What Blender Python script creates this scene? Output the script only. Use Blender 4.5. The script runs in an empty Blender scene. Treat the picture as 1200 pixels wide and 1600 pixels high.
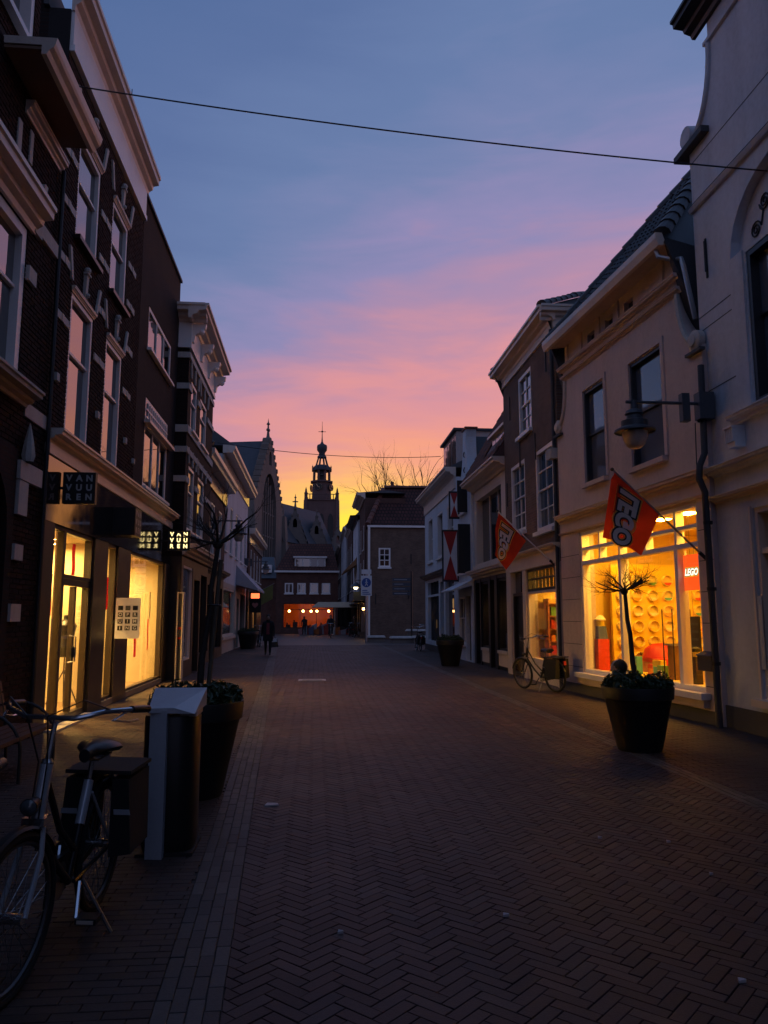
import bpy, bmesh, math, random
from mathutils import Vector, Matrix
from mathutils.geometry import tessellate_polygon
random.seed(7)
SC = bpy.context.scene
COL = SC.collection
R = math.radians

# ------------------------------------------------------------------ camera
cam_d = bpy.data.cameras.new('camera'); cam = bpy.data.objects.new('camera', cam_d); COL.objects.link(cam)
cam.location = (0, 0, 1.6)
cam.rotation_euler = (R(90 + 7.816), 0, R(-5.087))
cam_d.sensor_fit = 'VERTICAL'; cam_d.sensor_height = 32.0; cam_d.lens = 32.0 * 1202 / 1600
cam_d.clip_start = 0.05; cam_d.clip_end = 3000
SC.camera = cam

# ------------------------------------------------------------------ sky
def lin(c):
    return tuple((x / 255 / 12.92) if x / 255 <= .04045 else ((x / 255 + .055) / 1.055) ** 2.4 for x in c)
world = bpy.data.worlds.new('World'); SC.world = world; world.use_nodes = True
nt = world.node_tree; nt.nodes.clear()
class NB:
    def __init__(s, nt): s.nt = nt
    def n(s, t, **k):
        a = s.nt.nodes.new(t)
        for q, v in k.items(): setattr(a, q, v)
        return a
    def put(s, sock, v):
        if isinstance(v, bpy.types.NodeSocket): s.nt.links.new(v, sock)
        else: sock.default_value = v
    def m(s, op, a, b=0., c=None, clamp=False):
        x = s.n('ShaderNodeMath', operation=op, use_clamp=clamp)
        s.put(x.inputs[0], a); s.put(x.inputs[1], b)
        if c is not None: s.put(x.inputs[2], c)
        return x.outputs[0]
    def ramp(s, fac, stops, interp='LINEAR'):
        x = s.n('ShaderNodeValToRGB'); r = x.color_ramp; r.interpolation = interp
        while len(r.elements) < len(stops): r.elements.new(.5)
        for e, (p, c) in zip(r.elements, stops): e.position = p; e.color = (*c[:3], 1)
        s.put(x.inputs[0], fac); return x.outputs[0]
    def mix(s, fac, a, b, mode='MIX'):
        x = s.n('ShaderNodeMix', data_type='RGBA', blend_type=mode)
        s.put(x.inputs[0], fac)
        for sock, v in ((x.inputs[6], a), (x.inputs[7], b)):
            s.put(sock, v if isinstance(v, bpy.types.NodeSocket) else (*v[:3], 1))
        return x.outputs[2]
w = NB(nt)
tc = w.n('ShaderNodeTexCoord'); sx = w.n('ShaderNodeSeparateXYZ'); nt.links.new(tc.outputs['Generated'], sx.inputs[0])
X, Y, Z = sx.outputs
elev = w.m('MULTIPLY', w.m('ARCSINE', Z), 57.2958)
az = w.m('ARCTAN2', X, Y)
cosd = w.m('COSINE', w.m('SUBTRACT', az, R(22)))
away = w.m('SUBTRACT', 1., cosd)
# cloud streaks: noise on a direction squashed in height
cb = w.n('ShaderNodeCombineXYZ'); w.put(cb.inputs[0], w.m('MULTIPLY', az, 1.0)); w.put(cb.inputs[1], w.m('MULTIPLY', elev, .085)); w.put(cb.inputs[2], 0.)
def noise(nb, vec, scale, detail=4, rough=.55, dist=0.):
    x = nb.n('ShaderNodeTexNoise'); nb.put(x.inputs['Vector'], vec)
    x.inputs['Scale'].default_value = scale; x.inputs['Detail'].default_value = detail
    x.inputs['Roughness'].default_value = rough; x.inputs['Distortion'].default_value = dist
    return x.outputs[0]
rotv = w.n('ShaderNodeVectorRotate', rotation_type='Z_AXIS'); nt.links.new(cb.outputs[0], rotv.inputs['Vector']); rotv.inputs['Angle'].default_value = R(-14)
nz1 = noise(w, rotv.outputs[0], 2.6, 4, .55, .5)
cb2 = w.n('ShaderNodeCombineXYZ'); w.put(cb2.inputs[0], w.m('MULTIPLY', az, 9.)); w.put(cb2.inputs[1], w.m('MULTIPLY', elev, .75)); w.put(cb2.inputs[2], 3.)
nz2 = noise(w, cb2.outputs[0], 1.1, 6, .6, .4)
warm = w.m('ADD', elev, w.m('MULTIPLY', w.m('SUBTRACT', nz1, .5), 15.))
warm = w.m('ADD', warm, w.m('MULTIPLY', w.m('SUBTRACT', nz2, .5), 3.2))
eff = w.m('MULTIPLY', warm, w.m('ADD', 1., w.m('MULTIPLY', away, 4.0)))
S = [(0, (252, 164, 78)), (6, (247, 160, 92)), (8.5, (240, 156, 108)), (12, (231, 150, 122)), (15.5, (220, 144, 134)), (20, (204, 138, 146)),
     (24.5, (168, 131, 159)), (29.5, (134, 128, 169)), (35, (110, 122, 163)), (41, (96, 116, 158)), (55, (84, 105, 149)), (75, (74, 98, 143))]
front = w.ramp(w.m('DIVIDE', eff, 75.), [(d / 75, lin(c)) for d, c in S])
back = w.ramp(w.m('DIVIDE', elev, 90.), [(0, lin((112, 108, 132))), (.15, lin((112, 112, 145))), (.4, lin((98, 116, 158))), (1, lin((70, 98, 148)))])
skyc = w.mix(w.m('MULTIPLY', away, .62, clamp=True), front, back)
# the glow where the sun has just gone down
da = w.m('DIVIDE', w.m('SUBTRACT', az, R(3.2)), R(6.8)); de = w.m('DIVIDE', w.m('SUBTRACT', elev, 6.0), 3.5)
de2 = w.m('ADD', de, w.m('MULTIPLY', w.m('SUBTRACT', nz2, .5), 1.1))
g = w.m('EXPONENT', w.m('MULTIPLY', w.m('ADD', w.m('MULTIPLY', da, da), w.m('MULTIPLY', de2, de2)), -1.))
gf = w.m('LESS_THAN', cosd, 0.)
g = w.m('MULTIPLY', g, w.m('SUBTRACT', 1., gf))
skyc = w.mix(w.m('MULTIPLY', g, 1.15, clamp=True), skyc, lin((255, 219, 70)))
nis = w.n('ShaderNodeTexSky', sky_type='NISHITA'); nis.sun_disc = False; nis.sun_elevation = R(0.5); nis.sun_rotation = R(3.4)
skyc = w.mix(.004, skyc, nis.outputs[0], 'ADD')
bg = w.n('ShaderNodeBackground'); nt.links.new(skyc, bg.inputs[0]); bg.inputs[1].default_value = 1.08
wo = w.n('ShaderNodeOutputWorld'); nt.links.new(bg.outputs[0], wo.inputs[0])

# ------------------------------------------------------------------ sun (just above the roofs' horizon, very weak at dusk)
sd = bpy.data.lights.new('sun', 'SUN'); sun = bpy.data.objects.new('sun', sd); COL.objects.link(sun)
sd.energy = .12; sd.angle = R(10); sd.color = (1, .5, .22)
sun.rotation_euler = Vector((-math.sin(R(3.4)) * math.cos(R(3)), -math.cos(R(3.4)) * math.cos(R(3)), -math.sin(R(3)))).to_track_quat('-Z', 'Y').to_euler()
vs = SC.view_settings
vs.view_transform = 'Standard'; vs.look = 'None'; vs.exposure = 0.12; vs.gamma = 1; vs.use_curve_mapping = False
SC.cycles.use_denoising = True
try: SC.cycles.denoiser = 'OPENIMAGEDENOISE'
except Exception: pass
SC.cycles.max_bounces = 7; SC.cycles.diffuse_bounces = 4; SC.cycles.glossy_bounces = 4; SC.cycles.transparent_max_bounces = 16
SC.cycles.caustics_reflective = False; SC.cycles.caustics_refractive = False
SC.cycles.sample_clamp_indirect = 4.0

# ------------------------------------------------------------------ materials
MATS = {}
def newmat(name):
    m = bpy.data.materials.new(name); m.use_nodes = True; m.node_tree.nodes.clear()
    nb = NB(m.node_tree); out = nb.n('ShaderNodeOutputMaterial'); b = nb.n('ShaderNodeBsdfPrincipled')
    m.node_tree.links.new(b.outputs[0], out.inputs[0]); MATS[name] = m
    return m, nb, b, out
def sc3(c, k): return tuple(min(1, x * k) for x in c)
def mat(name, col, rough=.6, var=.25, scale=3., metal=0., bump=.15, streak=False, spec=.5, bs=40):
    if name in MATS: return MATS[name]
    m, nb, b, out = newmat(name)
    tcn = nb.n('ShaderNodeTexCoord'); v = tcn.outputs['Object']
    if streak:
        mp = nb.n('ShaderNodeMapping'); nb.put(mp.inputs[0], v); mp.inputs['Scale'].default_value = (1, 1, .22); v2 = mp.outputs[0]
    else: v2 = v
    n1 = noise(nb, v2, scale, 6, .62); n2 = noise(nb, v, scale * 9, 3, .6)
    f = nb.m('ADD', nb.m('MULTIPLY', n1, .7), nb.m('MULTIPLY', n2, .3))
    c = nb.ramp(f, [(.3, sc3(col, 1 - var)), (.5, col), (.72, sc3(col, 1 + var * .8))])
    nb.put(b.inputs['Base Color'], c)
    nb.put(b.inputs['Roughness'], nb.m('ADD', rough - .08, nb.m('MULTIPLY', n1, .16), clamp=True))
    b.inputs['Metallic'].default_value = metal; b.inputs['Specular IOR Level'].default_value = spec
    if bump:
        bp = nb.n('ShaderNodeBump'); bp.inputs['Strength'].default_value = bump; bp.inputs['Distance'].default_value = .01
        nb.put(bp.inputs['Height'], noise(nb, v, bs, 4, .6)); nb.put(b.inputs['Normal'], bp.outputs[0])
    return m
def brickmat(name, c1, c2, mortar, axis='y', bw=.215, rh=.067, rough=.85, ms=.011, bump=.5):
    if name in MATS: return MATS[name]
    m, nb, b, out = newmat(name)
    tcn = nb.n('ShaderNodeTexCoord'); s = nb.n('ShaderNodeSeparateXYZ'); nb.put(s.inputs[0], tcn.outputs['Object'])
    cm = nb.n('ShaderNodeCombineXYZ'); nb.put(cm.inputs[0], s.outputs[{'x': 0, 'y': 1}[axis]]); nb.put(cm.inputs[1], s.outputs[1 if axis == 'g' else 2])
    t = nb.n('ShaderNodeTexBrick'); nb.put(t.inputs['Vector'], cm.outputs[0]); t.inputs['Scale'].default_value = 1
    t.inputs['Brick Width'].default_value = bw; t.inputs['Row Height'].default_value = rh; t.inputs['Mortar Size'].default_value = ms
    t.inputs['Color1'].default_value = (*c1, 1); t.inputs['Color2'].default_value = (*c2, 1); t.inputs['Mortar'].default_value = (*mortar, 1)
    n1 = noise(nb, tcn.outputs['Object'], 1.3, 5, .6)
    c = nb.mix(.6, t.outputs[0], nb.ramp(n1, [(.3, (.55, .55, .55)), (.7, (1.25, 1.2, 1.15))]), 'MULTIPLY')
    nb.put(b.inputs['Base Color'], c); b.inputs['Roughness'].default_value = rough; b.inputs['Specular IOR Level'].default_value = .2
    bp = nb.n('ShaderNodeBump'); bp.inputs['Strength'].default_value = bump; bp.inputs['Distance'].default_value = .01; bp.invert = True
    nb.put(bp.inputs['Height'], t.outputs['Fac']); nb.put(b.inputs['Normal'], bp.outputs[0])
    return m
def piecemat(name, stops, rough=.75, bump=.3, spec=.4):
    """each piece (brick, paver, tile) takes its own shade"""
    m, nb, b, out = newmat(name)
    at = nb.n('ShaderNodeAttribute', attribute_name='rnd'); oi = nb.n('ShaderNodeObjectInfo')
    f = nb.m('FRACT', nb.m('ADD', at.outputs['Fac'], oi.outputs['Random']))
    c = nb.ramp(f, stops)
    geo = nb.n('ShaderNodeNewGeometry')
    n1 = noise(nb, geo.outputs['Position'], 1.1, 5, .6); n2 = noise(nb, geo.outputs['Position'], 45, 3, .6)
    c = nb.mix(.75, c, nb.ramp(n1, [(.3, (.6, .6, .6)), (.7, (1.25, 1.2, 1.2))]), 'MULTIPLY')
    c = nb.mix(.6, c, nb.ramp(n2, [(.3, (.7, .7, .7)), (.7, (1.2, 1.2, 1.2))]), 'MULTIPLY')
    nb.put(b.inputs['Base Color'], c); nb.put(b.inputs['Roughness'], nb.m('ADD', rough - .15, nb.m('MULTIPLY', n1, .3)))
    b.inputs['Specular IOR Level'].default_value = spec
    bp = nb.n('ShaderNodeBump'); bp.inputs['Strength'].default_value = bump; bp.inputs['Distance'].default_value = .006
    nb.put(bp.inputs['Height'], noise(nb, geo.outputs['Position'], 130, 3, .6)); nb.put(b.inputs['Normal'], bp.outputs[0])
    return m
def transmat(name, col, k=.6):
    m = bpy.data.materials.new(name); m.use_nodes = True; m.node_tree.nodes.clear(); nb = NB(m.node_tree); l = m.node_tree.links
    tcn = nb.n('ShaderNodeTexCoord'); c = nb.ramp(noise(nb, tcn.outputs['Object'], 4, 4, .6), [(.3, sc3(col, .85)), (.7, sc3(col, 1.1))])
    d = nb.n('ShaderNodeBsdfDiffuse'); t_ = nb.n('ShaderNodeBsdfTranslucent'); nb.put(d.inputs[0], c); nb.put(t_.inputs[0], c)
    x = nb.n('ShaderNodeMixShader'); x.inputs[0].default_value = k; l.new(d.outputs[0], x.inputs[1]); l.new(t_.outputs[0], x.inputs[2]); o_ = nb.n('ShaderNodeOutputMaterial'); l.new(x.outputs[0], o_.inputs[0]); MATS[name] = m
    return m
def emis(name, col, strength):
    if name in MATS: return MATS[name]
    m = bpy.data.materials.new(name); m.use_nodes = True; m.node_tree.nodes.clear(); nb = NB(m.node_tree)
    e = nb.n('ShaderNodeEmission'); e.inputs[0].default_value = (*col, 1); e.inputs[1].default_value = strength
    o = nb.n('ShaderNodeOutputMaterial'); m.node_tree.links.new(e.outputs[0], o.inputs[0]); MATS[name] = m
    return m
def clearglass(name, ior=1.5, tint=(1, 1, 1)):
    m = bpy.data.materials.new(name); m.use_nodes = True; m.node_tree.nodes.clear(); nb = NB(m.node_tree)
    ge = nb.n('ShaderNodeNewGeometry'); dp = nb.n('ShaderNodeVectorMath', operation='DOT_PRODUCT')
    nb.put(dp.inputs[0], ge.outputs['Incoming']); nb.put(dp.inputs[1], ge.outputs['Normal'])
    f0 = ((ior - 1) / (ior + 1)) ** 2
    sch = nb.m('ADD', f0, nb.m('MULTIPLY', nb.m('POWER', nb.m('SUBTRACT', 1., nb.m('ABSOLUTE', dp.outputs['Value'])), 5.), 1 - f0), clamp=True)
    t = nb.n('ShaderNodeBsdfTransparent'); t.inputs[0].default_value = (*tint, 1)
    g = nb.n('ShaderNodeBsdfGlossy'); g.inputs['Roughness'].default_value = .02
    mx = nb.n('ShaderNodeMixShader'); l = m.node_tree.links
    l.new(sch, mx.inputs[0]); l.new(t.outputs[0], mx.inputs[1]); l.new(g.outputs[0], mx.inputs[2])
    o = nb.n('ShaderNodeOutputMaterial'); l.new(mx.outputs[0], o.inputs[0]); MATS[name] = m
    return m
def panemat(name, base, ior):
    m, nb, b, out = newmat(name)
    tcn = nb.n('ShaderNodeTexCoord')
    b.inputs['Base Color'].default_value = (*base, 1); b.inputs['Roughness'].default_value = .03; b.inputs['IOR'].default_value = ior
    bp = nb.n('ShaderNodeBump'); bp.inputs['Strength'].default_value = .05; bp.inputs['Distance'].default_value = .02
    nb.put(bp.inputs['Height'], noise(nb, tcn.outputs['Object'], 1.6, 2, .5)); nb.put(b.inputs['Normal'], bp.outputs[0])
    return m
G_SHOP = clearglass('shop glass', 1.4)
G_PANE = panemat('old window glass', (.012, .013, .016), 3.6)
G_FROST = panemat('window glass over blinds', (.10, .11, .14), 2.2)
G_LAMP = mat('milky lamp glass', (.5, .45, .4), .25, .1)
WHITE = mat('white window paint', (.8, .76, .73), .38, .1, 2, bump=.08, streak=True)
CREAM = mat('cream cornice paint', (.66, .56, .48), .36, .16, 2, bump=.08, streak=True)
STONE = mat('pale sandstone', (.5, .46, .42), .78, .25, 3, bump=.3, streak=True)
DKSTONE = mat('weathered church stone', (.19, .16, .14), .9, .35, .25, bump=.3, streak=True)
LEADDK = mat('dark old lead roof', (.06, .066, .078), .7, .3, 1.2, 0, .15, streak=True)
LEAD = mat('lead and zinc', (.075, .08, .09), .5, .25, 2, .3, .1, streak=True)
PIPE = mat('dark painted pipe', (.045, .044, .047), .55, .25, 2, 0, .08, streak=True)
SLATE = mat('slate roof', (.075, .08, .09), .6, .3, 1.2, bump=.3)
BLACK = mat('black paint', (.012, .012, .013), .4, .3, 3, bump=.05)
DKWOOD = mat('dark brown shop front', (.03, .02, .016), .4, .3, 3, bump=.08)
GREYPAINT = mat('grey render', (.54, .55, .59), .75, .26, 1.3, bump=.25, streak=True)
LEGOWALL = mat('beige painted render', (.52, .42, .39), .75, .24, 1.3, bump=.25, streak=True)
BLUEWHITE = mat('whitewashed wall', (.6, .63, .68), .75, .22, 1.3, bump=.2, streak=True)
DKGREY = mat('dark grey plinth paint', (.06, .06, .065), .7, .25, 3)
METAL = mat('galvanised steel', (.36, .37, .39), .35, .15, 4, .8, .05)
CHROME = mat('polished alloy', (.62, .63, .66), .2, .1, 6, .95, .03)
IRON = mat('dark iron', (.03, .03, .033), .5, .3, 4, .4)
RUBBER = mat('tyre rubber', (.012, .012, .012), .8, .2, 8)
POT = mat('dark planter shell', (.014, .013, .013), .55, .3, 3, bump=.1)
SOIL = mat('potting soil', (.03, .02, .014), .95, .4, 9, bump=.6)
LEAF = mat('evergreen leaves', (.03, .055, .018), .5, .45, 6, bump=0)
BARK = mat('dark bark', (.045, .034, .027), .85, .35, 7, bump=.4)
REDPAINT = mat('red paint', (.42, .018, .014), .5, .12, 3, bump=.05)
WPAINT = mat('white panel paint', (.7, .7, .72), .5, .1, 3, bump=.05)
BENCHW = mat('red brown bench timber', (.11, .045, .03), .6, .3, 5, bump=.2)
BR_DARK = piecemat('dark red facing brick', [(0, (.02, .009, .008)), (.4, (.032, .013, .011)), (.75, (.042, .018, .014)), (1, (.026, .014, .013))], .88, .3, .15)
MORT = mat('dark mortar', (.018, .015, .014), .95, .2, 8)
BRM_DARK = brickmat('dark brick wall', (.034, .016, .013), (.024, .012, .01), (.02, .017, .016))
BRM_GREY = brickmat('grey brown old brick', (.2, .118, .088), (.14, .082, .063), (.17, .14, .12))
BRM_GREYX = brickmat('grey brown old brick gable', (.2, .118, .085), (.14, .082, .062), (.17, .14, .115), 'x')
BRM_RED = brickmat('red brown brick', (.14, .056, .042), (.08, .036, .03), (.1, .09, .08))
BRM_REDX = brickmat('red brown brick front', (.17, .062, .045), (.12, .045, .034), (.09, .08, .07), 'x')
TILE_RED = piecemat('orange clay tile', [(0, (.16, .06, .04)), (.5, (.22, .085, .055)), (1, (.13, .06, .05))], .7)
TILE_DK = piecemat('dark glazed tile', [(0, (.035, .033, .035)), (.5, (.05, .045, .045)), (1, (.03, .03, .034))], .5)
PAVE = piecemat('street clinker', [(0, (.045, .024, .021)), (.25, (.062, .032, .028)), (.5, (.08, .04, .034)), (.75, (.052, .034, .035)), (.9, (.1, .054, .044)), (1, (.07, .05, .048))], .58, .35, .34)
PAVE2 = piecemat('grey gutter clinker', [(0, (.055, .05, .048)), (.5, (.078, .07, .064)), (1, (.11, .098, .088))], .58, .35, .35)
PAVE3 = piecemat('footway clinker', [(0, (.045, .028, .023)), (.5, (.065, .04, .032)), (1, (.055, .04, .036))], .62, .35, .35)
SAND = mat('joint sand', (.05, .042, .038), .95, .3, 12, bump=.4)

# ------------------------------------------------------------------ geometry helpers
OFF = {}
class Fr:
    def __init__(s, o, u, v):
        s.o = Vector((*o, 0)) if len(o) == 2 else Vector(o); s.u = Vector((*u, 0)); s.v = Vector((*v, 0))
    def __call__(s, u, v, z): return s.o + s.u * u + s.v * v + Vector((0, 0, z))
W = Fr((0, 0), (1, 0), (0, 1))
def thing(name, label, cat, loc, group=None):
    o = bpy.data.objects.new(name, None); COL.objects.link(o); o.location = loc; o.empty_display_size = .2
    o['label'] = label; o['category'] = cat
    if group: o['group'] = group
    OFF[o] = Vector(loc); return o
def tag(o, label, cat, group=None):
    o['label'] = label; o['category'] = cat
    if group: o['group'] = group
    return o
class MB:
    def __init__(s, fr=W): s.v = []; s.f = []; s.fr = fr; s.r = []
    def p(s, *a):
        s.v.append(s.fr(*a)); return len(s.v) - 1
    def face(s, pts):
        s.f.append([s.p(*q) for q in pts]); return s
    def box(s, u0, u1, v0, v1, z0, z1):
        i = len(s.v)
        for z in (z0, z1):
            for u, v in ((u0, v0), (u1, v0), (u1, v1), (u0, v1)): s.p(u, v, z)
        s.f += [[i + a for a in q] for q in ((3, 2, 1, 0), (4, 5, 6, 7), (0, 1, 5, 4), (1, 2, 6, 5), (2, 3, 7, 6), (3, 0, 4, 7))]
        return s
    def hexa(s, b, t):
        """eight corners: four below, four above"""
        i = len(s.v)
        for q in list(b) + list(t): s.p(*q)
        s.f += [[i + a for a in q] for q in ((3, 2, 1, 0), (4, 5, 6, 7), (0, 1, 5, 4), (1, 2, 6, 5), (2, 3, 7, 6), (3, 0, 4, 7))]
        return s
    def ring(s, u0, u1, z0, z1, w_, v0, v1, wb=None):
        wb = w_ if wb is None else wb
        s.box(u0, u0 + w_, v0, v1, z0, z1); s.box(u1 - w_, u1, v0, v1, z0, z1)
        s.box(u0 + w_, u1 - w_, v0, v1, z1 - w_, z1)
        if wb: s.box(u0 + w_, u1 - w_, v0, v1, z0, z0 + wb)
        return s
    def prof(s, pts, u0, u1):
        """profile of (v, z) points carried along u"""
        i = len(s.v); n = len(pts)
        for u in (u0, u1):
            for v, z in pts: s.p(u, v, z)
        s.f += [[i + a, i + (a + 1) % n, i + n + (a + 1) % n, i + n + a] for a in range(n)]
        s.f += [[i + a for a in range(n)][::-1], [i + n + a for a in range(n)]]
        return s
    def poly(s, outer, holes, v0, v1):
        """flat shape in (u, z) with holes, thickened from v0 to v1"""
        loops = [outer] + list(holes)
        vec = [[Vector((a, b, 0)) for a, b in l] for l in loops]
        tris = tessellate_polygon(vec); flat = [q for l in loops for q in l]
        i = len(s.v); n = len(flat)
        for v in (v0, v1):
            for a, b in flat: s.p(a, v, b)
        for t in tris:
            s.f.append([i + a for a in t]); s.f.append([i + n + a for a in reversed(t)])
        k = 0
        for l in loops:
            m = len(l)
            for a in range(m): s.f.append([i + k + a, i + k + (a + 1) % m, i + n + k + (a + 1) % m, i + n + k + a])
            k += m
        return s
    def tube(s, path, r, n=6, cap=True, closed=False):
        P = [s.fr(*q) for q in path]; k = len(P); rs = r if isinstance(r, (list, tuple)) else [r] * k
        i = len(s.v); prev = None
        for j in range(k):
            a = P[(j - 1) % k] if (closed or j > 0) else P[j]; b = P[(j + 1) % k] if (closed or j < k - 1) else P[j]
            d = (b - a)
            if d.length < 1e-9: d = Vector((0, 0, 1))
            d.normalize()
            if prev is None:
                x = d.cross(Vector((0, 0, 1)))
                if x.length < .05: x = d.cross(Vector((0, 1, 0)))
            else: x = prev - d * prev.dot(d)
            x.normalize(); prev = x; y = d.cross(x)
            for q in range(n):
                t = 2 * math.pi * q / n; s.v.append(P[j] + (x * math.cos(t) + y * math.sin(t)) * rs[j])
        for j in range(k if closed else k - 1):
            a = i + j * n; b = i + ((j + 1) % k) * n
            for q in range(n): s.f.append([a + q, a + (q + 1) % n, b + (q + 1) % n, b + q])
        if cap and not closed: s.f += [[i + q for q in range(n)][::-1], [i + (k - 1) * n + q for q in range(n)]]
        return s
    def lathe(s, c, prof, n=16, axis=None, start=0., arc=2 * math.pi):
        """profile of (radius, height) turned about the upright axis through c (or about a given axis)"""
        c = s.fr(*c); ax = Vector(axis).normalized() if axis else Vector((0, 0, 1))
        x = ax.orthogonal().normalized(); y = ax.cross(x); i = len(s.v); m = len(prof)
        full = abs(arc - 2 * math.pi) < 1e-6; cnt = n if full else n + 1
        for q in range(cnt):
            t = start + arc * q / n
            for r, h in prof: s.v.append(c + (x * math.cos(t) + y * math.sin(t)) * r + ax * h)
        for q in range(n):
            a = i + q * m; b = i + ((q + 1) % cnt) * m
            for k in range(m - 1): s.f.append([a + k, b + k, b + k + 1, a + k + 1])
        return s
    def torus(s, c, R_, r, axis, n=28, k=6, a0=0., a1=2 * math.pi):
        c = Vector(s.fr(*c)); ax = Vector(axis).normalized(); x = ax.orthogonal().normalized()
        if abs(ax.z) < .9: x = Vector((0, 0, 1)) - ax * ax.z; x.normalize()
        y = ax.cross(x); i = len(s.v); full = abs(a1 - a0 - 2 * math.pi) < 1e-6; cnt = n if full else n + 1
        for q in range(cnt):
            t = a0 + (a1 - a0) * q / n; d = x * math.cos(t) + y * math.sin(t)
            for j in range(k):
                p = 2 * math.pi * j / k; s.v.append(c + d * (R_ + r * math.cos(p)) + ax * (r * math.sin(p)))
        for q in range(n):
            a = i + q * k; b = i + ((q + 1) % cnt) * k
            for j in range(k): s.f.append([a + j, b + j, b + (j + 1) % k, a + (j + 1) % k])
        return s
    def ball(s, c, r, n=10, m=6, sc=(1, 1, 1)):
        c = s.fr(*c); i = len(s.v)
        for a in range(1, m):
            t = math.pi * a / m
            for b in range(n):
                p = 2 * math.pi * b / n
                s.v.append(c + Vector((r * sc[0] * math.sin(t) * math.cos(p), r * sc[1] * math.sin(t) * math.sin(p), r * sc[2] * math.cos(t))))
        s.v += [c + Vector((0, 0, r * sc[2])), c - Vector((0, 0, r * sc[2]))]; T = len(s.v) - 2
        for a in range(m - 2):
            for b in range(n): s.f.append([i + a * n + b, i + a * n + (b + 1) % n, i + (a + 1) * n + (b + 1) % n, i + (a + 1) * n + b])
        for b in range(n):
            s.f.append([T, i + (b + 1) % n, i + b]); s.f.append([T + 1, i + (m - 2) * n + b, i + (m - 2) * n + (b + 1) % n])
        return s
    def build(s, name, m, parent=None, smooth=False, label=None, recalc=True):
        if parent is not None: off = OFF[parent]
        else:
            xs = [q.x for q in s.v]; ys = [q.y for q in s.v]; off = Vector(((min(xs) + max(xs)) / 2, (min(ys) + max(ys)) / 2, min(q.z for q in s.v)))
        me = bpy.data.meshes.new(name); me.from_pydata([tuple(q - off) for q in s.v], [], s.f)
        if recalc and len(s.f) < 20000:
            bm = bmesh.new(); bm.from_mesh(me); bmesh.ops.recalc_face_normals(bm, faces=bm.faces); bm.to_mesh(me); bm.free()
        if s.r:
            a = me.attributes.new('rnd', 'FLOAT', 'FACE'); a.data.foreach_set('value', s.r)
        me.materials.append(m)
        if smooth:
            me.polygons.foreach_set('use_smooth', [True] * len(me.polygons))
            try: me.set_sharp_from_angle(angle=R(40))
            except Exception: pass
        o = bpy.data.objects.new(name, me); COL.objects.link(o)
        if parent is not None: o.parent = parent
        else: o.location = off
        OFF[o] = off
        if label: o['label'] = label
        return o
def place(name, me, loc, parent, rot=None):
    """one more piece sharing a mesh, as a child of parent (loc in world terms)"""
    o = bpy.data.objects.new(name, me); COL.objects.link(o); o.parent = parent; o.location = Vector(loc) - OFF[parent]
    if rot is not None: o.rotation_euler = rot
    return o
def meshonly(mb, name, m):
    me = bpy.data.meshes.new(name); me.from_pydata([tuple(q) for q in mb.v], [], mb.f)
    bm = bmesh.new(); bm.from_mesh(me); bmesh.ops.recalc_face_normals(bm, faces=bm.faces); bm.to_mesh(me); bm.free()
    me.materials.append(m); return me
def copy_tree(o, parent=None):
    c = o.copy(); COL.objects.link(c); c.parent = parent
    for ch in list(o.children): copy_tree(ch, c)
    return c
def rect(u0, u1, z0, z1): return [(u0, z0), (u1, z0), (u1, z1), (u0, z1)]
def arch(u0, u1, z0, zs, zt, n=10, pointed=False):
    """opening with a round or pointed head: springing at zs, crown at zt"""
    c = (u0 + u1) / 2; h = (u1 - u0) / 2; pts = [(u0, z0), (u1, z0)]
    for i in range(n + 1):
        t = i / n
        if pointed:
            if t <= .5:
                q = t * 2; pts.append((u1 - h * (1 - math.cos(q * math.pi / 2)) , zs + (zt - zs) * math.sin(q * math.pi / 2) ** 1.0))
            else:
                q = (1 - t) * 2; pts.append((u0 + h * (1 - math.cos(q * math.pi / 2)), zs + (zt - zs) * math.sin(q * math.pi / 2)))
        else:
            a = math.pi * t; pts.append((c + h * math.cos(a), zs + (zt - zs) * math.sin(a)))
    return pts
def text2d(txt, size, offset=0., shear=0., spacing=1., res=3):
    cu = bpy.data.curves.new('lettering', 'FONT'); cu.body = txt; cu.size = size; cu.offset = offset; cu.shear = shear
    cu.space_character = spacing; cu.align_x = 'CENTER'; cu.align_y = 'CENTER'; cu.resolution_u = res; cu.fill_mode = 'FRONT'
    o = bpy.data.objects.new('lettering', cu); COL.objects.link(o)
    dg = bpy.context.evaluated_depsgraph_get(); me = bpy.data.meshes.new_from_object(o.evaluated_get(dg))
    V = [(q.co.x, q.co.y) for q in me.vertices]; Fc = [list(p.vertices) for p in me.polygons]
    bpy.data.objects.remove(o); bpy.data.curves.remove(cu); bpy.data.meshes.remove(me)
    return V, Fc
def text_on(name, txt, size, fn, m, parent, offset=0., shear=0., spacing=1.):
    """lettering mapped by fn(x, y) -> world point"""
    V, Fc = text2d(txt, size, offset, shear, spacing); mb = MB()
    mb.v = [Vector(fn(x, y)) for x, y in V]; mb.f = Fc
    return mb.build(name, m, parent, recalc=False)

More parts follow.
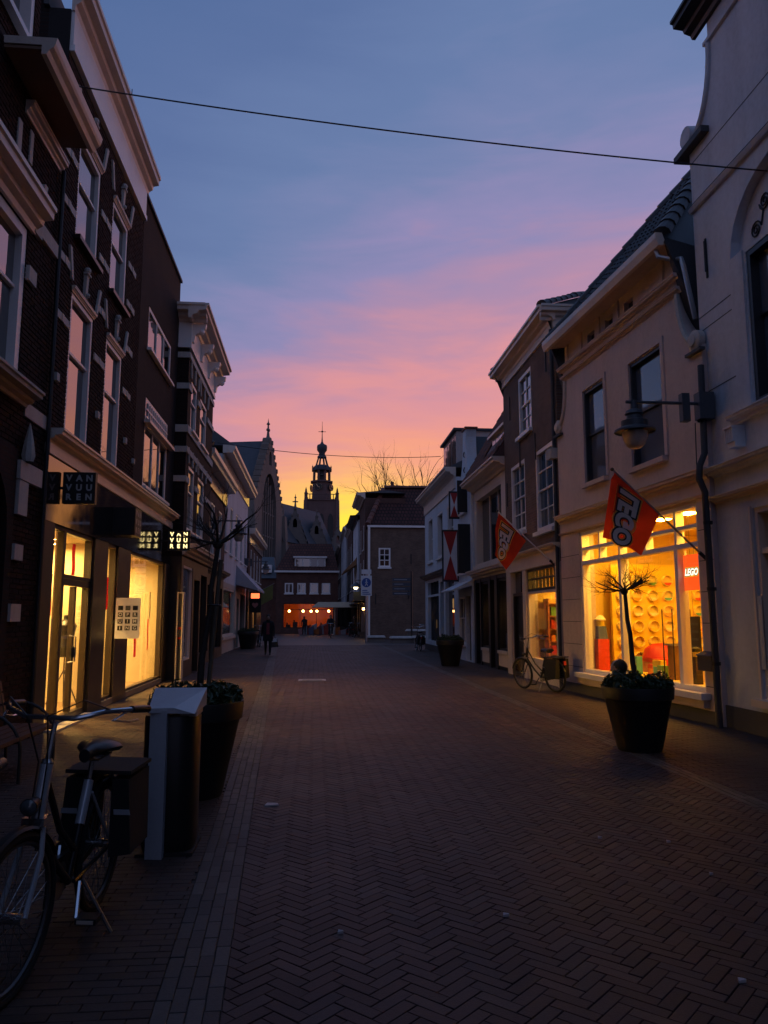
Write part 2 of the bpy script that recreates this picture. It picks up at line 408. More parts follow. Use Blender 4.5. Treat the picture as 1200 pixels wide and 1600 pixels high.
def window(fr, u0, u1, z0, z1, parent, fm=None, pm=None, jd=.14, fw=.06, pv=-.10, split=None, grid=None, sill=.06, sillm=None, curtain=None, name='window', barw=.025):
    """window in an opening: frame (its jambs jd deep) > panes, rails, bars, sill"""
    fm = fm or WHITE; pm = pm or G_PANE; g = .003
    mb = MB(fr); mb.ring(u0 + g, u1 - g, z0 + g, z1 - g, fw, -jd, -.012)
    o = mb.build(name, fm, parent)
    a, b, c, d = u0 + fw + g, u1 - fw - g, z0 + fw + g, z1 - fw - g
    zs = [c]
    if split:
        for t in split: zs.append(c + (d - c) * t)
    zs.append(d)
    for i in range(len(zs) - 1):
        lo = zs[i] + (.022 if i else 0); hi = zs[i + 1] - (.022 if i < len(zs) - 2 else 0)
        if i: MB(fr).box(a, b, pv - .03, pv + .05, zs[i] - .02, zs[i] + .02).build('meeting_rail', fm, o)
        vv = pv + (.02 if i else 0)
        nx, nz = grid[i] if grid else (1, 1)
        for x in range(nx):
            for z in range(nz):
                ua = a + (b - a) * x / nx; ub = a + (b - a) * (x + 1) / nx; za = lo + (hi - lo) * z / nz; zb = lo + (hi - lo) * (z + 1) / nz
                MB(fr).box(ua + .002, ub - .002, vv - .006, vv, za + .002, zb - .002).build('pane', pm, o)
        if nx > 1 or nz > 1:
            m2 = MB(fr)
            for x in range(1, nx):
                uu = a + (b - a) * x / nx; MB(fr).box(uu - barw / 2, uu + barw / 2, vv + .002, vv + .03, lo, hi).build('glazing_bar', fm, o)
            for z in range(1, nz): q = lo + (hi - lo) * z / nz; m2.box(a, b, vv + .001, vv + .027, q - barw / 2, q + barw / 2); m2.build('glazing_bar', fm, o); m2 = MB(fr)
    if sill: MB(fr).box(u0 - .06, u1 + .06, -.05, .1, z0 - sill, z0 - .002).build('sill', sillm or fm, o)
    return o
def cornice(fr, u0, u1, z0, h, out, m, parent, name='cornice', v0=0.):
    """stepped classical moulding, projecting out at its top"""
    p = [(v0, z0), (v0 + out * .14, z0), (v0 + out * .2, z0 + h * .2), (v0 + out * .45, z0 + h * .32), (v0 + out * .5, z0 + h * .5),
         (v0 + out * .88, z0 + h * .56), (v0 + out * .9, z0 + h * .8), (v0 + out, z0 + h * .84), (v0 + out, z0 + h), (v0, z0 + h)]
    return MB(fr).prof(p, u0, u1).build(name, m, parent)
def sub_iv(ivs, a, b):
    r = []
    for s, e in ivs:
        if b <= s or a >= e: r.append((s, e)); continue
        if a > s: r.append((s, a))
        if b < e: r.append((b, e))
    return r
def bricks(fr, u0, u1, z0, z1, holes, parent, m, single, seen, ph=.067, pl=.215, t=.012):
    """real bricks in stretcher bond in front of the mortar; the ones that show largest are objects of their own"""
    L = []; k = 0; z = z0
    while z + ph <= z1 + 1e-6:
        ivs = [(u0, u1)]
        for a, b, c, d in holes:
            if c < z + ph - .012 and d > z + .004: ivs = sub_iv(ivs, a, b)
        for s, e in ivs:
            i = math.floor((s - (k % 2) * pl / 2) / pl)
            while True:
                a = max(s, i * pl + (k % 2) * pl / 2 + .005); b = min(e, (i + 1) * pl + (k % 2) * pl / 2 - .005)
                if a >= e: break
                if b - a > .02: L.append((a, b, z))
                i += 1
        z += ph; k += 1
    full = [q for q in L if abs(q[1] - q[0] - (pl - .01)) < 1e-4 and seen(q)]
    full.sort(key=lambda q: (q[0] ** 2 + (q[2] - 1.6) ** 2)); pick = set(full[:single])
    h = ph - .012
    def brk(mb, a, b, z, tt):
        i = len(mb.v); c = .003
        for q in ((a, -t, z), (b, -t, z), (b, -t, z + h), (a, -t, z + h), (a + c, tt, z + c), (b - c, tt, z + c), (b - c, tt, z + h - c), (a + c, tt, z + h - c)): mb.p(*q)
        mb.f += [[i + x for x in q] for q in ((4, 5, 6, 7), (0, 1, 5, 4), (1, 2, 6, 5), (2, 3, 7, 6), (3, 0, 4, 7))]
    base = MB(Fr((0, 0), fr.u[:2], fr.v[:2])); brk(base, 0, pl - .01, 0, 0); me = meshonly(base, 'brick', m)
    for a, b, z in sorted(pick): place('brick', me, fr(a, random.uniform(-.002, .003), z), parent)
    st = MB(fr)
    for q in L:
        if q in pick: continue
        brk(st, q[0], q[1], q[2], random.uniform(-.002, .004)); st.r += [random.random()] * 5
    o = st.build('bricks', m, parent, recalc=False); o['kind'] = 'stuff'
def tiles(parent, P0, Ud, Vd, nu, nv, inside, m, tw=.25, tl=.3, name='roof_tile'):
    """curved pantiles laid in rows up a slope: P0 eave corner, Ud along the eave, Vd up the slope"""
    Ud = Vector(Ud).normalized(); Vd = Vector(Vd).normalized(); N = Ud.cross(Vd)
    if N.z < 0: N = -N
    mb = MB(); prof = [(0, .02), (.06, .0), (.14, .012), (.2, .06), (.25, .055)]
    k = tw / .25
    for j, lift in ((0, .03), (tl + .06, 0)):
        for a, h in prof: mb.v.append(Ud * a * k + Vd * j + N * (h + lift))
    n = len(prof)
    for a, h in prof: mb.v.append(Ud * a * k + N * (h + .005))
    mb.f += [[i, i + 1, n + i + 1, n + i] for i in range(n - 1)] + [[i + 1, i, 2 * n + i, 2 * n + i + 1] for i in range(n - 1)]
    me = meshonly(mb, name, m)
    for j in range(nv):
        for i in range(nu):
            if inside(i * tw + tw / 2, j * tl + tl / 2):
                place(name, me, Vector(P0) + Ud * (i * tw + random.uniform(-.006, .006)) + Vd * (j * tl) + N * random.uniform(0, .012), parent)
def ridge_tiles(parent, A, B, m, r=.13, L=.36, name='ridge_tile'):
    A = Vector(A); B = Vector(B); d = (B - A); n = max(1, int(d.length / L)); dd = d.normalized()
    x = dd.cross(Vector((0, 0, 1))).normalized(); z = x.cross(dd); mb = MB(); k = 6
    for t, rr in ((0, r * 1.12), (L * 1.1, r * .92)):
        for i in range(k + 1):
            a = math.pi * i / k - .15 * (1 - 2 * i / k); mb.v.append(dd * t + x * math.cos(a) * rr + z * math.sin(a) * rr * .9)
    mb.f += [[i, i + 1, k + 2 + i, k + 1 + i] for i in range(k)] + [list(range(k + 1))]
    me = meshonly(mb, name, m)
    for i in range(n): place(name, me, A + dd * (L * i) + Vector((0, 0, random.uniform(0, .02))), parent)
def arealight(name, loc, sx_, sy_, power, col, parent, rot=(0, 0, 0)):
    d = bpy.data.lights.new(name, 'AREA'); d.shape = 'RECTANGLE'; d.size = sx_; d.size_y = sy_; d.energy = power; d.color = col
    o = bpy.data.objects.new(name, d); COL.objects.link(o); o.parent = parent; o.location = Vector(loc) - OFF[parent]; o.rotation_euler = rot
    return o
# ================================================================== the ground
def structure(o): o['kind'] = 'structure'; return o
def groundmat():
    m, nb, b, out = newmat('far street brick')
    tcn = nb.n('ShaderNodeNewGeometry')
    t = nb.n('ShaderNodeTexBrick'); nb.put(t.inputs['Vector'], tcn.outputs['Position']); t.inputs['Scale'].default_value = 1
    t.inputs['Brick Width'].default_value = .21; t.inputs['Row Height'].default_value = .07; t.inputs['Mortar Size'].default_value = .006
    t.inputs['Color1'].default_value = (.085, .05, .045, 1); t.inputs['Color2'].default_value = (.07, .042, .04, 1); t.inputs['Mortar'].default_value = (.045, .038, .036, 1)
    n1 = noise(nb, tcn.outputs['Position'], .6, 5, .6)
    nb.put(b.inputs['Base Color'], nb.mix(.7, t.outputs[0], nb.ramp(n1, [(.3, (.65, .65, .65)), (.7, (1.2, 1.2, 1.2))]), 'MULTIPLY'))
    b.inputs['Roughness'].default_value = .5
    return m
GND = groundmat()
structure(MB().face([(-900, -300, -.03), (900, -300, -.03), (900, 1500, -.03), (-900, 1500, -.03)]).build('ground', GND, recalc=False))
STREET_END = 46.
mb = MB(); mb.face([(-4.6, 1.5, -.009), (6.3, 1.5, -.009), (6.3, STREET_END, -.009), (-4.6, STREET_END, -.009)])
street = structure(mb.build('street', SAND, recalc=False))
structure(MB().face([(-60, STREET_END - .05, -.004), (60, STREET_END - .05, -.004), (60, 330, -.004), (-60, 330, -.004)]).build('square', GND, recalc=False))

def gl(y): return -.36 - .042 * (y - 3.35)          # the gutter's edge on the road side
GW = .28                                             # four rows of gutter brick
def clip(poly, a, b, c):
    """keep the side a*x + b*y <= c of a convex polygon"""
    r = []; n = len(poly)
    for i in range(n):
        p, q = poly[i], poly[(i + 1) % n]; dp = a * p[0] + b * p[1] - c; dq = a * q[0] + b * q[1] - c
        if dp <= 0: r.append(p)
        if (dp < 0 < dq) or (dq < 0 < dp):
            t = dp / (dp - dq); r.append((p[0] + (q[0] - p[0]) * t, p[1] + (q[1] - p[1]) * t))
    return r
def area(p): return abs(sum(p[i][0] * p[(i + 1) % len(p)][1] - p[(i + 1) % len(p)][0] * p[i][1] for i in range(len(p)))) / 2
def paver_faces(mb, poly, z, tx, ty, rnd, gap=.0022, ch=.002):
    cx = sum(p[0] for p in poly) / len(poly); cy = sum(p[1] for p in poly) / len(poly); n = len(poly)
    def inset(d):
        r = []
        for k in range(n):
            a, b, c_ = poly[k - 1], poly[k], poly[(k + 1) % n]; e1x, e1y, e2x, e2y = b[0] - a[0], b[1] - a[1], c_[0] - b[0], c_[1] - b[1]
            l1 = math.hypot(e1x, e1y) or 1e-9; l2 = math.hypot(e2x, e2y) or 1e-9; sg = sgn
            n1 = (-e1y / l1 * sg, e1x / l1 * sg); n2 = (-e2y / l2 * sg, e2x / l2 * sg); den = 1 + n1[0] * n2[0] + n1[1] * n2[1]
            m_ = d / max(den, .35); r.append((b[0] + (n1[0] + n2[0]) * m_, b[1] + (n1[1] + n2[1]) * m_))
        return r
    sgn = 1 if sum(poly[k][0] * poly[(k + 1) % n][1] - poly[(k + 1) % n][0] * poly[k][1] for k in range(n)) > 0 else -1
    A = inset(gap); B = inset(gap + ch); i = len(mb.v)
    for p in A: mb.p(p[0], p[1], -.013)
    for p in A: mb.p(p[0], p[1], z - .002 + (p[0] - cx) * tx + (p[1] - cy) * ty)
    for p in B: mb.p(p[0], p[1], z + (p[0] - cx) * tx + (p[1] - cy) * ty)
    mb.f.append([i + 2 * n + k for k in range(n)])
    for k in range(n):
        q = (k + 1) % n; mb.f.append([i + n + k, i + n + q, i + 2 * n + q, i + 2 * n + k]); mb.f.append([i + k, i + q, i + n + q, i + n + k])
    mb.r += [rnd] * (1 + 2 * n)
def height(x, y): return .003 * math.sin(x * 1.9 + .6) * math.sin(y * 1.3) + .0012 * math.sin(x * 3 + y * 2.1)
def lay(polys, m, single, name, whole, nvar=6):
    """polys: convex outlines. The nearest whole ones become objects, the rest one mesh of small pieces"""
    full = [p for p in polys if len(p) == 4 and abs(area(p) - whole) < whole * .001]
    def vis(p):
        x = sum(q[0] for q in p) / 4; y = sum(q[1] for q in p) / 4
        return y > 3.42 and -.37 < (x - .089 * y) / y < .56 - .0
    full = [p for p in full if vis(p)]; full.sort(key=lambda p: sum(q[1] for q in p)); pick = set(id(p) for p in full[:single])
    cache = {}
    st = MB()
    for p in polys:
        cx = sum(q[0] for q in p) / len(p); cy = sum(q[1] for q in p) / len(p); z = height(cx, cy) + random.uniform(-.0009, .0009); tx, ty = random.uniform(-.008, .008), random.uniform(-.008, .008)
        if id(p) in pick:
            e = Vector((p[1][0] - p[0][0], p[1][1] - p[0][1])); key = (round(e.x, 3), round(e.y, 3))
            if key not in cache:
                t = MB(); paver_faces(t, [(q[0] - cx, q[1] - cy) for q in p], 0, 0, 0, 0); t.r = []; cache[key] = meshonly(t, name, m)
            place(name, cache[key], (cx + random.uniform(-.0015, .0015), cy + random.uniform(-.0015, .0015), z), street, (ty, -tx, random.gauss(0, .007)))
        else:
            ja = random.gauss(0, .007); jx, jy = random.uniform(-.0015, .0015), random.uniform(-.0015, .0015)
            paver_faces(st, [(q[0] + jx - (q[1] - cy) * ja, q[1] + jy + (q[0] - cx) * ja) for q in p], z, tx, ty, random.random())
    o = st.build(name + 's', m, street, recalc=False); o['kind'] = 'stuff'
# herringbone carriageway at 45 degrees
c45 = math.sqrt(.5); HW = .07; polys = []
LIM = [(1, .042, -.36 + .042 * 3.35 + 0), (1, 0, 3.74)]
for i in range(-90, 560):
    for j in range(i - 112, i + 112):
        k = (i - j) % 6
        if k == 0: q = [(i, j), (i + 3, j), (i + 3, j + 1), (i, j + 1)]
        elif k == 5: q = [(i, j), (i + 1, j), (i + 1, j + 3), (i, j + 3)]
        else: continue
        cx, cy = (i + 1) * HW, (j + 1) * HW; wx, wy = (cx - cy) * c45, (cx + cy) * c45 + 2
        if wy < 2.3 or wy > STREET_END - .1 or wx < gl(wy) - .25 or wx > 3.9: continue
        p = [((a - b) * HW * c45, (a + b) * HW * c45 + 2) for a, b in q]
        if wx < gl(wy) + .25: p = clip(p, -1, -.042, -(-.36 + .042 * 3.35))
        if wx > 3.5: p = clip(p, 1, 0, 3.74)
        if len(p) >= 3 and area(p) > .0003: polys.append(p)
lay(polys, PAVE, 300, 'paver', .0147)
# gutter rows along the road, left and right
polys = []
def row(fx, wdt, y0, y1, off, ln=.21):
    y = y0 - off
    while y < y1:
        polys.append([(fx(y), y), (fx(y + ln), y + ln), (fx(y + ln) + wdt, y + ln), (fx(y) + wdt, y)]); y += ln
for k in range(4): row(lambda y, k=k: gl(y) - GW + k * .07, .07, 2.3, STREET_END - .3, (k % 2) * .105)
for k in range(3): row(lambda y, k=k: 3.74 + k * .07, .07, 2.3, STREET_END - .3, (k % 2) * .105)
lay(polys, PAVE2, 120, 'gutter_brick', .0147)
# footways in stretcher bond, long side across the street
polys = []
y = 2.3; k = 0
while y < STREET_END - .2:
    for x0, x1, left in ((-4.5, gl(y) - GW, True), (3.95, 6.25, False)):
        i = math.floor(x0 / .21)
        while i * .21 < x1 + .3:
            a = i * .21 + (k % 2) * .105; p = [(a, y), (a + .21, y), (a + .21, y + .07), (a, y + .07)]
            if left and a + .21 > gl(y) - GW - .06: p = clip(p, 1, .042, -.36 + .042 * 3.35 - GW)
            if not left and a < 4.0: p = clip(p, -1, 0, -3.95)
            if len(p) >= 3 and area(p) > .002 and (left or a < 6.2): polys.append(p)
            i += 1
    y += .07; k += 1
lay(polys, PAVE3, 200, 'footway_brick', .0147)
# bits of litter and a service cover
for i, (x, y, s) in enumerate([(2.1, 5.75, .016), (2.55, 5.6, .015), (1.05, 4.35, .018), (2.5, 4.9, .012), (.15, 4.2, .015), (1.9, 3.5, .018), (-.35, 6.95, .06)]):
    mb = MB(); z = height(x, y) + .009
    mb.hexa([(x - s, y - s * .6, z - .01), (x + s, y - s * .5, z - .008), (x + s * .8, y + s * .7, z - .01), (x - s * .7, y + s * .5, z - .009)],
            [(x - s, y - s * .6, z), (x + s, y - s * .5, z + .006), (x + s * .8, y + s * .7, z + .002), (x - s * .7, y + s * .5, z + .008)])
    L = 'crumpled pale wrapper beside the planter foot by the gutter' if i == 6 else 'pale scrap of litter trodden onto the herringbone street bricks'
    tag(mb.build('litter_scrap', mat('pale litter', (.5, .45, .45), .6, .2)), L, 'litter', None if i == 6 else 'litter scraps on the street')
mb = MB(); mb.box(-.4, .3, 20.0, 20.5, -.01, .014).box(-.36, .26, 20.04, 20.46, .014, .02)
for k in range(5): mb.box(-.3, .2, 20.09 + k * .075, 20.13 + k * .075, .02, .026)
tag(mb.build('drain_cover', METAL), 'flat metal service cover set in the middle of the street', 'drain cover')
# ================================================================== left side of the street
def LF(x): return Fr((x, 0), (0, 1), (1, 0))
def body(fr, u0, u1, depth, z0, z1, parent, m, name='side_wall', v=-.33):
    return MB(fr).box(u0, u1, -depth, v, z0, z1).build(name, m, parent)
def mansard(fr, u0, u1, depth, z0, h, parent, m, inset=1.2):
    a = [(u0, -depth, z0), (u1, -depth, z0), (u1, -.1, z0), (u0, -.1, z0)]
    b = [(u0 + .05, -depth + inset, z0 + h), (u1 - .05, -depth + inset, z0 + h), (u1 - .05, -.1 - inset, z0 + h), (u0 + .05, -.1 - inset, z0 + h)]
    return MB(fr).hexa(a, b).build('roof', m, parent)
def voussoirs(fr, ua, ub, z, parent, keyst=True):
    for s, u in ((-1, ua), (1, ub)):
        mb = MB(fr); a = u + s * .02; lean = s * .16
        mb.hexa([(a - .04, -.005, z + .05), (a + .04, -.005, z + .05), (a + .04, .035, z + .05), (a - .04, .035, z + .05)],
                [(a + lean - .05, -.005, z + .52), (a + lean + .05, -.005, z + .52), (a + lean + .05, .035, z + .52), (a + lean - .05, .035, z + .52)])
        mb.build('voussoir', STONE, parent)
    if keyst:
        c = (ua + ub) / 2; mb = MB(fr)
        mb.hexa([(c - .05, -.005, z + .04), (c + .05, -.005, z + .04), (c + .05, .04, z + .04), (c - .05, .04, z + .04)], [(c - .07, -.005, z + .42), (c + .07, -.005, z + .42), (c + .06, .055, z + .42), (c - .06, .055, z + .42)])
        mb.box(c - .09, c + .09, -.005, .08, z + .42, z + .45); mb.ball((c, .04, z + .5), .06, 8, 5); mb.ball((c, .06, z + .08), .04, 8, 5)
        mb.build('keystone', STONE, parent)
def block(fr, u0, u1, z, h, parent, out=.018, m=None):
    return MB(fr).box(u0, u1, -.01, out, z, z + h).build('stone_block', m or STONE, parent)

# ---- nearest house: dark brick, big white framed window, heavy overhanging eave
f = LF(-3.8)
h1 = thing('brick_house', 'dark brick house with heavy overhanging eave and arched doorway beside the bench', 'house', (-3.8, 6, 0))
op = [(8.15, 9.85, 4.52, 6.62), (7.9, 9.95, 0.02, 3.72), (8.3, 9.6, 8.95, 11.4), (5.0, 7.0, 4.52, 6.62), (4.6, 6.9, .02, 3.5)]
ar = arch(8.0, 9.95, .02, 2.75, 3.7)
MB(f).poly(rect(1.0, 10.94, 0, 8.6), [rect(8.15, 9.85, 4.52, 6.62), rect(8.0, 9.95, .02, 3.72), rect(5.0, 7.0, 4.52, 6.62)], -.33, -.012).build('wall', MORT, h1)
MB(f).poly(rect(1.0, 9.78, 8.6, 12.6), [rect(8.3, 9.6, 8.95, 11.4)], -.33, -.012).build('upper_wall', MORT, h1)
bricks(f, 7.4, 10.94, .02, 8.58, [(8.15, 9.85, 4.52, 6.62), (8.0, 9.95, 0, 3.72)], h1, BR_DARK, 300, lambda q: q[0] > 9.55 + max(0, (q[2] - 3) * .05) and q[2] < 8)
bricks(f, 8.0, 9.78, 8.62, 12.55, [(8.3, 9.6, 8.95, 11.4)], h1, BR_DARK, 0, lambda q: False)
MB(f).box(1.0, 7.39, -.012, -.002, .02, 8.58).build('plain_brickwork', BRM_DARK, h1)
body(f, -30, .98, 8, 0, 12.5, h1, BRM_DARK, 'unseen_house_row', -.01)  # unseen houses behind the camera, added to keep sky light off the foreground
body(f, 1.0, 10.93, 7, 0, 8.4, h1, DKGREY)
window(f, 8.15, 9.85, 4.52, 6.62, h1, WHITE, jd=.2, fw=.13, pv=-.12, split=[.62], sill=0)
window(f, 5.0, 7.0, 4.52, 6.62, h1, WHITE, jd=.28, fw=.13, pv=-.2, split=[.62], sill=0)
window(f, 8.3, 9.6, 8.95, 11.4, h1, WHITE, jd=.22, fw=.1, pv=-.16, split=[.6], sill=.08)
cornice(f, 8.0, 10.0, 6.64, .38, .3, CREAM, h1, 'window_hood')
cornice(f, 7.6, 10.1, 4.3, .2, .26, STONE, h1, 'sill_band')
block(f, 10.105, 10.9, 4.2, .19, h1); block(f, 9.86, 10.12, 5.95, .2, h1, .05); block(f, 9.95, 10.2, 6.66, .4, h1, .06); block(f, 10.2, 10.86, 6.72, .2, h1, .05)
mb = MB(f); mb.hexa([(10.02, -.005, 7.1), (10.2, -.005, 7.1), (10.2, .06, 7.1), (10.02, .06, 7.1)], [(10.2, -.005, 7.48), (10.3, -.005, 7.48), (10.3, .06, 7.48), (10.2, .06, 7.48)]); mb.build('stone_spike', STONE, h1)
block(f, 9.3, 9.42, 7.35, .5, h1); block(f, 9.7, 9.8, 7.5, .45, h1); block(f, 9.3, 9.75, 8.4, .12, h1)
cornice(f, 9.5, 10.9, 8.06, .18, .12, CREAM, h1, 'wall_moulding')
MB(f).box(8.75, 10.75, -.0, .44, 8.38, 8.415).build('soffit', mat('brown soffit board', (.16, .09, .055), .6, .2), h1)
mb = MB(f).prof([(.44, 8.32), (.5, 8.32), (.53, 8.38), (.58, 8.42), (.6, 8.46), (.62, 8.54), (-.3, 8.54), (-.3, 8.44), (.44, 8.44)], 8.75, 10.75); mb.build('eave', CREAM, h1)
MB(f).box(1.0, 9.8, -.6, .3, 12.6, 12.9).build('upper_cornice', CREAM, h1)
# arched doorway surround below
MB(f).poly(rect(8.0, 9.95, .02, 3.72), [arch(8.2, 9.75, .03, 2.7, 3.5)], -.2, .02).build('arch_surround', BRM_DARK, h1)
dd = MB(f).poly(arch(8.2, 9.75, .03, 2.7, 3.5), [rect(8.4, 9.55, .9, 2.5)], -.16, -.1).build('door', DKWOOD, h1)
MB(f).box(8.4, 9.55, -.14, -.12, .9, 2.5).build('pane', G_PANE, dd); MB(f).tube([(9.6, -.06, 1.05), (9.6, -.02, 1.1), (9.6, -.02, 1.25), (9.6, -.06, 1.3)], .012).build('handle', METAL, dd)
block(f, 9.97, 10.75, 3.35, .24, h1, .06); block(f, 9.99, 10.3, 2.9, .44, h1, .05); block(f, 9.97, 10.3, 1.55, .22, h1, .05); block(f, 9.97, 10.25, 2.32, .2, h1, .05)
mb = MB(f).lathe((10.16, .07, 3.6), [(.07, 0), (.09, .08), (.065, .25), (.02, .46), (0, .52)], 8); mb.build('finial', STONE, h1, True)
MB(f).tube([(10.9, .05, .1), (10.9, .05, 8.1)], .03, 8).build('drain_pipe', IRON, h1)

# ---- second house: sash windows in two rows, deep white cornice, shop on the ground floor
h2 = thing('brick_house', 'tall dark brick house with four sash windows, keystones and a deep white cornice', 'house', (-3.8, 13.5, 0))
WN = [(11.7, 12.87), (13.7, 14.83)]
holes = [(a, b, z0, z1) for a, b in WN for z0, z1 in ((4.36, 6.6), (7.52, 9.25))]
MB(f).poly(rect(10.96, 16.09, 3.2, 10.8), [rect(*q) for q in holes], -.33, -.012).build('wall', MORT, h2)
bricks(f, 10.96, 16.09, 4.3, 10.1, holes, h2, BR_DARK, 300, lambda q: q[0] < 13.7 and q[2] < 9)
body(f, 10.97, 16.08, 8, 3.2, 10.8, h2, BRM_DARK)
for a, b in WN:
    for z0, z1 in ((4.36, 6.6), (7.52, 9.25)):
        window(f, a, b, z0, z1, h2, WHITE, jd=.16, fw=.075, pv=-.1, split=[.6], sill=.07, sillm=STONE if z0 < 5 else DKWOOD)
        cornice(f, a - .02, b + .02, z1 + .002, .09, .06, CREAM, h2, 'window_head')
        voussoirs(f, a - .06, b + .06, z1 + .1, h2)
for z in (8.55, 7.75, 6.85, 5.95):
    for a, b in ((11.0, 11.62), (12.98, 13.6), (14.95, 15.55)):
        block(f, a, b, z, .12, h2); block(f, (a + b) / 2 - .05, (a + b) / 2 + .05, z - .0, .12, h2, .028)
for u in (11.12, 13.25, 15.2):
    block(f, u, u + .12, 5.0, .12, h2, .05); block(f, u + .75, u + .85, 4.75, .1, h2, .05) if u > 15 else None
MB(f).box(10.98, 16.07, -.01, .07, 10.12, 10.22).build('architrave', WHITE, h2)
MB(f).box(10.98, 16.07, -.01, .045, 10.225, 10.77).build('frieze', WHITE, h2)
cornice(f, 10.95, 16.2, 10.775, .45, .3, CREAM, h2)
MB(f).box(10.9, 16.15, -.4, -.32, 10.81, 11.3).build('parapet', DKGREY, h2)
MB(f).box(11.0, 11.45, -.9, -.42, 10.8, 12.6).build('chimney', BRM_DARK, h2)

# ---- third house: plain dark brick, wide modern windows
h3 = thing('brick_house', 'plain flat-topped dark brick house with two wide white multi-light windows', 'house', (-3.8, 18.3, 0))
holes = [(16.95, 19.66, 7.58, 8.58), (17.0, 19.62, 4.46, 6.48)]
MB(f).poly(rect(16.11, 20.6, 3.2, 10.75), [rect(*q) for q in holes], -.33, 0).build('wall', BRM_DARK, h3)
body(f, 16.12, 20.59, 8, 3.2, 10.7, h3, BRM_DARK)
MB(f).box(16.11, 20.62, -.35, .05, 10.75, 10.82).build('coping', DKGREY, h3)
for (a, b, z0, z1), sp, g in zip(holes, (None, [.7]), ([(3, 1)], [(3, 1), (12, 3)])):
    window(f, a, b, z0, z1, h3, WHITE, jd=.07, fw=.09, pv=-.035, split=sp, grid=g, sill=.06, barw=.035)
MB(f).box(16.9, 19.9, .0, .14, 5.86, 5.93).build('canopy_ledge', CREAM, h3)

# ---- shop running through both houses
shop = thing('clothing_shop', 'lit clothing shop front with black glass fascia and cream-lit tall windows', 'shop front', (-3.8, 15.7, 0))
FASC = mat('black fascia glass', (.016, .012, .012), .06, .1, 3, bump=0, spec=.9)
cornice(f, 10.98, 20.45, 4.06, .2, .24, CREAM, shop, 'shop_cornice')
MB(f).box(10.98, 20.45, -.3, .06, 3.9, 4.055).build('pale_strip', CREAM, shop)
for i in range(5): MB(f).box(10.99 + i * 1.892, 10.99 + i * 1.892 + 1.887, -.3, .03, 2.96, 3.895).build('fascia_panel', FASC, shop)
piers = [(10.98, 11.5), (13.6, 14.45), (15.2, 16.2), (19.85, 20.5)]
for a, b in piers: MB(f).box(a, b, -.15, .02, 0, 2.955).build('pier', DKWOOD, shop)
for a, b, z0, z1 in ((14.455, 15.195, .12, 2.955), (16.205, 19.845, .12, 2.955)):
    o = MB(f).ring(a, b, z0, z1, .05, -.14, -.02).build('shop_window', DKWOOD, shop)
    MB(f).box(a + .05, b - .05, -.08, -.068, z0 + .05, z1 - .05).build('pane', G_SHOP, o)
    MB(f).box(a, b, -.14, .02, 0, .115).build('plinth', DKSTONE, o)
o = MB(f).ring(11.505, 12.1, .06, 2.955, .05, -.14, -.02).build('side_light', DKWOOD, shop)
MB(f).box(11.56, 12.05, -.08, -.068, .12, 2.9).build('pane', G_SHOP, o)
o = MB(f).ring(12.105, 13.595, 2.2, 2.955, .06, -.14, -.02).build('transom_light', DKWOOD, shop)
MB(f).box(12.17, 13.53, -.08, -.068, 2.27, 2.89).build('pane', G_SHOP, o)
o = MB(f).ring(12.11, 13.59, .03, 2.19, .09, -.14, -.03).build('door', DKWOOD, shop)
MB(f).box(12.2, 13.5, -.09, -.075, .12, 2.1).build('pane', G_SHOP, o)
MB(f).box(12.8, 12.88, -.13, -.04, .13, 2.09).build('meeting_stile', DKWOOD, o)
MB(f).tube([(12.72, -.07, .9), (12.72, .03, .92), (12.72, .03, 1.3), (12.72, -.07, 1.32)], .014).build('handle', METAL, o)
MB(f).box(12.6, 12.84, -.02, .012, .98, 1.14).build('lock_plate', IRON, o)
MB(f).box(11.5, 13.6, -.02, .2, 0, .03).build('doorstep', STONE, shop)
# room behind the glass
INW = mat('warm white shop wall', (.72, .62, .42), .8, .06, 1)
INF = mat('pale wood floor', (.4, .28, .16), .5, .2, 3)
room = MB(f); room.box(11.0, 20.45, -5.2, -5.1, 0, 3.1); room.box(10.98, 11.08, -5.1, -.16, 0, 3.1); room.box(20.4, 20.5, -5.1, -.16, 0, 3.1)
room.build('room_wall', INW, shop)
MB(f).box(10.98, 20.5, -5.1, -.15, -.02, .03).build('room_floor', INF, shop)
MB(f).box(10.98, 20.5, -5.1, -.31, 3.02, 3.12).build('room_ceiling', INW, shop)
MB(f).box(15.25, 15.4, -3.4, -.16, .03, 3.02).build('room_partition', INW, shop)
MB(f).box(19.9, 20.0, -2.6, -.155, .03, 3.02).build('display_back', INW, shop)
LAMPY = emis('warm shop lamp', (1, .58, .15), 700)
for i, (u, v) in enumerate(((12.0, -1.0), (13.0, -2.2), (14.6, -1.1), (12.4, -3.6), (16.6, -1.2), (17.6, -2.4), (18.9, -1.1), (17.0, -3.8), (19.6, -2.2), (18.4, -3.4))):
    t = thing('ceiling_lamp', 'round warm ceiling lamp inside the clothing shop', 'ceiling lamp', f(u, v, 3.0), 'ceiling lamps in the clothing shop')
    MB(f).lathe((u, v, 2.945), [(.17, .07), (.17, 0), (.135, 0)], 14).build('lamp_ring', WHITE, t)
    MB(f).lathe((u, v, 2.955), [(.134, 0), (0, 0)], 14).build('diffuser', LAMPY, t)
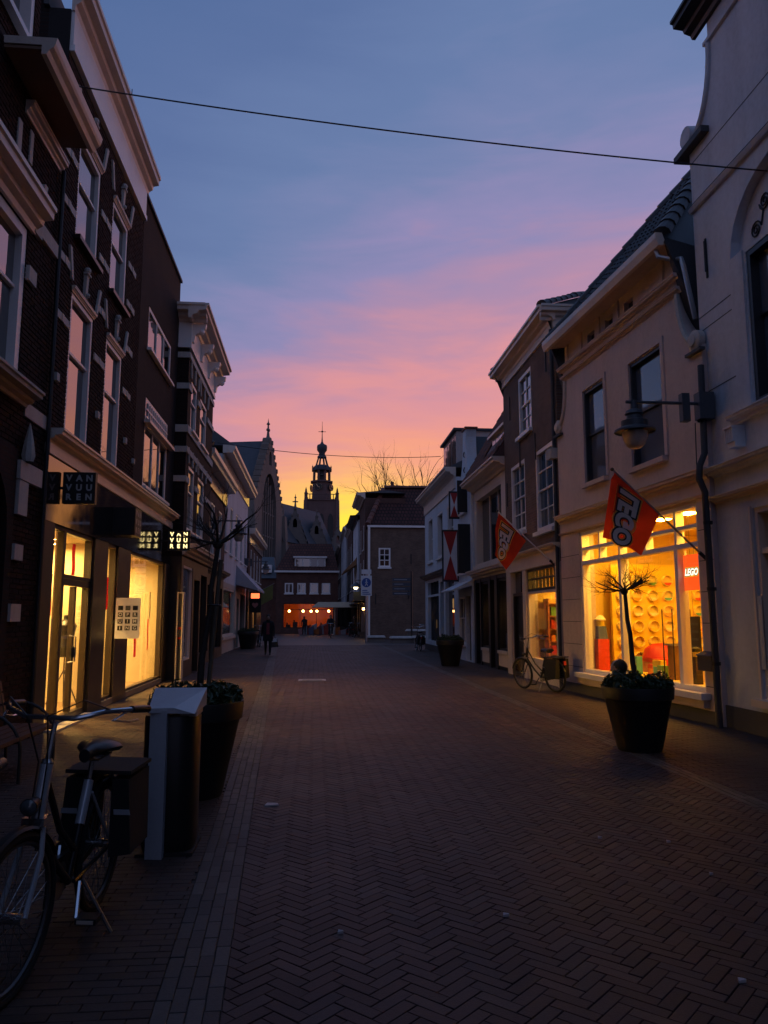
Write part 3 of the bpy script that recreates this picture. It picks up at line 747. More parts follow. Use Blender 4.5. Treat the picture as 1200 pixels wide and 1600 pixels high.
# goods in the windows
def mannequin(u, v, z, label, coat, turn=0):
    t = thing('mannequin', label, 'mannequin', f(u, v, z)); c = f(u, v, 0)
    mb = MB()
    for k in range(3):
        a = turn + k * 2.094; mb.tube([(c.x, c.y, z + .62), (c.x + .3 * math.cos(a), c.y + .3 * math.sin(a), z + .012)], .012)
    mb.tube([(c.x, c.y, z + .55), (c.x, c.y, z + .95)], .014); mb.build('tripod', DKWOOD, t)
    MB().lathe((c.x, c.y, z + .85), [(0, 0), (.15, .01), (.17, .1), (.13, .28), (.17, .48), (.19, .58), (.13, .66), (.05, .69), (.045, .76), (0, .77)], 14).build('torso', coat, t, True)
mannequin(16.75, -.7, .03, 'headless tailor dummy on a wooden tripod in the wide shop window', mat('beige cloth', (.42, .36, .3), .9, .2, 6), .4)
mannequin(14.75, -.75, .03, 'dark coated tailor dummy in the narrow shop window', BLACK, .9)
STK = transmat('red sale paper', (.75, .05, .02))
for i, (u, z, w_, h_, lb, mt) in enumerate(((11.68, 1.62, .2, .62, 'red sale sticker on the glass beside the shop door', STK), (14.85, 1.75, .16, .6, 'red vertical sticker in the narrow shop window', STK),
        (17.3, .75, .2, .7, 'broad red paper banner hanging low in the wide shop window', STK), (18.6, .85, .13, .72, 'slim red paper strip in the wide shop window', STK),
        (18.75, 1.6, .09, .6, 'slim brown paper strip above the red one in the shop window', DKWOOD), (12.75, 2.28, .16, .5, 'red strip on the glass above the shop door', STK))):
    mb = MB(f); n = 6
    for k in range(n):
        a0, a1 = z + h_ * k / n, z + h_ * (k + 1) / n; du = .02 * math.sin(k * 1.1); du1 = .02 * math.sin((k + 1) * 1.1)
        mb.hexa([(u + du, -.1, a0), (u + w_ + du, -.1, a0), (u + w_ + du, -.097, a0), (u + du, -.097, a0)], [(u + du1, -.1, a1), (u + w_ + du1, -.1, a1), (u + w_ + du1, -.097, a1), (u + du1, -.097, a1)])
    tag(mb.build('window_sticker', mt), lb, 'sticker')
mb = MB(f); mb.lathe((13.1, -1.3, 2.0), [(.34, 0), (.32, .12), (.24, .24), (.1, .3), (0, .31)], 16); t = thing('pendant_lamp', 'brown dome pendant lamp hanging behind the shop door', 'lamp', f(13.1, -1.3, 2.35))
mb.v = [q + Vector((0, 0, .35)) for q in mb.v]; mb.build('shade', DKWOOD, t, True); MB(f).tube([(13.1, -1.3, 2.66), (13.1, -1.3, 3.02)], .006).build('cord', BLACK, t)
# signs of the shop
SIGNB = mat('matt black sign', (.008, .008, .009), .45, .2, 4, bump=.03)
LETG = mat('grey sign letters', (.42, .42, .42), .5, .05, 4, bump=0)
LETLIT = emis('lit sign letters', (1, .76, .32), 2.0)
def letters3(rows, fn, w_, h_, size, m, parent, offs=.006):
    for r, word in enumerate(rows):
        for c, ch in enumerate(word):
            x0 = (c - (len(word) - 1) / 2) * w_; y0 = ((len(rows) - 1) / 2 - r) * h_
            text_on('letter', ch, size, lambda x, y, x0=x0, y0=y0: fn(x + x0, y + y0), m, parent, offs)
def cube_sign(y, x0, x1, z0, z1, dep, label, lm, faces):
    t = thing('hanging_sign', label, 'sign', ((x0 + x1) / 2, y + dep / 2, z0))
    MB().box(x0, x1, y, y + dep, z0, z1).build('sign_box', SIGNB, t)
    MB().box(-3.8, x0 + .02, y + dep * .4, y + dep * .6, (z0 + z1) / 2 - .02, (z0 + z1) / 2 + .02).build('bracket', IRON, t)
    cx, cz = (x0 + x1) / 2, (z0 + z1) / 2
    if 'f' in faces: letters3(('VAN', 'VUU', 'REN'), lambda x, z: (cx + x, y - .004, cz + z), (x1 - x0) * .31, (z1 - z0) * .3, (z1 - z0) * .27, lm, t)
    if 's' in faces: letters3(('VAN', 'VUU', 'REN'), lambda x, z: (x1 + .004, y + dep / 2 + x, cz + z), dep * .31, (z1 - z0) * .3, (z1 - z0) * .27, lm, t)
cube_sign(11.6, -3.74, -3.27, 3.27, 3.74, .1, 'square black hanging sign with grey letters above the shop door', LETG, 'f')
cube_sign(14.6, -3.77, -3.36, 3.12, 3.64, .5, 'black cube sign with pale letters on its street side only', LETG, 's')
cube_sign(19.5, -3.68, -3.14, 3.26, 3.76, .12, 'black hanging sign with glowing yellow letters at the far end of the shop', LETLIT, 'f')
t = thing('clearance_poster', 'white board with black letter squares hung out in front of the wide shop window', 'poster', (-3.5, 15.0, 1.2))
MB().box(-3.74, -3.29, 15.0, 15.02, 1.21, 1.97).build('board', WPAINT, t)
MB().box(-3.81, -3.7, 15.022, 15.04, 1.5, 1.54).build('bracket', IRON, t)
for r, word in enumerate(('   ', 'OPR', 'UIM', 'ING')):
    for c, ch in enumerate(word):
        x0 = -3.515 + (c - 1) * .135; z0 = 1.78 - r * .125
        sq = MB().box(x0 - .045, x0 + .045, 14.996, 14.9995, z0 - .042, z0 + .042).build('letter_square', BLACK, t)
        if ch != ' ': text_on('letter', ch, .085, lambda x, y, x0=x0, z0=z0: (x0 + x, 14.9945, z0 + y), WPAINT, sq, .002)
        elif c == 1:
            mb = MB()
            for k in range(3): mb.box(x0 - .04, x0 + .04, 14.9935, 14.9955, z0 - .022 + k * .02, z0 - .017 + k * .02)
            mb.build('ruled_lines', LETG, sq)

# ---- fourth house: white stone bands, bracketed cornice, stands a little forward
f4 = LF(-3.5)
h4 = thing('brick_house', 'brick house with white stone bands and bracketed white cornice, standing forward of its neighbours', 'house', (-3.5, 23, 0))
WN = [(21.15, 22.2), (22.85, 24.2)]
holes = [(a, b, z0, z1) for a, b in WN for z0, z1 in ((6.75, 8.15), (3.95, 5.75))]
MB(f4).poly(rect(20.62, 25.6, 3.2, 9.3), [rect(*q) for q in holes], -.33, 0).build('wall', BRM_DARK, h4)
body(f4, 20.63, 25.59, 9, 3.0, 9.3, h4, BRM_DARK)
for a, b, z0, z1 in holes:
    window(f4, a, b, z0, z1, h4, WHITE, jd=.16, fw=.09, pv=-.08, split=[.62], sill=.06)
    for k in range(3): 
        u = a - .1 + (b - a + .2) * k / 2; MB(f4).hexa([(u - .04, -.005, z1 + .02), (u + .04, -.005, z1 + .02), (u + .04, .04, z1 + .02), (u - .04, .04, z1 + .02)], [(u - .04 + (k - 1) * .1, -.005, z1 + .45), (u + .04 + (k - 1) * .1, -.005, z1 + .45), (u + .04 + (k - 1) * .1, .04, z1 + .45), (u - .04 + (k - 1) * .1, .04, z1 + .45)]).build('voussoir', STONE, h4)
for z, hh in ((8.62, .16), (7.75, .16), (6.55, .2), (6.0, .16), (5.2, .16)):
    ivs = [(20.6, 25.62)]
    for a, b, c, d in holes:
        if c < z + hh and d > z: ivs = sub_iv(ivs, a - .03, b + .03)
    for a, b in ivs: MB(f4).box(a, b, -.005, .04, z, z + hh).build('stone_band', STONE, h4)
    MB(f4).box(20.58, 20.619, -.32, .04, z, z + hh).build('stone_band', STONE, h4)
cornice(f4, 20.6, 25.62, 3.25, .3, .35, CREAM, h4, 'shop_cornice')
MB(f4).box(20.55, 25.65, -.3, .06, 8.9, 9.02).build('architrave', WHITE, h4)
MB(f4).box(20.58, 25.62, -.3, .05, 9.02, 9.62).build('frieze', WHITE, h4)
cornice(f4, 20.2, 25.95, 9.62, .42, .55, CREAM, h4); cornice(Fr((0, 20.62), (-1, 0), (0, -1)), 3.05, 6.5, 9.62, .42, .45, CREAM, h4, 'cornice_return')
for u in (20.75, 22.35, 23.95, 25.45):
    MB(f4).prof([(.05, 9.1), (.1, 9.1), (.14, 9.3), (.4, 9.5), (.42, 9.62), (.05, 9.62)], u - .08, u + .08).build('bracket', WHITE, h4)
    MB(f4).ball((u, .28, 9.42), .1, 8, 6).build('bracket_boss', WHITE, h4, True)
mansard(f4, 20.7, 25.5, 8, 9.65, 1.5, h4, SLATE, 1.6)
# its shop front
o4 = MB(f4).ring(20.9, 22.5, .45, 3.0, .07, -.15, -.02).build('shop_window', WHITE, h4); MB(f4).box(20.98, 22.42, -.1, -.085, .53, 2.92).build('pane', G_FROST, o4)
MB(f4).poly(rect(20.62, 25.6, 0, 3.2), [rect(20.9, 22.5, .45, 3.0), rect(22.8, 23.9, .02, 2.7), rect(24.1, 25.4, .5, 2.9)], -.33, 0).build('shop_wall', DKWOOD, h4)
MB(f4).box(22.8, 23.9, -.2, -.14, .02, 2.7).build('door', BLACK, h4); MB(f4).box(24.1, 25.4, -.2, -.14, .5, 2.9).build('shop_pane', G_PANE, h4)
body(f4, 20.63, 25.59, 4, 0, 3.0, h4, DKGREY, 'ground_floor')
t = thing('poster_case', 'narrow pale frame with red labels standing beside the banded house', 'display case', (-3.42, 20.4, 0))
MB().ring(-3.52, -3.36, 0.0, 2.25, .03, 20.2, 20.5).build('frame', STONE, t); MB().box(-3.485, -3.395, 20.3, 20.4, .04, 2.2).build('panel', DKGREY, t)
for z in (1.3, 1.05): MB().box(-3.48, -3.4, 20.29, 20.299, z, z + .06).build('label_strip', STK, t)

# ---- fifth house: lower, roof edge and glossy eave
def eave_house(x, u0, u1, zt, label, wallm, out, wins, roofh, cm=CREAM, name='town_house', shopz=3.2):
    fr = LF(x); t = thing(name, label, 'house', (x, (u0 + u1) / 2, 0))
    MB(fr).poly(rect(u0, u1, shopz, zt), [rect(*q) for q in wins], -.33, 0).build('wall', wallm, t)
    body(fr, u0 + .01, u1 - .01, 8, 0, zt - .02, t, wallm)
    for q in wins: window(fr, *q, t, WHITE, jd=.14, fw=.08, pv=-.07, split=[.55], grid=[(2, 2), (2, 1)], sill=.07)
    GL = mat('glossy eave paint', (.4, .34, .28), .16, .12, 2, bump=.03)
    MB(fr).box(u0 - .04, u1 + .04, -.02, .06, zt - .55, zt - .002).build('frieze', GL, t)
    MB(fr).prof([(.0, zt), (out * .8, zt + .02), (out * .85, zt + .12), (out, zt + .2), (out, zt + .36), (0, zt + .36)], u0 - .1, u1 + .1).build('eave', cm, t)
    MB(fr).hexa([(u0, -7.5, zt + .36), (u1, -7.5, zt + .36), (u1, out - .08, zt + .36), (u0, out - .08, zt + .36)], [(u0, -4.2, zt + roofh), (u1, -4.2, zt + roofh), (u1, -3.9, zt + roofh), (u0, -3.9, zt + roofh)]).build('roof', SLATE, t)
    return fr, t
f5, h5 = eave_house(-3.9, 25.75, 33.4, 6.9, 'low brick house with a wide glossy eave under a dark tiled roof', BRM_RED, .5, [(26.6, 27.7, 3.9, 5.9), (28.9, 30.0, 3.9, 5.9), (31.2, 32.3, 3.9, 5.9)], 3.4)
ridge_tiles(h5, (-3.5, 25.75, 7.35), (-7.9, 25.75, 10.35), TILE_DK)
MB(f5).poly(rect(25.75, 33.4, 0, 3.2), [rect(26.3, 29, .4, 2.8), rect(29.4, 30.5, .02, 2.6), rect(30.9, 33, .4, 2.8)], -.3, 0).build('shop_wall', DKWOOD, h5)
for a, b, c, d in ((26.3, 29, .4, 2.8), (29.4, 30.5, .02, 2.6), (30.9, 33, .4, 2.8)): MB(f5).box(a, b, -.2, -.15, c, d).build('shop_pane', G_PANE, h5)
cornice(f5, 25.8, 33.35, 3.2, .25, .3, DKWOOD, h5, 'shop_cornice')
f6, h6 = eave_house(-4.1, 33.6, 46.5, 8.75, 'white rendered house with a long cream eave and a lit shop window', GREYPAINT, .55, [(34.6, 35.7, 4.6, 6.9), (37.2, 38.3, 4.6, 6.9), (39.8, 40.9, 4.6, 6.9), (42.4, 43.5, 4.6, 6.9), (44.8, 45.8, 4.6, 6.9)], 3.6)
MB(f6).poly(rect(33.6, 46.5, 0, 3.2), [rect(35.2, 40.2, .75, 2.95), rect(41.2, 42.4, .02, 2.6), rect(43, 46, .75, 2.9)], -.3, 0).build('shop_wall', mat('warm grey shop surround', (.42, .36, .3), .6, .1, 2), h6)
LITW = emis('lit shop interior panel', (.75, .8, .55), 1.1)
o6 = MB(f6).ring(35.2, 40.2, .75, 2.95, .08, -.2, -.02).build('shop_window', CREAM, h6); MB(f6).box(35.28, 40.12, -.12, -.11, .83, 2.87).build('pane', G_SHOP, o6)
MB(f6).box(35.3, 40.1, -.31, -.3, .85, 2.85).build('back_panel', mat('pale display back', (.55, .6, .45), .7, .1), o6)
MB(f6).box(35.3, 36.2, -.3, -.295, 1.3, 2.6).build('light_panel', LITW, o6)
for k in range(4): MB(f6).box(36.6 + k * .85, 36.66 + k * .85, -.26, -.2, .84, 2.86).build('display_post', CREAM, o6)
MB(f6).box(41.2, 42.4, -.2, -.15, .02, 2.6).build('door', BLACK, h6); MB(f6).box(43, 46, -.2, -.15, .75, 2.9).build('shop_pane', G_PANE, h6)
MB(f6).box(34.8, 40.6, -.01, .1, .6, .74).build('shop_sill', CREAM, h6)
MB(f6).hexa([(40.5, 0, 3.3), (46, 0, 3.3), (46, 1.1, 3.0), (40.5, 1.1, 3.0)], [(40.5, 0, 4.3), (46, 0, 4.3), (46, 1.12, 3.1), (40.5, 1.12, 3.1)]).build('awning', mat('pale awning cloth', (.4, .38, .42), .9, .15, 2), h6)
f7, h7 = eave_house(-4.0, 46.7, 58, 6.6, 'brown brick house with red lit sign beside the church', BRM_RED, .4, [(48, 49, 4, 5.8), (50.5, 51.5, 4, 5.8), (53, 54, 4, 5.8), (55.5, 56.5, 4, 5.8)], 2.6)
MB(f7).poly(rect(46.7, 58, 0, 3.2), [rect(47.5, 50, .5, 2.8), rect(51, 54, .5, 2.8)], -.3, 0).build('shop_wall', DKWOOD, h7)
for a, b in ((47.5, 50), (51, 54)):
    MB(f7).box(a, b, -.25, -.2, .5, 2.8).build('shop_pane', G_PANE, h7)
    MB(f7).box(a + .2, b - .3, -.195, -.18, .8, 2.2).build('lit_blind', emis('dim orange interior', (1, .42, .1), .28), h7)
t = thing('lit_sign', 'small red glowing sign with a pale heart hung below a flag on the brown house', 'sign', (-3.5, 47.2, 2.6))
MB().box(-3.95, -3.25, 47.2, 47.3, 1.9, 3.15).build('sign_box', BLACK, t)
MB().box(-3.85, -3.35, 47.19, 47.199, 2.75, 3.05).build('red_light', emis('red sign light', (1, .16, .05), 2.2), t)
mb = MB(); hp = [(16 * math.sin(a) ** 3, 13 * math.cos(a) - 5 * math.cos(2 * a) - 2 * math.cos(3 * a) - math.cos(4 * a)) for a in [2 * math.pi * k / 20 for k in range(20)]]
mb.face([(-3.6 + x * .012, 47.195, 2.35 + y * .012) for x, y in hp]); mb.build('heart_mark', mat('dull red heart', (.5, .2, .18), .6), t, recalc=False)
t = thing('flag', 'olive green flag hanging from a short pole by the red glowing sign', 'flag', (-3.0, 48, 3))
MB().tube([(-4.0, 48, 2.9), (-2.5, 48, 3.7)], .02).build('pole', METAL, t)
mb = MB(); mb.hexa([(-3.4, 48, 2.3), (-2.6, 48, 2.75), (-2.6, 48.02, 2.75), (-3.4, 48.02, 2.3)], [(-3.4, 47.98, 3.2), (-2.6, 48, 3.64), (-2.6, 48.02, 3.64), (-3.4, 48.0, 3.2)]); mb.build('cloth', mat('olive cloth', (.2, .2, .06), .9, .2, 5), t)
# ================================================================== right side of the street
def RF(x): return Fr((x, 0), (0, 1), (-1, 0))
# ---- grey gabled house nearest on the right
f = RF(6.1)
g1 = thing('gabled_house', 'grey painted house with a concave neck gable and scroll ornament over its window', 'house', (6.1, 7, 0))
def concave(u0, z0, u1, z1, n=8):
    """curve that hangs inwards from (u0, z0) to (u1, z1)"""
    return [(u0 + (u1 - u0) * math.sin(math.pi / 2 * k / n), z0 + (z1 - z0) * (1 - math.cos(math.pi / 2 * k / n))) for k in range(n + 1)]
c = 7.6
right = concave(11.3, 9.36, 10.58, 10.6)
out = [(3.86, 0), (11.35, 0), (11.35, 9.2), (11.3, 9.36)] + right[1:] + [(10.58, 11.0), (2 * c - 10.58, 11.0)] + [(2 * c - a, b) for a, b in reversed(right)] + [(3.86, 9.2)]
W1 = rect(7.95, 9.95, 4.55, 6.8); W0 = rect(7.4, 10.2, .5, 3.12); W2 = rect(7.0, 8.9, 9.2, 10.7); W1b = rect(5.2, 7.2, 4.55, 6.8); W0b = rect(4.4, 7.0, .1, 3.12)
AR = arch(7.6, 10.34, 6.86, 6.9, 7.95, 14)
MB(f).poly(out, [W1, W0, W2, W1b, W0b, AR], -.35, 0).build('wall', GREYPAINT, g1)
body(f, 3.9, 11.3, 8, 3.3, 9.0, g1, BRM_GREY, v=-.36)
MB(f).hexa([(3.9, -8, 9), (11.3, -8, 9), (11.3, -.4, 9), (3.9, -.4, 9)], [(7.5, -8, 12.4), (7.7, -8, 12.4), (7.7, -2.4, 12.4), (7.5, -2.4, 12.4)]).build('roof', SLATE, g1)
window(f, 7.95, 9.95, 4.55, 6.8, g1, mat('dark window frame', (.03, .03, .035), .4, .2), G_FROST, jd=.3, fw=.08, pv=-.16, split=[.58], grid=[(2, 1), (1, 1)], sill=0)
window(f, 5.2, 7.2, 4.55, 6.8, g1, MATS['dark window frame'], jd=.3, fw=.08, pv=-.22, split=[.58], grid=[(2, 1), (1, 1)], sill=0)
window(f, 7.0, 8.9, 9.2, 10.7, g1, MATS['dark window frame'], jd=.3, fw=.08, pv=-.22, split=[.58], sill=0)
MB(f).poly(arch(7.605, 10.335, 6.862, 6.9, 7.945, 14), [], -.2, -.14).build('tympanum', GREYPAINT, g1)
mb = MB(f)
def spiral(cu, cz, r, turns, a0, s=1):
    n = int(turns * 12); return [(cu + s * r * (1 - k / n * .85) * math.cos(a0 + k / 12 * 2 * math.pi), -.125, cz + r * (1 - k / n * .85) * math.sin(a0 + k / 12 * 2 * math.pi)) for k in range(n + 1)]
for uu in (9.85, 9.35):
    mb.tube(list(reversed(spiral(uu, 7.1, .13, 2.2, 0, -1))) + [(uu - .2, -.125, 7.3)] + spiral(uu - .24, 7.42 if uu > 9.5 else 7.62, .13, 2.2, math.pi, -1), .012, 5)
for uu in (8.1, 8.6):
    mb.tube(list(reversed(spiral(uu, 7.1, .13, 2.2, 0, 1))) + [(uu + .2, -.125, 7.3)] + spiral(uu + .24, 7.42 if uu < 8.5 else 7.62, .13, 2.2, math.pi, 1), .012, 5)
mb.build('scroll_ornament', IRON, g1)
for a, b in ((10.0, 10.34), (7.6, 7.9)): MB(f).box(a, b, .0, .03, 4.5, 6.86).build('pilaster', GREYPAINT, g1)
mb = MB(f)
for z in (9.0, 8.32, 6.35, 6.12, 5.1): mb.box(10.345 if z < 8 else 3.9, 11.352, -.001, .004, z, z + .014)
mb.build('groove_line', DKGREY, g1)
MB(f).prof([(0, 8.16), (.05, 8.16), (.08, 8.22), (.0, 8.26)], 3.86, 11.36).build('string_course', GREYPAINT, g1)
MB(f).box(10.7, 11.62, -.3, .14, 9.2, 9.3).build('console_ledge', DKGREY, g1)
MB(f).lathe((11.28, -.2, 9.47), [(0, -.1), (.17, -.1), (.19, 0), (.17, .3), (0, .3)], 14, axis=(-1, 0, 0)).build('scroll', GREYPAINT, g1, True)
mb = MB(f); mb.tube([(a - .03, .02, b) for a, b in right], .045, 6); mb.build('gable_edge', GREYPAINT, g1, True)
MB(f).box(4.5, 10.66, -.05, .05, 10.62, 10.68).build('upper_moulding', GREYPAINT, g1)
cornice(f, 4.3, 10.95, 10.98, .3, .42, DKWOOD, g1, 'top_cornice')
MB(f).box(10.98, 11.02, .0, .02, 6.9, 7.55).build('wall_anchor', IRON, g1); MB(f).tube([(10.99, .03, 7.0), (10.99, .03, 7.5)], .02, 6).build('anchor_rod', IRON, g1)
cornice(f, 3.9, 11.33, 3.72, .14, .2, GREYPAINT, g1, 'ledge'); cornice(f, 3.9, 11.33, 3.32, .1, .14, CREAM, g1, 'shop_ledge')
cornice(f, 7.4, 10.5, 4.38, .14, .16, GREYPAINT, g1, 'sill_course')
for q in (10.21, 7.34): MB(f).box(q, q + .05, -.1, .03, .45, 3.15).build('window_post', CREAM, g1)
body(f, -30, 3.84, 8, 0, 11.5, g1, BRM_GREY, 'unseen_house_row', 0)  # right-hand row behind the camera, added out of view to block sky light
o = MB(f).ring(7.4, 10.2, .5, 3.12, .07, -.22, -.03).build('shop_window', CREAM, g1)
MB(f).box(7.47, 10.13, -.2, -.06, 2.48, 2.56).build('transom', CREAM, o)
MB(f).box(7.48, 10.12, -.13, -.12, .58, 2.475).build('pane', G_SHOP, o); MB(f).box(7.48, 10.12, -.13, -.12, 2.565, 3.04).build('pane', G_SHOP, o)
MB(f).box(7.3, 10.3, -.02, .14, .4, .495).build('sill', CREAM, o)
DIMR = mat('dim shop room', (.16, .1, .06), .8, .3, 2)
mb = MB(f); mb.box(4.0, 11.2, -4.2, -4.1, 0, 3.3); mb.box(3.95, 4.05, -4.1, -.36, 0, 3.3); mb.box(11.1, 11.2, -4.1, -.36, 0, 3.3); mb.box(4, 11.2, -4.1, -.36, 3.2, 3.3); mb.box(4, 11.2, -4.1, -.36, -.02, .02); mb.build('shop_room', DIMR, g1)
MB(f).box(4.4, 7.0, -.25, -.18, .1, 3.12).build('shop_door', BLACK, g1)
for i, (u, v, z) in enumerate(((9.6, -1.0, 2.75), (9.3, -1.6, 2.3), (9.0, -.9, 2.0), (8.4, -1.4, 2.7))):
    t = thing('hanging_bulb', 'small warm bulb hanging inside the dim shop of the grey house', 'lamp', f(u, v, z), 'bulbs in the dim shop')
    MB(f).ball((u, v, z), .035, 8, 6).build('bulb', emis('small warm bulb', (1, .5, .15), 7), t, True); MB(f).tube([(u, v, z + .03), (u, v, 3.2)], .004).build('cord', BLACK, t)
MB(f).box(10.1, 10.2, .005, .012, .9, 1.9).build('pale_patch', mat('bare filler', (.5, .5, .5), .8, .1), g1)
MB(f).box(4, 11.34, -.02, .03, 0, .32).build('plinth', DKGREY, g1)
t = thing('wall_light', 'small white slatted box lamp fixed on the grey house above the ledge', 'wall lamp', f(10.35, .1, 4.05))
MB(f).box(10.25, 10.45, .0, .16, 4.02, 4.1).build('base', WPAINT, t); mb = MB(f)
for k in range(5): mb.box(10.25 + k * .045, 10.27 + k * .045, .0, .2, 4.1, 4.3)
mb.build('slat', WPAINT, t); MB(f).box(10.24, 10.46, .0, .22, 4.3, 4.33).build('cap', WPAINT, t)

# ---- toy shop: beige house with shouldered gable front and hipped tile roof
A = Vector((6.02, 11.15)); B = Vector((5.6, 17.2)); d = (B - A).normalized()
f = Fr((A.x, A.y), (d.x, d.y), (-d.y, d.x))
fl = f
LEN = 6.06
t2 = thing('gabled_house', 'beige painted house with curved shoulders and hipped dark roof over the bright toy shop', 'house', f(3, 0, 0))
nearc = concave(.1, 5.95, .6, 6.95); farc = [(LEN - a, b) for a, b in nearc]
out = [(0.02, 0), (LEN - .02, 0), (LEN - .02, 5.88)] + farc + [(5.44, 7.75), (.62, 7.75)] + list(reversed(nearc)) + [(.02, 5.88)]
WA = (3.5, 4.5, 4.4, 6.4); WB = (1.24, 2.4, 4.33, 6.31); SH = (.42, 5.0, .46, 3.42)
att = [(2.15, 2.5), (3.0, 3.35), (3.85, 4.2)]
MB(f).poly(out, [rect(*WA), rect(*WB), rect(*SH)] + [rect(a, b, 7.36, 7.58) for a, b in att], -.33, 0).build('wall', LEGOWALL, t2)
DFR = MATS['dark window frame']
for q in (WA, WB):
    window(f, *q, t2, DFR, G_FROST, jd=.2, fw=.05, pv=-.12, split=[.52], sill=.09, sillm=LEGOWALL)
    MB(f).ring(q[0] - .1, q[1] + .1, q[2] + .002, q[3] + .12, .095, -.005, .03, 0).build('window_surround', LEGOWALL, t2)
for a, b in att: MB(f).box(a, b, -.12, -.1, 7.36, 7.58).build('attic_pane', G_PANE, t2)
cornice(f, .5, 5.55, 6.95, .1, .1, LEGOWALL, t2, 'lower_moulding'); cornice(f, .46, 5.6, 7.12, .14, .16, LEGOWALL, t2, 'frieze_moulding')
for a in (1.0, 2.7, 3.55, 4.45, 5.2): MB(f).box(a, a + .1, -.005, .04, 7.3, 7.74).build('frieze_block', LEGOWALL, t2)
MB(f).box(.5, 5.6, -.02, .36, 7.75, 7.79).build('soffit', LEGOWALL, t2)
MB(f).prof([(.34, 7.7), (.42, 7.7), (.46, 7.82), (.46, 7.92), (.34, 7.92), (.3, 7.8)], .42, 5.66).build('gutter', CREAM, t2)
for s, cv in ((1, nearc), (-1, farc)):
    mb = MB(f); mb.tube([(a + s * .02, .02, b) for a, b in cv], .05, 6); mb.build('shoulder_edge', STONE, t2, True)
for u in (.16, LEN - .16):
    MB(f).lathe((u, -.06, 5.98), [(0, 0), (.17, 0), (.17, .1), (.1, .13), (.1, .15), (0, .16)], 14, axis=f.v).build('scroll', STONE, t2, True)
    MB(f).box(u - .22, u + .22, -.01, .08, 5.76, 5.81).build('scroll_ledge', DKGREY, t2)
cornice(f, .04, LEN - .02, 3.72, .18, .16, LEGOWALL, t2, 'shop_cornice')
MB(f).prof([(0, 3.46), (.04, 3.46), (.06, 3.5), (0, 3.52)], .04, LEN - .02).build('shop_moulding', LEGOWALL, t2)
mb = MB(f)
for k in range(6):
    for a, b in ((.03, .41), (5.02, LEN - .03)): mb.box(a, b, -.001, .004, .55 + k * .48, .562 + k * .48)
mb.build('rustication_line', DKGREY, t2)
MB(f).box(.03, LEN - .03, -.01, .03, 0, .2).build('plinth', DKGREY, t2)
# roof: hip to the street, tiles on the hip, dark slopes at the sides
rp = lambda s, v, z: f(s, v, z)
mb = MB(f); AP = (3.03, -2.7, 11.6)
mb.face([(.5, .3, 7.9), (5.6, .3, 7.9), AP]); mb.face([(.2, -.3, 6.0), (.5, .3, 7.9), AP, (3.03, -8, 11.6), (.2, -8, 6.0)]); mb.face([(5.86, -.3, 6.0), (5.6, .3, 7.9), AP, (3.03, -8, 11.6), (5.86, -8, 6.0)])
mb.face([(.5, .3, 7.9), (.2, -.3, 6.0), (.62, -.3, 6.0), (.62, .0, 7.75)]); mb.face([(5.6, .3, 7.9), (5.86, -.3, 6.0), (5.44, -.3, 6.0), (5.44, .0, 7.75)])
mb.build('roof', TILE_DK, t2)
P0 = f(.5, .3, 7.9); ap = f(*AP); um = f(5.6, .3, 7.9) - P0; mid = f(3.05, .3, 7.9); vd = ap - mid
tiles(t2, P0, um, vd, 21, 16, lambda a, b: b < vd.length and a > .12 + b / vd.length * 2.5 and a < 5.0 - b / vd.length * 2.5, TILE_DK)
ridge_tiles(t2, f(.5, .3, 7.93), f(3.03, -2.7, 11.63), TILE_DK, .14); ridge_tiles(t2, f(5.6, .3, 7.93), f(3.03, -2.7, 11.63), TILE_DK, .14)
MB(f).box(.03, LEN - .03, -8, -.34, 3.5, 5.9).build('upper_body', BRM_GREY, t2)
MB(f).box(.62, 5.44, -.9, -.34, 5.9, 7.7).build('attic_body', BRM_GREY, t2)
mb = MB(f); mb.tube([(.62, .36, 7.74), (.58, .34, 7.58), (.5, .1, 7.5), (.36, .06, 7.46), (.3, .06, 7.3), (.3, -.1, 6.4)], .04, 8); mb.build('gutter_pipe', METAL, t2, True)
# shop window
POSTW = WHITE
o = MB(f).ring(*SH, .07, -.2, -.03).build('shop_window', POSTW, t2)
mb = MB(f); posts = [1.16, 3.22]
for s in posts: mb.box(s - .05, s + .05, -.2, -.03, .53, 2.72)
mb.box(.49, 4.93, -.2, -.03, 2.72, 2.8); mb.box(.49, 4.93, -.19, -.035, 3.03, 3.09)
for s in (1.16, 2.2, 3.22, 4.1): mb.box(s - .03, s + .03, -.19, -.04, 2.8, 3.35)
mb.build('glazing_bar', POSTW, o)
for a, b in ((.49, 1.11), (1.21, 3.17), (3.27, 4.93)): MB(f).box(a, b, -.12, -.11, .53, 2.72).build('pane', G_SHOP, o)
us = [.49, 1.13, 2.17, 3.19, 4.07, 4.93]
for i in range(5):
    for z0, z1 in ((2.8, 3.03), (3.09, 3.35)): MB(f).box(us[i] + (.06 if i else 0), us[i + 1], -.12, -.11, z0, z1).build('pane', G_SHOP, o)
MB(f).box(.3, 5.15, -.02, .16, .36, .455).build('sill', POSTW, o); MB(f).box(.34, 5.1, -.01, .1, .24, .36).build('sill_board', LEGOWALL, o)
YW = mat('yellow shop wall', (.82, .56, .03), .55, .05, 1, bump=.03); YW2 = mat('pale yellow shop wall', (.8, .56, .1), .6, .05, 1, bump=.03)
FLR = mat('shop floor', (.35, .26, .14), .5, .2, 2)
mb = MB(f); mb.box(.05, 6.0, -4.6, -4.5, 0, 3.5); mb.box(.03, .1, -4.5, -.34, 0, 3.5); mb.box(5.62, 5.72, -4.5, -.34, 0, 3.5); mb.build('room_wall', YW2, t2)
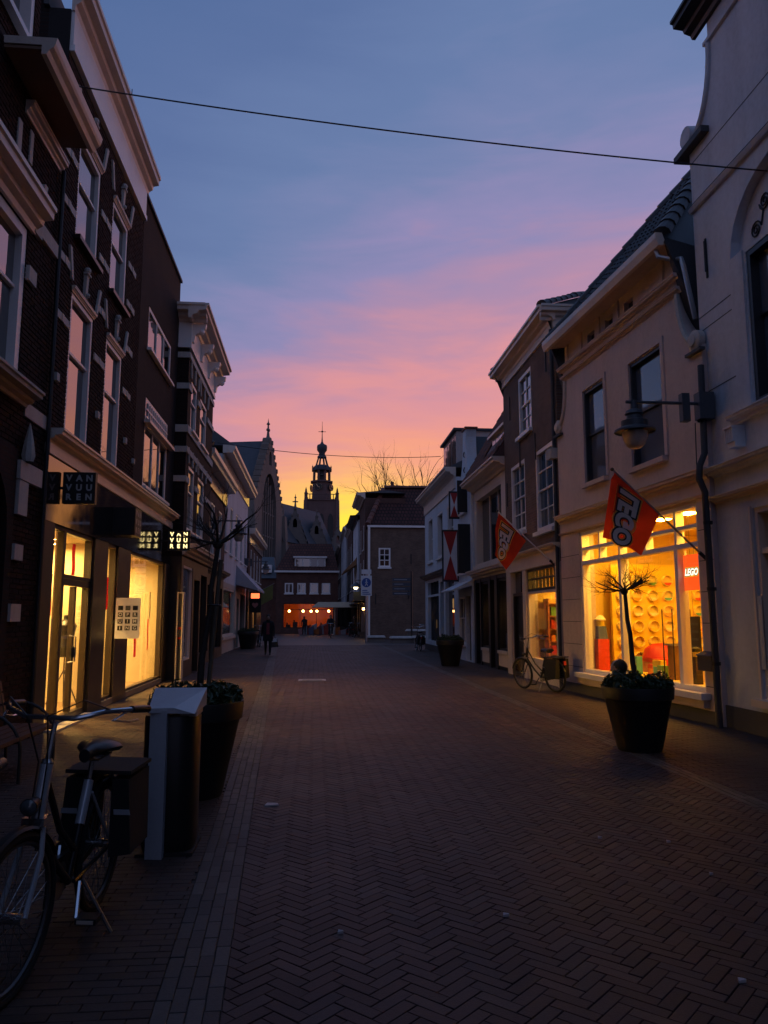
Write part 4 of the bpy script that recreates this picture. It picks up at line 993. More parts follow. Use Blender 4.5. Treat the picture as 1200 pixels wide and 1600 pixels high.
MB(f).box(.05, 6.0, -4.5, -.34, .0, .03).build('room_floor', FLR, t2); MB(f).box(.05, 6.0, -4.5, -.34, 3.46, 3.5).build('room_ceiling', YW2, t2)
LAMPL = emis('yellow shop lamp', (1, .5, .05), 105)
for i, (u, v) in enumerate(((.8, -.56), (1.7, -.56), (2.6, -.56), (3.5, -.56), (4.4, -.56), (1.2, -2.4), (2.4, -2.4), (1.6, -3.6), (3.0, -3.4))):
    t = thing('ceiling_lamp', 'square bright lamp in the ceiling of the toy shop', 'ceiling lamp', f(u, v, 3.4), 'ceiling lamps in the toy shop')
    mb = MB(f).box(u - .2, u + .2, v - .2, v + .2, 3.42, 3.455); mb.build('housing', WHITE, t); MB(f).box(u - .16, u + .16, v - .16, v + .16, 3.405, 3.418).build('diffuser', LAMPL, t)
# wall of round bins on the far side wall, facing up the street
bw = thing('bin_wall', 'yellow display wall of round bins filled with coloured toy bricks inside the toy shop', 'display wall', f(5.2, -2, 0))
MB(f).box(5.1, 5.2, -4.3, -.75, .03, 2.75).build('panel', YW, bw)
BC = [mat('toy brick ' + n, c_, .35, .25, 14, bump=.2) for n, c_ in (('white', (.8, .75, .6)), ('red', (.6, .05, .03)), ('teal', (.1, .35, .4)), ('green', (.15, .35, .08)), ('orange', (.8, .3, .03)), ('yellow', (.8, .6, .05)))]
CUPM = mat('pale yellow bin cup', (.85, .68, .25), .3, .05)
ax = -f.u
mbr = MB(f).lathe((0, 0, 0), [(0, .004), (.104, .004), (.11, .09), (.117, .1), (.122, .09), (.122, -.02)], 16, axis=ax); mbr.v = [q - f(0, 0, 0) for q in mbr.v]; cup = meshonly(mbr, 'bin', CUPM)
for cc in range(9):
    for r in range(6):
        v = -.95 - cc * .36; z = 2.4 - r * .33; b = place('bin', cup, f(5.1, v, z), bw); OFF[b] = OFF[bw] + b.location
        m_ = BC[(0, 5, 1, 0, 5, 2, 5, 0, 4, 5, 3, 0, 5)[(cc * 5 + r * 3) % 13]]; mb = MB(f); c0 = f(5.1, v, z); k = 9
        pts = [(5.09, v + .1 * math.cos(math.pi * 1.13 + math.pi * .74 * q / k), z + .1 * math.sin(math.pi * 1.13 + math.pi * .74 * q / k)) for q in range(k + 1)]
        pts2 = [(5.02, p[1], p[2]) for p in pts]
        mb.face(pts); mb.face(pts2)
        for q in range(k): mb.face([pts[q], pts[q + 1], pts2[q + 1], pts2[q]])
        mb.face([pts[0], pts[-1], pts2[-1], pts2[0]]); mb.build('bin_contents', m_, b)
# other goods
_f = f; f = Fr(tuple(_f(.34, .18, 0)), tuple(_f.u[:2]), tuple(_f.v[:2]))
t = thing('display_figure', 'tall toy figure with red legs and white hat in the toy shop window', 'display figure', f(4.6, -.55, .5))
MB(f).box(4.48, 4.72, -.7, -.45, .5, 1.15).build('red_base', BC[1], t); MB(f).hexa([(4.49, -.68, 1.15), (4.71, -.68, 1.15), (4.71, -.47, 1.15), (4.49, -.47, 1.15)], [(4.53, -.66, 1.42), (4.67, -.66, 1.42), (4.67, -.49, 1.42), (4.53, -.49, 1.42)]).build('coat', mat('blue toy coat', (.05, .08, .25), .4), t)
MB(f).lathe((4.6, -.57, 1.42), [(0, 0), (.08, 0), (.085, .13), (0, .14)], 12).build('head', BC[5], t, True); MB(f).lathe((4.6, -.57, 1.54), [(.12, 0), (.12, .03), (.09, .05), (.05, .1), (0, .11)], 12).build('hat', BC[0], t, True)
f = _f
MB(f).box(.45, 4.98, -1.0, -.25, .03, .5).build('window_platform', YW2, t2)
_f = f; f = Fr(tuple(_f(2.35, .1, 0)), tuple(_f.u[:2]), tuple(_f.v[:2]))
t = thing('counter', 'red rounded counter behind the middle of the toy shop window', 'counter', f(2.2, -1.6, .5))
MB(f).box(1.5, 2.5, -1.9, -1.2, .03, .78).build('front', BC[1], t); MB(f).lathe((2.0, -1.55, .78), [(.0, .3), (.2, .28), (.34, .18), (.4, 0)], 16).build('dome', REDPAINT, t, True)
MB(f).box(1.6, 2.4, -1.195, -1.19, .4, .7).build('brick_relief', mat('toy brick mosaic', (.5, .25, .1), .6, .7, 9), t)
f = _f
t = thing('glass_case', 'slim glass display column with wooden edges in the toy shop window', 'display case', f(2.35, -.7, .5))
mb = MB(f)
for a in (2.2, 2.55):
    for b in (-.85, -.5): MB(f).box(a - .008, a + .008, b - .008, b + .008, .5, 1.75).build('edge_post', DKWOOD, t); MB(f).box(2.21, 2.54, -.84, -.51, 1.1, 1.13).build('shelf', BC[0], t); MB(f).box(2.24, 2.5, -.8, -.55, .5, 1.1).build('cabinet', mat('ochre board', (.6, .35, .08), .6), t)
t = thing('notice_board', 'tall black notice board hanging in the toy shop window below the glowing sign', 'notice board', f(1.7, -.6, 1.3))
MB(f).box(1.5, 1.88, -.62, -.6, .98, 1.62).build('board', BLACK, t)
mb = MB(f)
for k in range(4): mb.box(1.54, 1.84 - .06 * (k % 2), -.5995, -.598, 1.08 + k * .13, 1.12 + k * .13)
mb.build('print', mat('dim print', (.06, .08, .08), .7), t)
MB(f).tube([(1.7, -.61, 1.62), (1.7, -.61, 3.4)], .003).build('cord', BLACK, t)
_f = f; f = Fr(tuple(_f(.85, .05, 0)), tuple(_f.u[:2]), tuple(_f.v[:2]))
t = thing('price_board', 'low black lettered board leaning at the foot of the toy shop window', 'notice board', f(.8, -.35, .5))
MB(f).hexa([(.66, -.5, .505), (.98, -.5, .505), (.98, -.48, .505), (.66, -.48, .505)], [(.66, -.62, .92), (.98, -.62, .92), (.98, -.6, .92), (.66, -.6, .92)]).build('board', BLACK, t)
mb = MB(f)
for k in range(5): mb.box(.7, .94 - .04 * (k % 3), -.505 - k * .021, -.5 - k * .021 + .02, .56 + k * .07, .585 + k * .07)
mb.build('print', mat('chalk print', (.3, .2, .16), .8), t)
t = thing('display_figure', 'small dark toy figure beside the lettered board in the toy shop window', 'display figure', f(.55, -.5, .5))
MB(f).box(.48, .62, -.56, -.44, .5, .72).build('legs', BLACK, t); MB(f).hexa([(.46, -.57, .72), (.64, -.57, .72), (.64, -.43, .72), (.46, -.43, .72)], [(.5, -.55, .95), (.6, -.55, .95), (.6, -.45, .95), (.5, -.45, .95)]).build('body', DKWOOD, t)
MB(f).lathe((.55, -.5, .95), [(0, 0), (.055, 0), (.06, .1), (0, .12)], 10).build('head', BC[5], t, True); MB(f).lathe((.55, -.5, 1.03), [(.075, 0), (.07, .06), (0, .09)], 10).build('hair', BLACK, t, True)
f = _f
# boxed toys standing along the window platform
for k, (u, v, w_, h_, ci) in enumerate(((4.2, -.75, .3, .26, 4), (3.8, -.6, .24, .34, 2), (3.5, -.8, .26, .2, 1), (3.1, -.7, .3, .3, 5), (2.8, -.6, .2, .22, 3), (1.9, -.75, .26, .28, 0), (1.55, -.85, .22, .2, 4), (1.3, -.9, .22, .34, 1))):
    t = thing('toy_box', ('orange', 'teal', 'low red', 'yellow', 'green', 'white', 'small orange', 'tall red')[k] + ' boxed toy standing on the toy shop window platform', 'toy box', f(u, v, .5), 'boxed toys in the window')
    MB(f).box(u - w_ / 2, u + w_ / 2, v - .06, v + .06, .501, .501 + h_).build('carton', BC[ci], t)
    MB(f).box(u - w_ / 2 + .03, u + w_ / 2 - .03, v + .0605, v + .063, .53, .5 + h_ * .6).build('picture_panel', BC[(ci + 3) % 6], t)
# red lit sign behind the glass
LR = emis('red sign face', (1, .09, .01), 1.15); LW = emis('white sign letters', (1, .93, .7), 1.5); LY = emis('yellow sign outline', (1, .55, .03), .9)
WL = transmat('white logo print', (.9, .76, .68), .35); YL = transmat('yellow logo print', (.85, .5, .1), .4); KL = mat('black logo print', (.01, .008, .008), .7, .05, 3, bump=0)
def logo(fn, size, parent, mats, step):
    """layered rounded letters: fn(x, y, lift)"""
    for i, (m_, of) in enumerate(zip(mats, (.17, .115, .05))):
        V, Fc = text2d('LEGO', size, of * size, .22, 1.02, 4)
        me = bpy.data.meshes.new('tmp'); me.from_pydata([(x, y, 0) for x, y in V], [], Fc); bm = bmesh.new(); bm.from_mesh(me)
        bmesh.ops.triangulate(bm, faces=bm.faces[:]); 
        for _ in range(2):
            lg = [e for e in bm.edges if e.calc_length() > size * .25]
            if lg: bmesh.ops.subdivide_edges(bm, edges=lg, cuts=1)
            bmesh.ops.triangulate(bm, faces=bm.faces[:])
        mb = MB(); bm.verts.index_update(); mb.v = [Vector(fn(q.co.x, q.co.y, (i + 1) * step)) for q in bm.verts]; mb.f = [[q.index for q in p.verts] for p in bm.faces]; bm.free(); bpy.data.meshes.remove(me)
        mb.build(('logo_outline', 'logo_shadow', 'logo_letters')[i], m_, parent, recalc=False)
t = thing('lit_sign', 'glowing red square sign with white rounded letters inside the toy shop window', 'sign', f(.7, -.2, 2.0))
MB(f).box(.64, 1.1, -.155, -.13, 2.04, 2.62).build('sign_box', LR, t)
MB(f).tube([(.8, -.14, 2.62), (.8, -.14, 2.72)], .006).build('hanger', METAL, t)
logo(lambda x, y, l: f(.87 - x, -.13 + l, 2.33 + y), .15, t, (LY, KL, LW), .003)
# flags
FLAGC = transmat('red flag cloth', (.56, .05, .02), .34)
def flag(base, tip, inn, bl, br, label, fold, seed):
    base, tip, inn, bl, br = (Vector(q) for q in (base, tip, inn, bl, br))
    t = thing('flag', label, 'flag', base, 'shop flags on slanting poles')
    MB().tube([tuple(base), tuple(tip + (tip - base) * .02)], .016, 8).build('pole', METAL if seed == 1 else WPAINT, t); MB().ball(tuple(tip + (tip - base) * .025), .03, 8, 6).build('pole_tip', IRON, t, True)
    MB().tube([tuple(base + Vector((.1, 0, -.1))), tuple(base), tuple(base + (tip - base) * .06)], .03, 8).build('pole_socket', IRON, t)
    n1, n2 = 22, 22; mb = MB()
    def S(a, b, lift=0.):
        """a along the pole from the tip, b down the cloth"""
        p = (tip * (1 - a) + inn * a) * (1 - b) + (bl * (1 - a) + br * a) * b
        p = p + Vector((0, 1, 0)) * (fold(a, b) ) - Vector((0, 1, 0)) * lift
        return p
    for i in range(n1 + 1):
        for j in range(n2 + 1): mb.v.append(S(i / n1, j / n2))
    for i in range(n1):
        for j in range(n2): q = i * (n2 + 1) + j; mb.f.append([q, q + 1, q + n2 + 2, q + n2 + 1])
    mb.build('cloth', FLAGC, t, True, recalc=False)
    return t, S
t, S = flag((6.0, 11.4, 2.52), (4.57, 11.3, 3.83), (5.26, 11.32, 3.17), (4.4, 11.3, 2.82), (4.95, 11.3, 2.54), 'red flag with its pale lettering fully spread, on the pole beside the wall lamp', lambda a, b: .05 * math.sin(a * 5 + b * 2) * b + (.10 * max(0, .14 - a) / .14 if b > .05 else 0), 1)
logo(lambda x, y, l: S(.40 - y * 1.55, .54 + x * 1.04, l), .34, t, (YL, KL, WL), .004)
t, S = flag((5.62, 17.85, 2.88), (4.32, 17.8, 4.08), (4.97, 17.8, 3.4), (4.18, 17.8, 3.05), (4.48, 17.8, 2.72), 'red flag with its lettering partly folded away, above the bicycle', lambda a, b: .16 * math.sin(b * 5.2 + a * 1.5) * (1 - a * .7) * min(1, b * 3), 2)
logo(lambda x, y, l: S(.40 - y * 1.5, .50 + x * .98, l), .34, t, (YL, KL, WL), .004)
# drain pipe between the houses, letter box, wall lamp
t = thing('drain_pipe', 'dark drain pipe running down between the beige and the grey house', 'drain pipe', (5.92, 11.1, 0))
mb = MB().tube([(5.95, 11.1, 5.5), (5.93, 11.1, 4.1), (5.84, 11.1, 3.9), (5.82, 11.1, 3.7), (5.9, 11.1, 3.5), (5.92, 11.1, 0)], .05, 10); mb.build('pipe', PIPE, t, True)
mb = MB()
for z in (.9, 2.0, 3.0, 4.6): mb.lathe((5.92, 11.1, z), [(.07, 0), (.07, .05)], 12)
mb.build('pipe_clip', IRON, t)
t = thing('letter_box', 'grey metal letter box fixed on the pier of the toy shop', 'letter box', fl(.25, .08, .85))
MB(fl).box(.05, .42, .005, .12, .8, 1.02).build('box', DKGREY, t); MB(fl).hexa([(.03, .005, 1.02), (.44, .005, 1.02), (.44, .14, 1.02), (.03, .14, 1.02)], [(.03, .005, 1.09), (.44, .005, 1.09), (.44, .13, 1.04), (.03, .13, 1.04)]).build('lid', DKGREY, t)
t = thing('house_number', 'small pale house number plate on the pier of the toy shop', 'number plate', fl(.2, .02, 1.5)); MB(fl).box(.1, .2, .005, .015, 1.45, 1.58).build('plate', STONE, t)
text_on('numeral', '2', .1, lambda x, y: fl(.15 - x, .019, 1.515 + y), IRON, t)
def street_lamp(wall, tip, label, sc=1., group=None):
    t = thing('wall_lamp', label, 'street lamp', wall, group); w_ = Vector(wall); p = Vector(tip)
    MB().box(w_.x - .1 * sc, w_.x + .14 * sc, w_.y - .09 * sc, w_.y + .09 * sc, w_.z - .28 * sc, w_.z + .14 * sc).build('wall_box', LEAD, t)
    s = 1 if w_.x > p.x else -1
    MB().box(w_.x - s * .3 * sc - .06 * sc, w_.x - s * .3 * sc + .06 * sc, w_.y - .06 * sc, w_.y + .06 * sc, w_.z - .32 * sc, w_.z + .12 * sc).build('junction_box', LEAD, t)
    MB().tube([(w_.x, w_.y, w_.z - .03), (p.x - s * .12, w_.y, w_.z - .03)], .025 * sc, 8).build('arm', LEAD, t)
    z = w_.z
    MB().lathe((p.x, w_.y, z - .5 * sc), [(.305, .0), (.3, .03), (.2, .08), (.2, .17), (.12, .2), (.11, .26), (.14, .28), (.12, .33), (.05, .36), (.04, .5), (0, .5)] if sc == 1 else [(a * sc, b * sc) for a, b in [(.305, .0), (.3, .03), (.2, .08), (.2, .17), (.12, .2), (.11, .26), (.14, .28), (.12, .33), (.05, .36), (.04, .5), (0, .5)]], 20).build('shade', LEAD, t, True)
    MB().lathe((p.x, w_.y, z - .5 * sc), [(a * sc, b * sc) for a, b in [(.19, .0), (.185, -.08), (.14, -.2), (.09, -.25), (0, -.26)]], 16).build('glass', G_LAMP, t, True)
    return t
street_lamp((5.93, 11.06, 4.9), (4.82, 11.06, 4.4), 'unlit street lamp on a long arm fixed to the wall above the toy shop flag')
MB().tube([(5.86, 11.2, 4.6), (5.87, 11.25, 3.9)], .008, 5).build('lamp_cable', IRON, bpy.data.objects['wall_lamp'])

# ---- old brown brick house
f = RF(5.65)
b3 = thing('brick_house', 'old brown brick house with three multi-pane windows above a pale shop front', 'house', (5.65, 20, 0))
WS = [(19.4, 20.7, 6.58, 8.28), (17.7, 19.2, 3.75, 5.85), (20.2, 21.7, 3.95, 5.92)]
MB(f).poly(rect(17.3, 22.4, 2.9, 8.5), [rect(*q) for q in WS], -.33, 0).build('wall', BRM_GREY, b3)
body(f, 17.32, 22.38, 8, 2.95, 7.6, b3, BRM_GREY)
for i, q in enumerate(WS): window(f, *q, b3, WHITE, jd=.16, fw=.1, pv=-.1, split=[.5], grid=[(2, 2), (2, 2)], sill=.1, barw=.03)
for q in WS[1:]:   # net curtains behind the glass
    pass
MB(f).box(17.25, 22.42, -.3, .05, 8.5, 8.68).build('frieze', CREAM, b3)
cornice(f, 17.2, 22.55, 8.68, .36, .42, CREAM, b3); cornice(Fr((0, 17.3), (1, 0), (0, -1)), 5.3, 6.2, 8.68, .36, .2, CREAM, b3, 'cornice_return')
mb = MB(f); mb.face([(17.3, .3, 9.04), (22.4, .3, 9.04), (20.3, -1.6, 10.3), (19.4, -1.6, 10.3)]); mb.face([(17.3, .3, 9.04), (19.4, -1.6, 10.3), (19.4, -7, 10.3), (17.3, -7, 7.5), (17.3, -.3, 7.5)]); mb.face([(22.4, .3, 9.04), (20.3, -1.6, 10.3), (20.3, -7, 10.3), (22.4, -7, 7.5), (22.4, -.3, 7.5)]); mb.face([(19.4, -1.6, 10.3), (20.3, -1.6, 10.3), (20.3, -7, 10.3), (19.4, -7, 10.3)])
mb.build('roof', TILE_DK, b3); ridge_tiles(b3, f(17.3, .3, 9.06), f(19.4, -1.6, 10.33), TILE_DK, .12); ridge_tiles(b3, f(22.4, .3, 9.06), f(20.3, -1.6, 10.33), TILE_DK, .12); ridge_tiles(b3, f(19.4, -1.6, 10.3), f(19.4, -4.4, 10.3), TILE_DK, .12)
MB(f).prof([(-.9, 7.9), (-.2, 8.0), (-.2, 8.2), (-.9, 8.2)], 17.1, 17.3).build('zinc_hopper', LEAD, b3); MB(f).prof([(-1.0, 6.7), (-.7, 6.6), (-.5, 7.5), (-.8, 7.6)], 17.05, 17.25).build('zinc_flashing', LEAD, b3)
for u, z in ((18.0, 8.0), (21.6, 7.7), (20.6, 6.1), (19.1, 6.0), (22.1, 5.2), (17.5, 6.2)): MB(f).box(u, u + .04, -.005, .03, z - .35, z + .35).build('wall_anchor', IRON, b3)
MB(f).tube([(17.4, .06, 8.5), (17.4, .06, .0)], .045, 8).build('drain_pipe', PIPE, b3); MB(f).box(17.25, 17.55, .0, .2, 5.3, 5.55).build('pipe_hopper', STONE, b3)
cornice(f, 17.35, 22.38, 3.2, .14, .2, CREAM, b3, 'shop_cornice'); MB(f).box(17.4, 22.36, -.1, .04, 2.88, 3.195).build('fascia', CREAM, b3)
for a, b in ((17.35, 17.72), (20.32, 20.62), (21.9, 22.38)): MB(f).box(a, b, -.3, .03, 0, 2.875).build('pier', CREAM, b3)
o = MB(f).ring(17.725, 20.315, .5, 2.28, .06, -.16, -.03).build('shop_window', CREAM, b3); MB(f).box(17.79, 20.25, -.1, -.09, .57, 2.21).build('pane', G_SHOP, o)
MB(f).box(17.72, 20.32, -.3, -.02, 0, .495).build('stall_riser', CREAM, o)
o = MB(f).ring(17.725, 20.315, 2.285, 2.87, .06, -.16, -.03).build('transom_light', BLACK, b3)
mb = MB(f)
for k in range(1, 8): mb.box(17.79 + k * .3075 - .02, 17.79 + k * .3075 + .02, -.13, -.06, 2.34, 2.81)
mb.box(17.79, 20.25, -.128, -.062, 2.58, 2.62); mb.build('glazing_bar', BLACK, o)
for k in range(8):
    for z0, z1 in ((2.345, 2.575), (2.625, 2.805)): MB(f).box(17.79 + k * .3075 + .021, 17.79 + (k + 1) * .3075 - .021, -.1, -.09, z0, z1).build('pane', G_SHOP, o)
o = MB(f).ring(20.625, 21.895, .02, 2.28, .08, -.2, -.04).build('door', DKWOOD, b3); MB(f).box(20.71, 21.81, -.16, -.12, .1, 2.2).build('door_leaf', BLACK, o); MB(f).box(20.63, 21.89, -.16, -.12, 2.3, 2.86).build('door_light', G_PANE, o)
mb = MB(f); mb.box(17.36, 22.3, -2.5, -2.4, 0, 2.95); mb.box(17.33, 17.4, -2.4, -.34, 0, 2.95); mb.box(20.55, 20.65, -2.4, -.34, 0, 2.95); mb.build('room_wall', YW2, b3)
MB(f).box(17.35, 20.6, -2.4, -.31, .0, .03).build('room_floor', FLR, b3); MB(f).box(17.35, 20.6, -2.4, -.31, 2.9, 2.94).build('room_ceiling', YW2, b3)
for u, v in ((18.2, -.9), (19.6, -.9), (18.9, -1.8)):
    t = thing('ceiling_lamp', 'square lamp in the ceiling of the shop with bookshelves', 'ceiling lamp', f(u, v, 2.85), 'ceiling lamps in the bookshelf shop')
    MB(f).box(u - .15, u + .15, v - .15, v + .15, 2.87, 2.895).build('housing', WHITE, t); MB(f).box(u - .12, u + .12, v - .12, v + .12, 2.855, 2.868).build('diffuser', emis('warm yellow shop lamp', (1, .54, .09), 130), t)
bs = thing('bookshelf', 'tall red-edged shelf unit stacked with small goods in the pale shop window', 'shelf', f(20.4, -1.0, 0))
mb = MB(f); mb.box(20.3, 20.34, -2.2, -.45, .05, 2.2)
SHM = mat('red brown shelf', (.45, .16, .06), .5, .1)
mb.build('back', YW2, bs); MB(f).box(19.95, 20.3, -.5, -.46, .05, 2.1).build('side', SHM, bs); MB(f).box(19.95, 20.3, -1.5, -1.46, .05, 2.1).build('side', SHM, bs)
for k in range(6): MB(f).box(19.95, 20.3, -1.46, -.5, .3 + k * .33, .325 + k * .33).build('shelf_board', SHM, bs)
k = 0
for s in range(5):
    v = -.56
    while v > -1.4:
        w_ = random.uniform(.06, .14); hh = random.uniform(.12, .25)
        kk = random.randrange(8); o = MB(f).box(20.0, 20.22, v - w_, v, .326 + s * .33, .326 + s * .33 + hh).build('goods_box', (BC + [DKWOOD, INW])[kk])
        tag(o, 'small %s box on the %s shelf of the red-edged shelf unit' % (('white', 'red', 'teal', 'green', 'orange', 'yellow', 'dark brown', 'cream')[kk], ('lowest', 'second lowest', 'middle', 'second highest', 'highest')[s]), 'box', 'boxes on the shelves'); v -= w_ + .02

# ---- dark shop house with red tile roof
f = RF(5.75)
b4 = thing('tiled_house', 'house with an orange pantile roof, small dormer and almost black shop front', 'house', (5.75, 25, 0))
MB(f).poly(rect(22.45, 27.5, 2.95, 6.4), [rect(23.3, 27.2, 3.4, 5.85)], -.33, 0).build('wall', CREAM, b4)
body(f, 22.46, 27.49, 8, 2.95, 6.4, b4, BRM_GREY, v=-1.3)
window(f, 23.3, 27.2, 3.4, 5.85, b4, CREAM, jd=.3, fw=.08, pv=-.24, grid=[(3, 1)], sill=.1, barw=.1)
cornice(f, 22.4, 27.55, 6.1, .34, .5, CREAM, b4); cornice(f, 22.5, 27.5, 2.95, .28, .35, CREAM, b4, 'shop_cornice')
RA, RB = f(22.45, .4, 6.44), f(27.55, .4, 6.44); RT = f(22.45, -2.4, 11.2)
mb = MB(f); mb.face([(22.45, .4, 6.44), (27.5, .4, 6.44), (27.5, -2.4, 11.2), (22.45, -2.4, 11.2)]); mb.face([(22.45, -6.4, 6.44), (27.5, -6.4, 6.44), (27.5, -2.4, 11.2), (22.45, -2.4, 11.2)]); mb.face([(22.46, .4, 6.44), (22.46, -6.4, 6.44), (22.46, -2.4, 11.2)]); mb.face([(27.49, .4, 6.44), (27.49, -6.4, 6.44), (27.49, -2.4, 11.2)]); mb.build('roof', TILE_RED, b4)
tiles(b4, RA, RB - RA, RT - RA, 20, 16, lambda a, b: not (.3 < a < 2.4 and .2 < b < 1.5), TILE_RED, .25, .34)
ridge_tiles(b4, RT, f(27.5, -2.4, 11.2), TILE_RED, .13)
dm = MB(f).box(22.8, 24.8, -1.6, -.1, 6.6, 7.5).build('dormer', CREAM, b4)
for k in range(4): MB(f).box(22.88 + k * .47, 23.29 + k * .47, -.1, -.085, 6.72, 7.38).build('dormer_pane', G_PANE, dm)
MB(f).hexa([(22.7, -2.0, 7.5), (24.9, -2.0, 7.5), (24.9, .05, 7.5), (22.7, .05, 7.5)], [(22.7, -2.0, 7.75), (24.9, -2.0, 7.75), (24.9, .05, 7.58), (22.7, .05, 7.58)]).build('dormer_roof', CREAM, dm)
for a, b in ((22.5, 22.75), (24.0, 24.35), (24.95, 25.2), (26.4, 26.55), (27.2, 27.5)): MB(f).box(a, b, -.3, .04, 0, 2.94).build('pier', BLACK, b4)
for a, b in ((22.755, 23.995), (25.205, 26.395)):
    o = MB(f).ring(a, b, .6, 2.8, .06, -.15, -.02).build('shop_window', BLACK, b4); MB(f).box(a + .07, b - .07, -.1, -.09, .67, 2.73).build('pane', G_SHOP, o)
    MB(f).box(a, b, -.2, .02, .12, .5).build('panel', CREAM, o); MB(f).box(a, b, -.25, .0, 0, .118).build('plinth', BLACK, o); MB(f).box(a, b, -.1, .06, .5, .595).build('sill', CREAM, o)
MB(f).box(24.36, 24.94, -.5, -.44, .02, 2.8).build('door', BLACK, b4); MB(f).box(26.56, 27.19, -.3, -.2, .02, 2.8).build('side_panel', BLACK, b4)
MB(f).box(22.5, 27.5, -.3, .02, 2.82, 2.945).build('fascia', BLACK, b4)
mb = MB(f); mb.box(22.5, 27.5, -1.25, -1.2, 0, 2.95); mb.box(22.5, 22.55, -1.2, -.31, 0, 2.95); mb.box(27.4, 27.5, -1.2, -.31, 0, 2.95); mb.box(22.5, 27.5, -1.2, -.31, 2.9, 2.94); mb.build('display_room', mat('dim warm display room', (.4, .28, .16), .8, .3, 2), b4)
for u in (23.4, 25.8):
    t = thing('display_lamp', 'small warm lamp in the window of the black shop front', 'lamp', f(u, -.6, 1.9), 'lamps in the black shop front')
    MB(f).lathe((u, -.6, 1.9), [(.02, .16), (.1, 0), (.09, 0)], 10).build('shade', DKWOOD, t); MB(f).ball((u, -.6, 1.93), .08, 8, 6).build('bulb', emis('shop display bulb', (1, .5, .15), 34), t, True); MB(f).tube([(u, -.6, 2.05), (u, -.6, 2.9)], .004).build('cord', BLACK, t)

# ---- narrow white neck gable house with painted shutters
f = RF(5.66)
n5 = thing('gabled_house', 'narrow whitewashed neck gable house with red and white shutters', 'house', (5.66, 29, 0))
rc = [(30.2 - 2.0 * math.sin(math.pi / 2 * k / 8) * .62, 6.7 + 1.75 * (1 - math.cos(math.pi / 2 * k / 8))) for k in range(9)]
lc = [(58.0 - a - .3, b) for a, b in rc]
MB(f).poly([(27.52, 0), (30.5, 0), (30.5, 6.6)] + rc + [(28.9, 8.75), (28.3, 8.75)] + list(reversed([(27.6 + (30.2 - a) * .62, b) for a, b in rc])) + [(27.52, 6.6)], [rect(28.3, 29.9, 3.3, 5.0), rect(28.4, 29.5, 5.6, 6.5), rect(27.9, 28.8, .02, 2.4), rect(29.0, 30.2, .6, 2.4)], -.4, 0).build('wall', BLUEWHITE, n5)
body(f, 27.53, 30.49, 8, 0, 6.6, n5, BRM_GREY, v=-.41)
MB(f).hexa([(27.55, -8, 6.6), (30.45, -8, 6.6), (30.45, -.45, 6.6), (27.55, -.45, 6.6)], [(28.9, -8, 8.6), (29.1, -8, 8.6), (29.1, -.45, 8.6), (28.9, -.45, 8.6)]).build('roof', TILE_DK, n5)
MB(f).box(28.25, 28.95, -.45, .05, 8.75, 8.83).build('gable_cap', TILE_RED, n5)
for q in ((28.3, 29.9, 3.3, 5.0), (28.4, 29.5, 5.6, 6.5), (29.0, 30.2, .6, 2.4)): window(f, *q, n5, WHITE, jd=.15, fw=.07, pv=-.1, split=[.55], grid=[(2, 1), (2, 1)], sill=.08)
MB(f).box(27.9, 28.8, -.2, -.14, .02, 2.4).build('door', BLACK, n5); MB(f).hexa([(27.6, 0, 2.75), (30.4, 0, 2.75), (30.4, .7, 2.55), (27.6, .7, 2.55)], [(27.6, 0, 2.95), (30.4, 0, 2.95), (30.4, .72, 2.6), (27.6, .72, 2.6)]).build('canopy', BLUEWHITE, n5)
for z in (7.9, 7.3): MB(f).tube([(28.6, .02, z), (28.75, .03, z - .1), (28.6, .02, z - .2)], .02, 5).build('wall_anchor', IRON, n5)
def shutter(u, z0, z1, wd, parent, face):
    """leaf opened square to the wall; both faces framed, the painted one facing up the street"""
    s = MB(f).box(u - .025, u + .025, .03, .03 + wd, z0, z1).build('shutter', BLACK, parent)
    if face:
        a, b, c_, d_ = .09, wd - .03, z0 + .07, z1 - .07; cz = (c_ + d_) / 2; cv = (a + b) / 2; x = u - .028
        MB(f).box(u - .028, u - .0255, a, b, c_, d_).build('white_field', WPAINT, s)
        mb = MB(f); x0, x1 = u - .033, u - .029
        for zz in (c_, d_):
            mb.f.append([mb.p(x0, a, zz), mb.p(x0, b, zz), mb.p(x0, cv, cz)])
        mb.build('red_hourglass', REDPAINT, s, recalc=False)
shutter(30.0, 3.0, 5.05, .66, n5, True); shutter(27.66, 3.2, 5.0, .45, n5, False); shutter(29.7, 5.45, 6.55, .42, n5, True); shutter(28.1, 5.5, 6.7, .38, n5, False)
# ---- long white house with dormer
w6 = thing('town_house', 'long pale house with three tall windows, cornice and a boxy roof dormer at the corner', 'house', (5.64, 35, 0))
WS = [(31.2, 32.7, 4.3, 6.4), (33.9, 35.5, 4.3, 6.4), (36.9, 38.4, 4.3, 6.5)]
MB(f).poly(rect(30.52, 39.5, 3.7, 7.3), [rect(*q) for q in WS], -.33, 0).build('wall', BLUEWHITE, w6); body(f, 30.53, 39.49, 8, 0, 7.3, w6, BRM_GREYX)
for q in WS: window(f, *q, w6, WHITE, jd=.28, fw=.1, pv=-.2, split=[.55], grid=[(2, 1), (2, 1)], sill=.08)
cornice(f, 30.5, 39.6, 7.3, .4, .5, CREAM, w6); MB(f).box(30.55, 39.45, -.02, .06, 6.85, 7.295).build('frieze', CREAM, w6)
MB(f).hexa([(30.6, -7, 7.7), (39.4, -7, 7.7), (39.4, .3, 7.7), (30.6, .3, 7.7)], [(30.6, -4, 9.4), (39.4, -4, 9.4), (39.4, -3, 9.4), (30.6, -3, 9.4)]).build('roof', SLATE, w6)
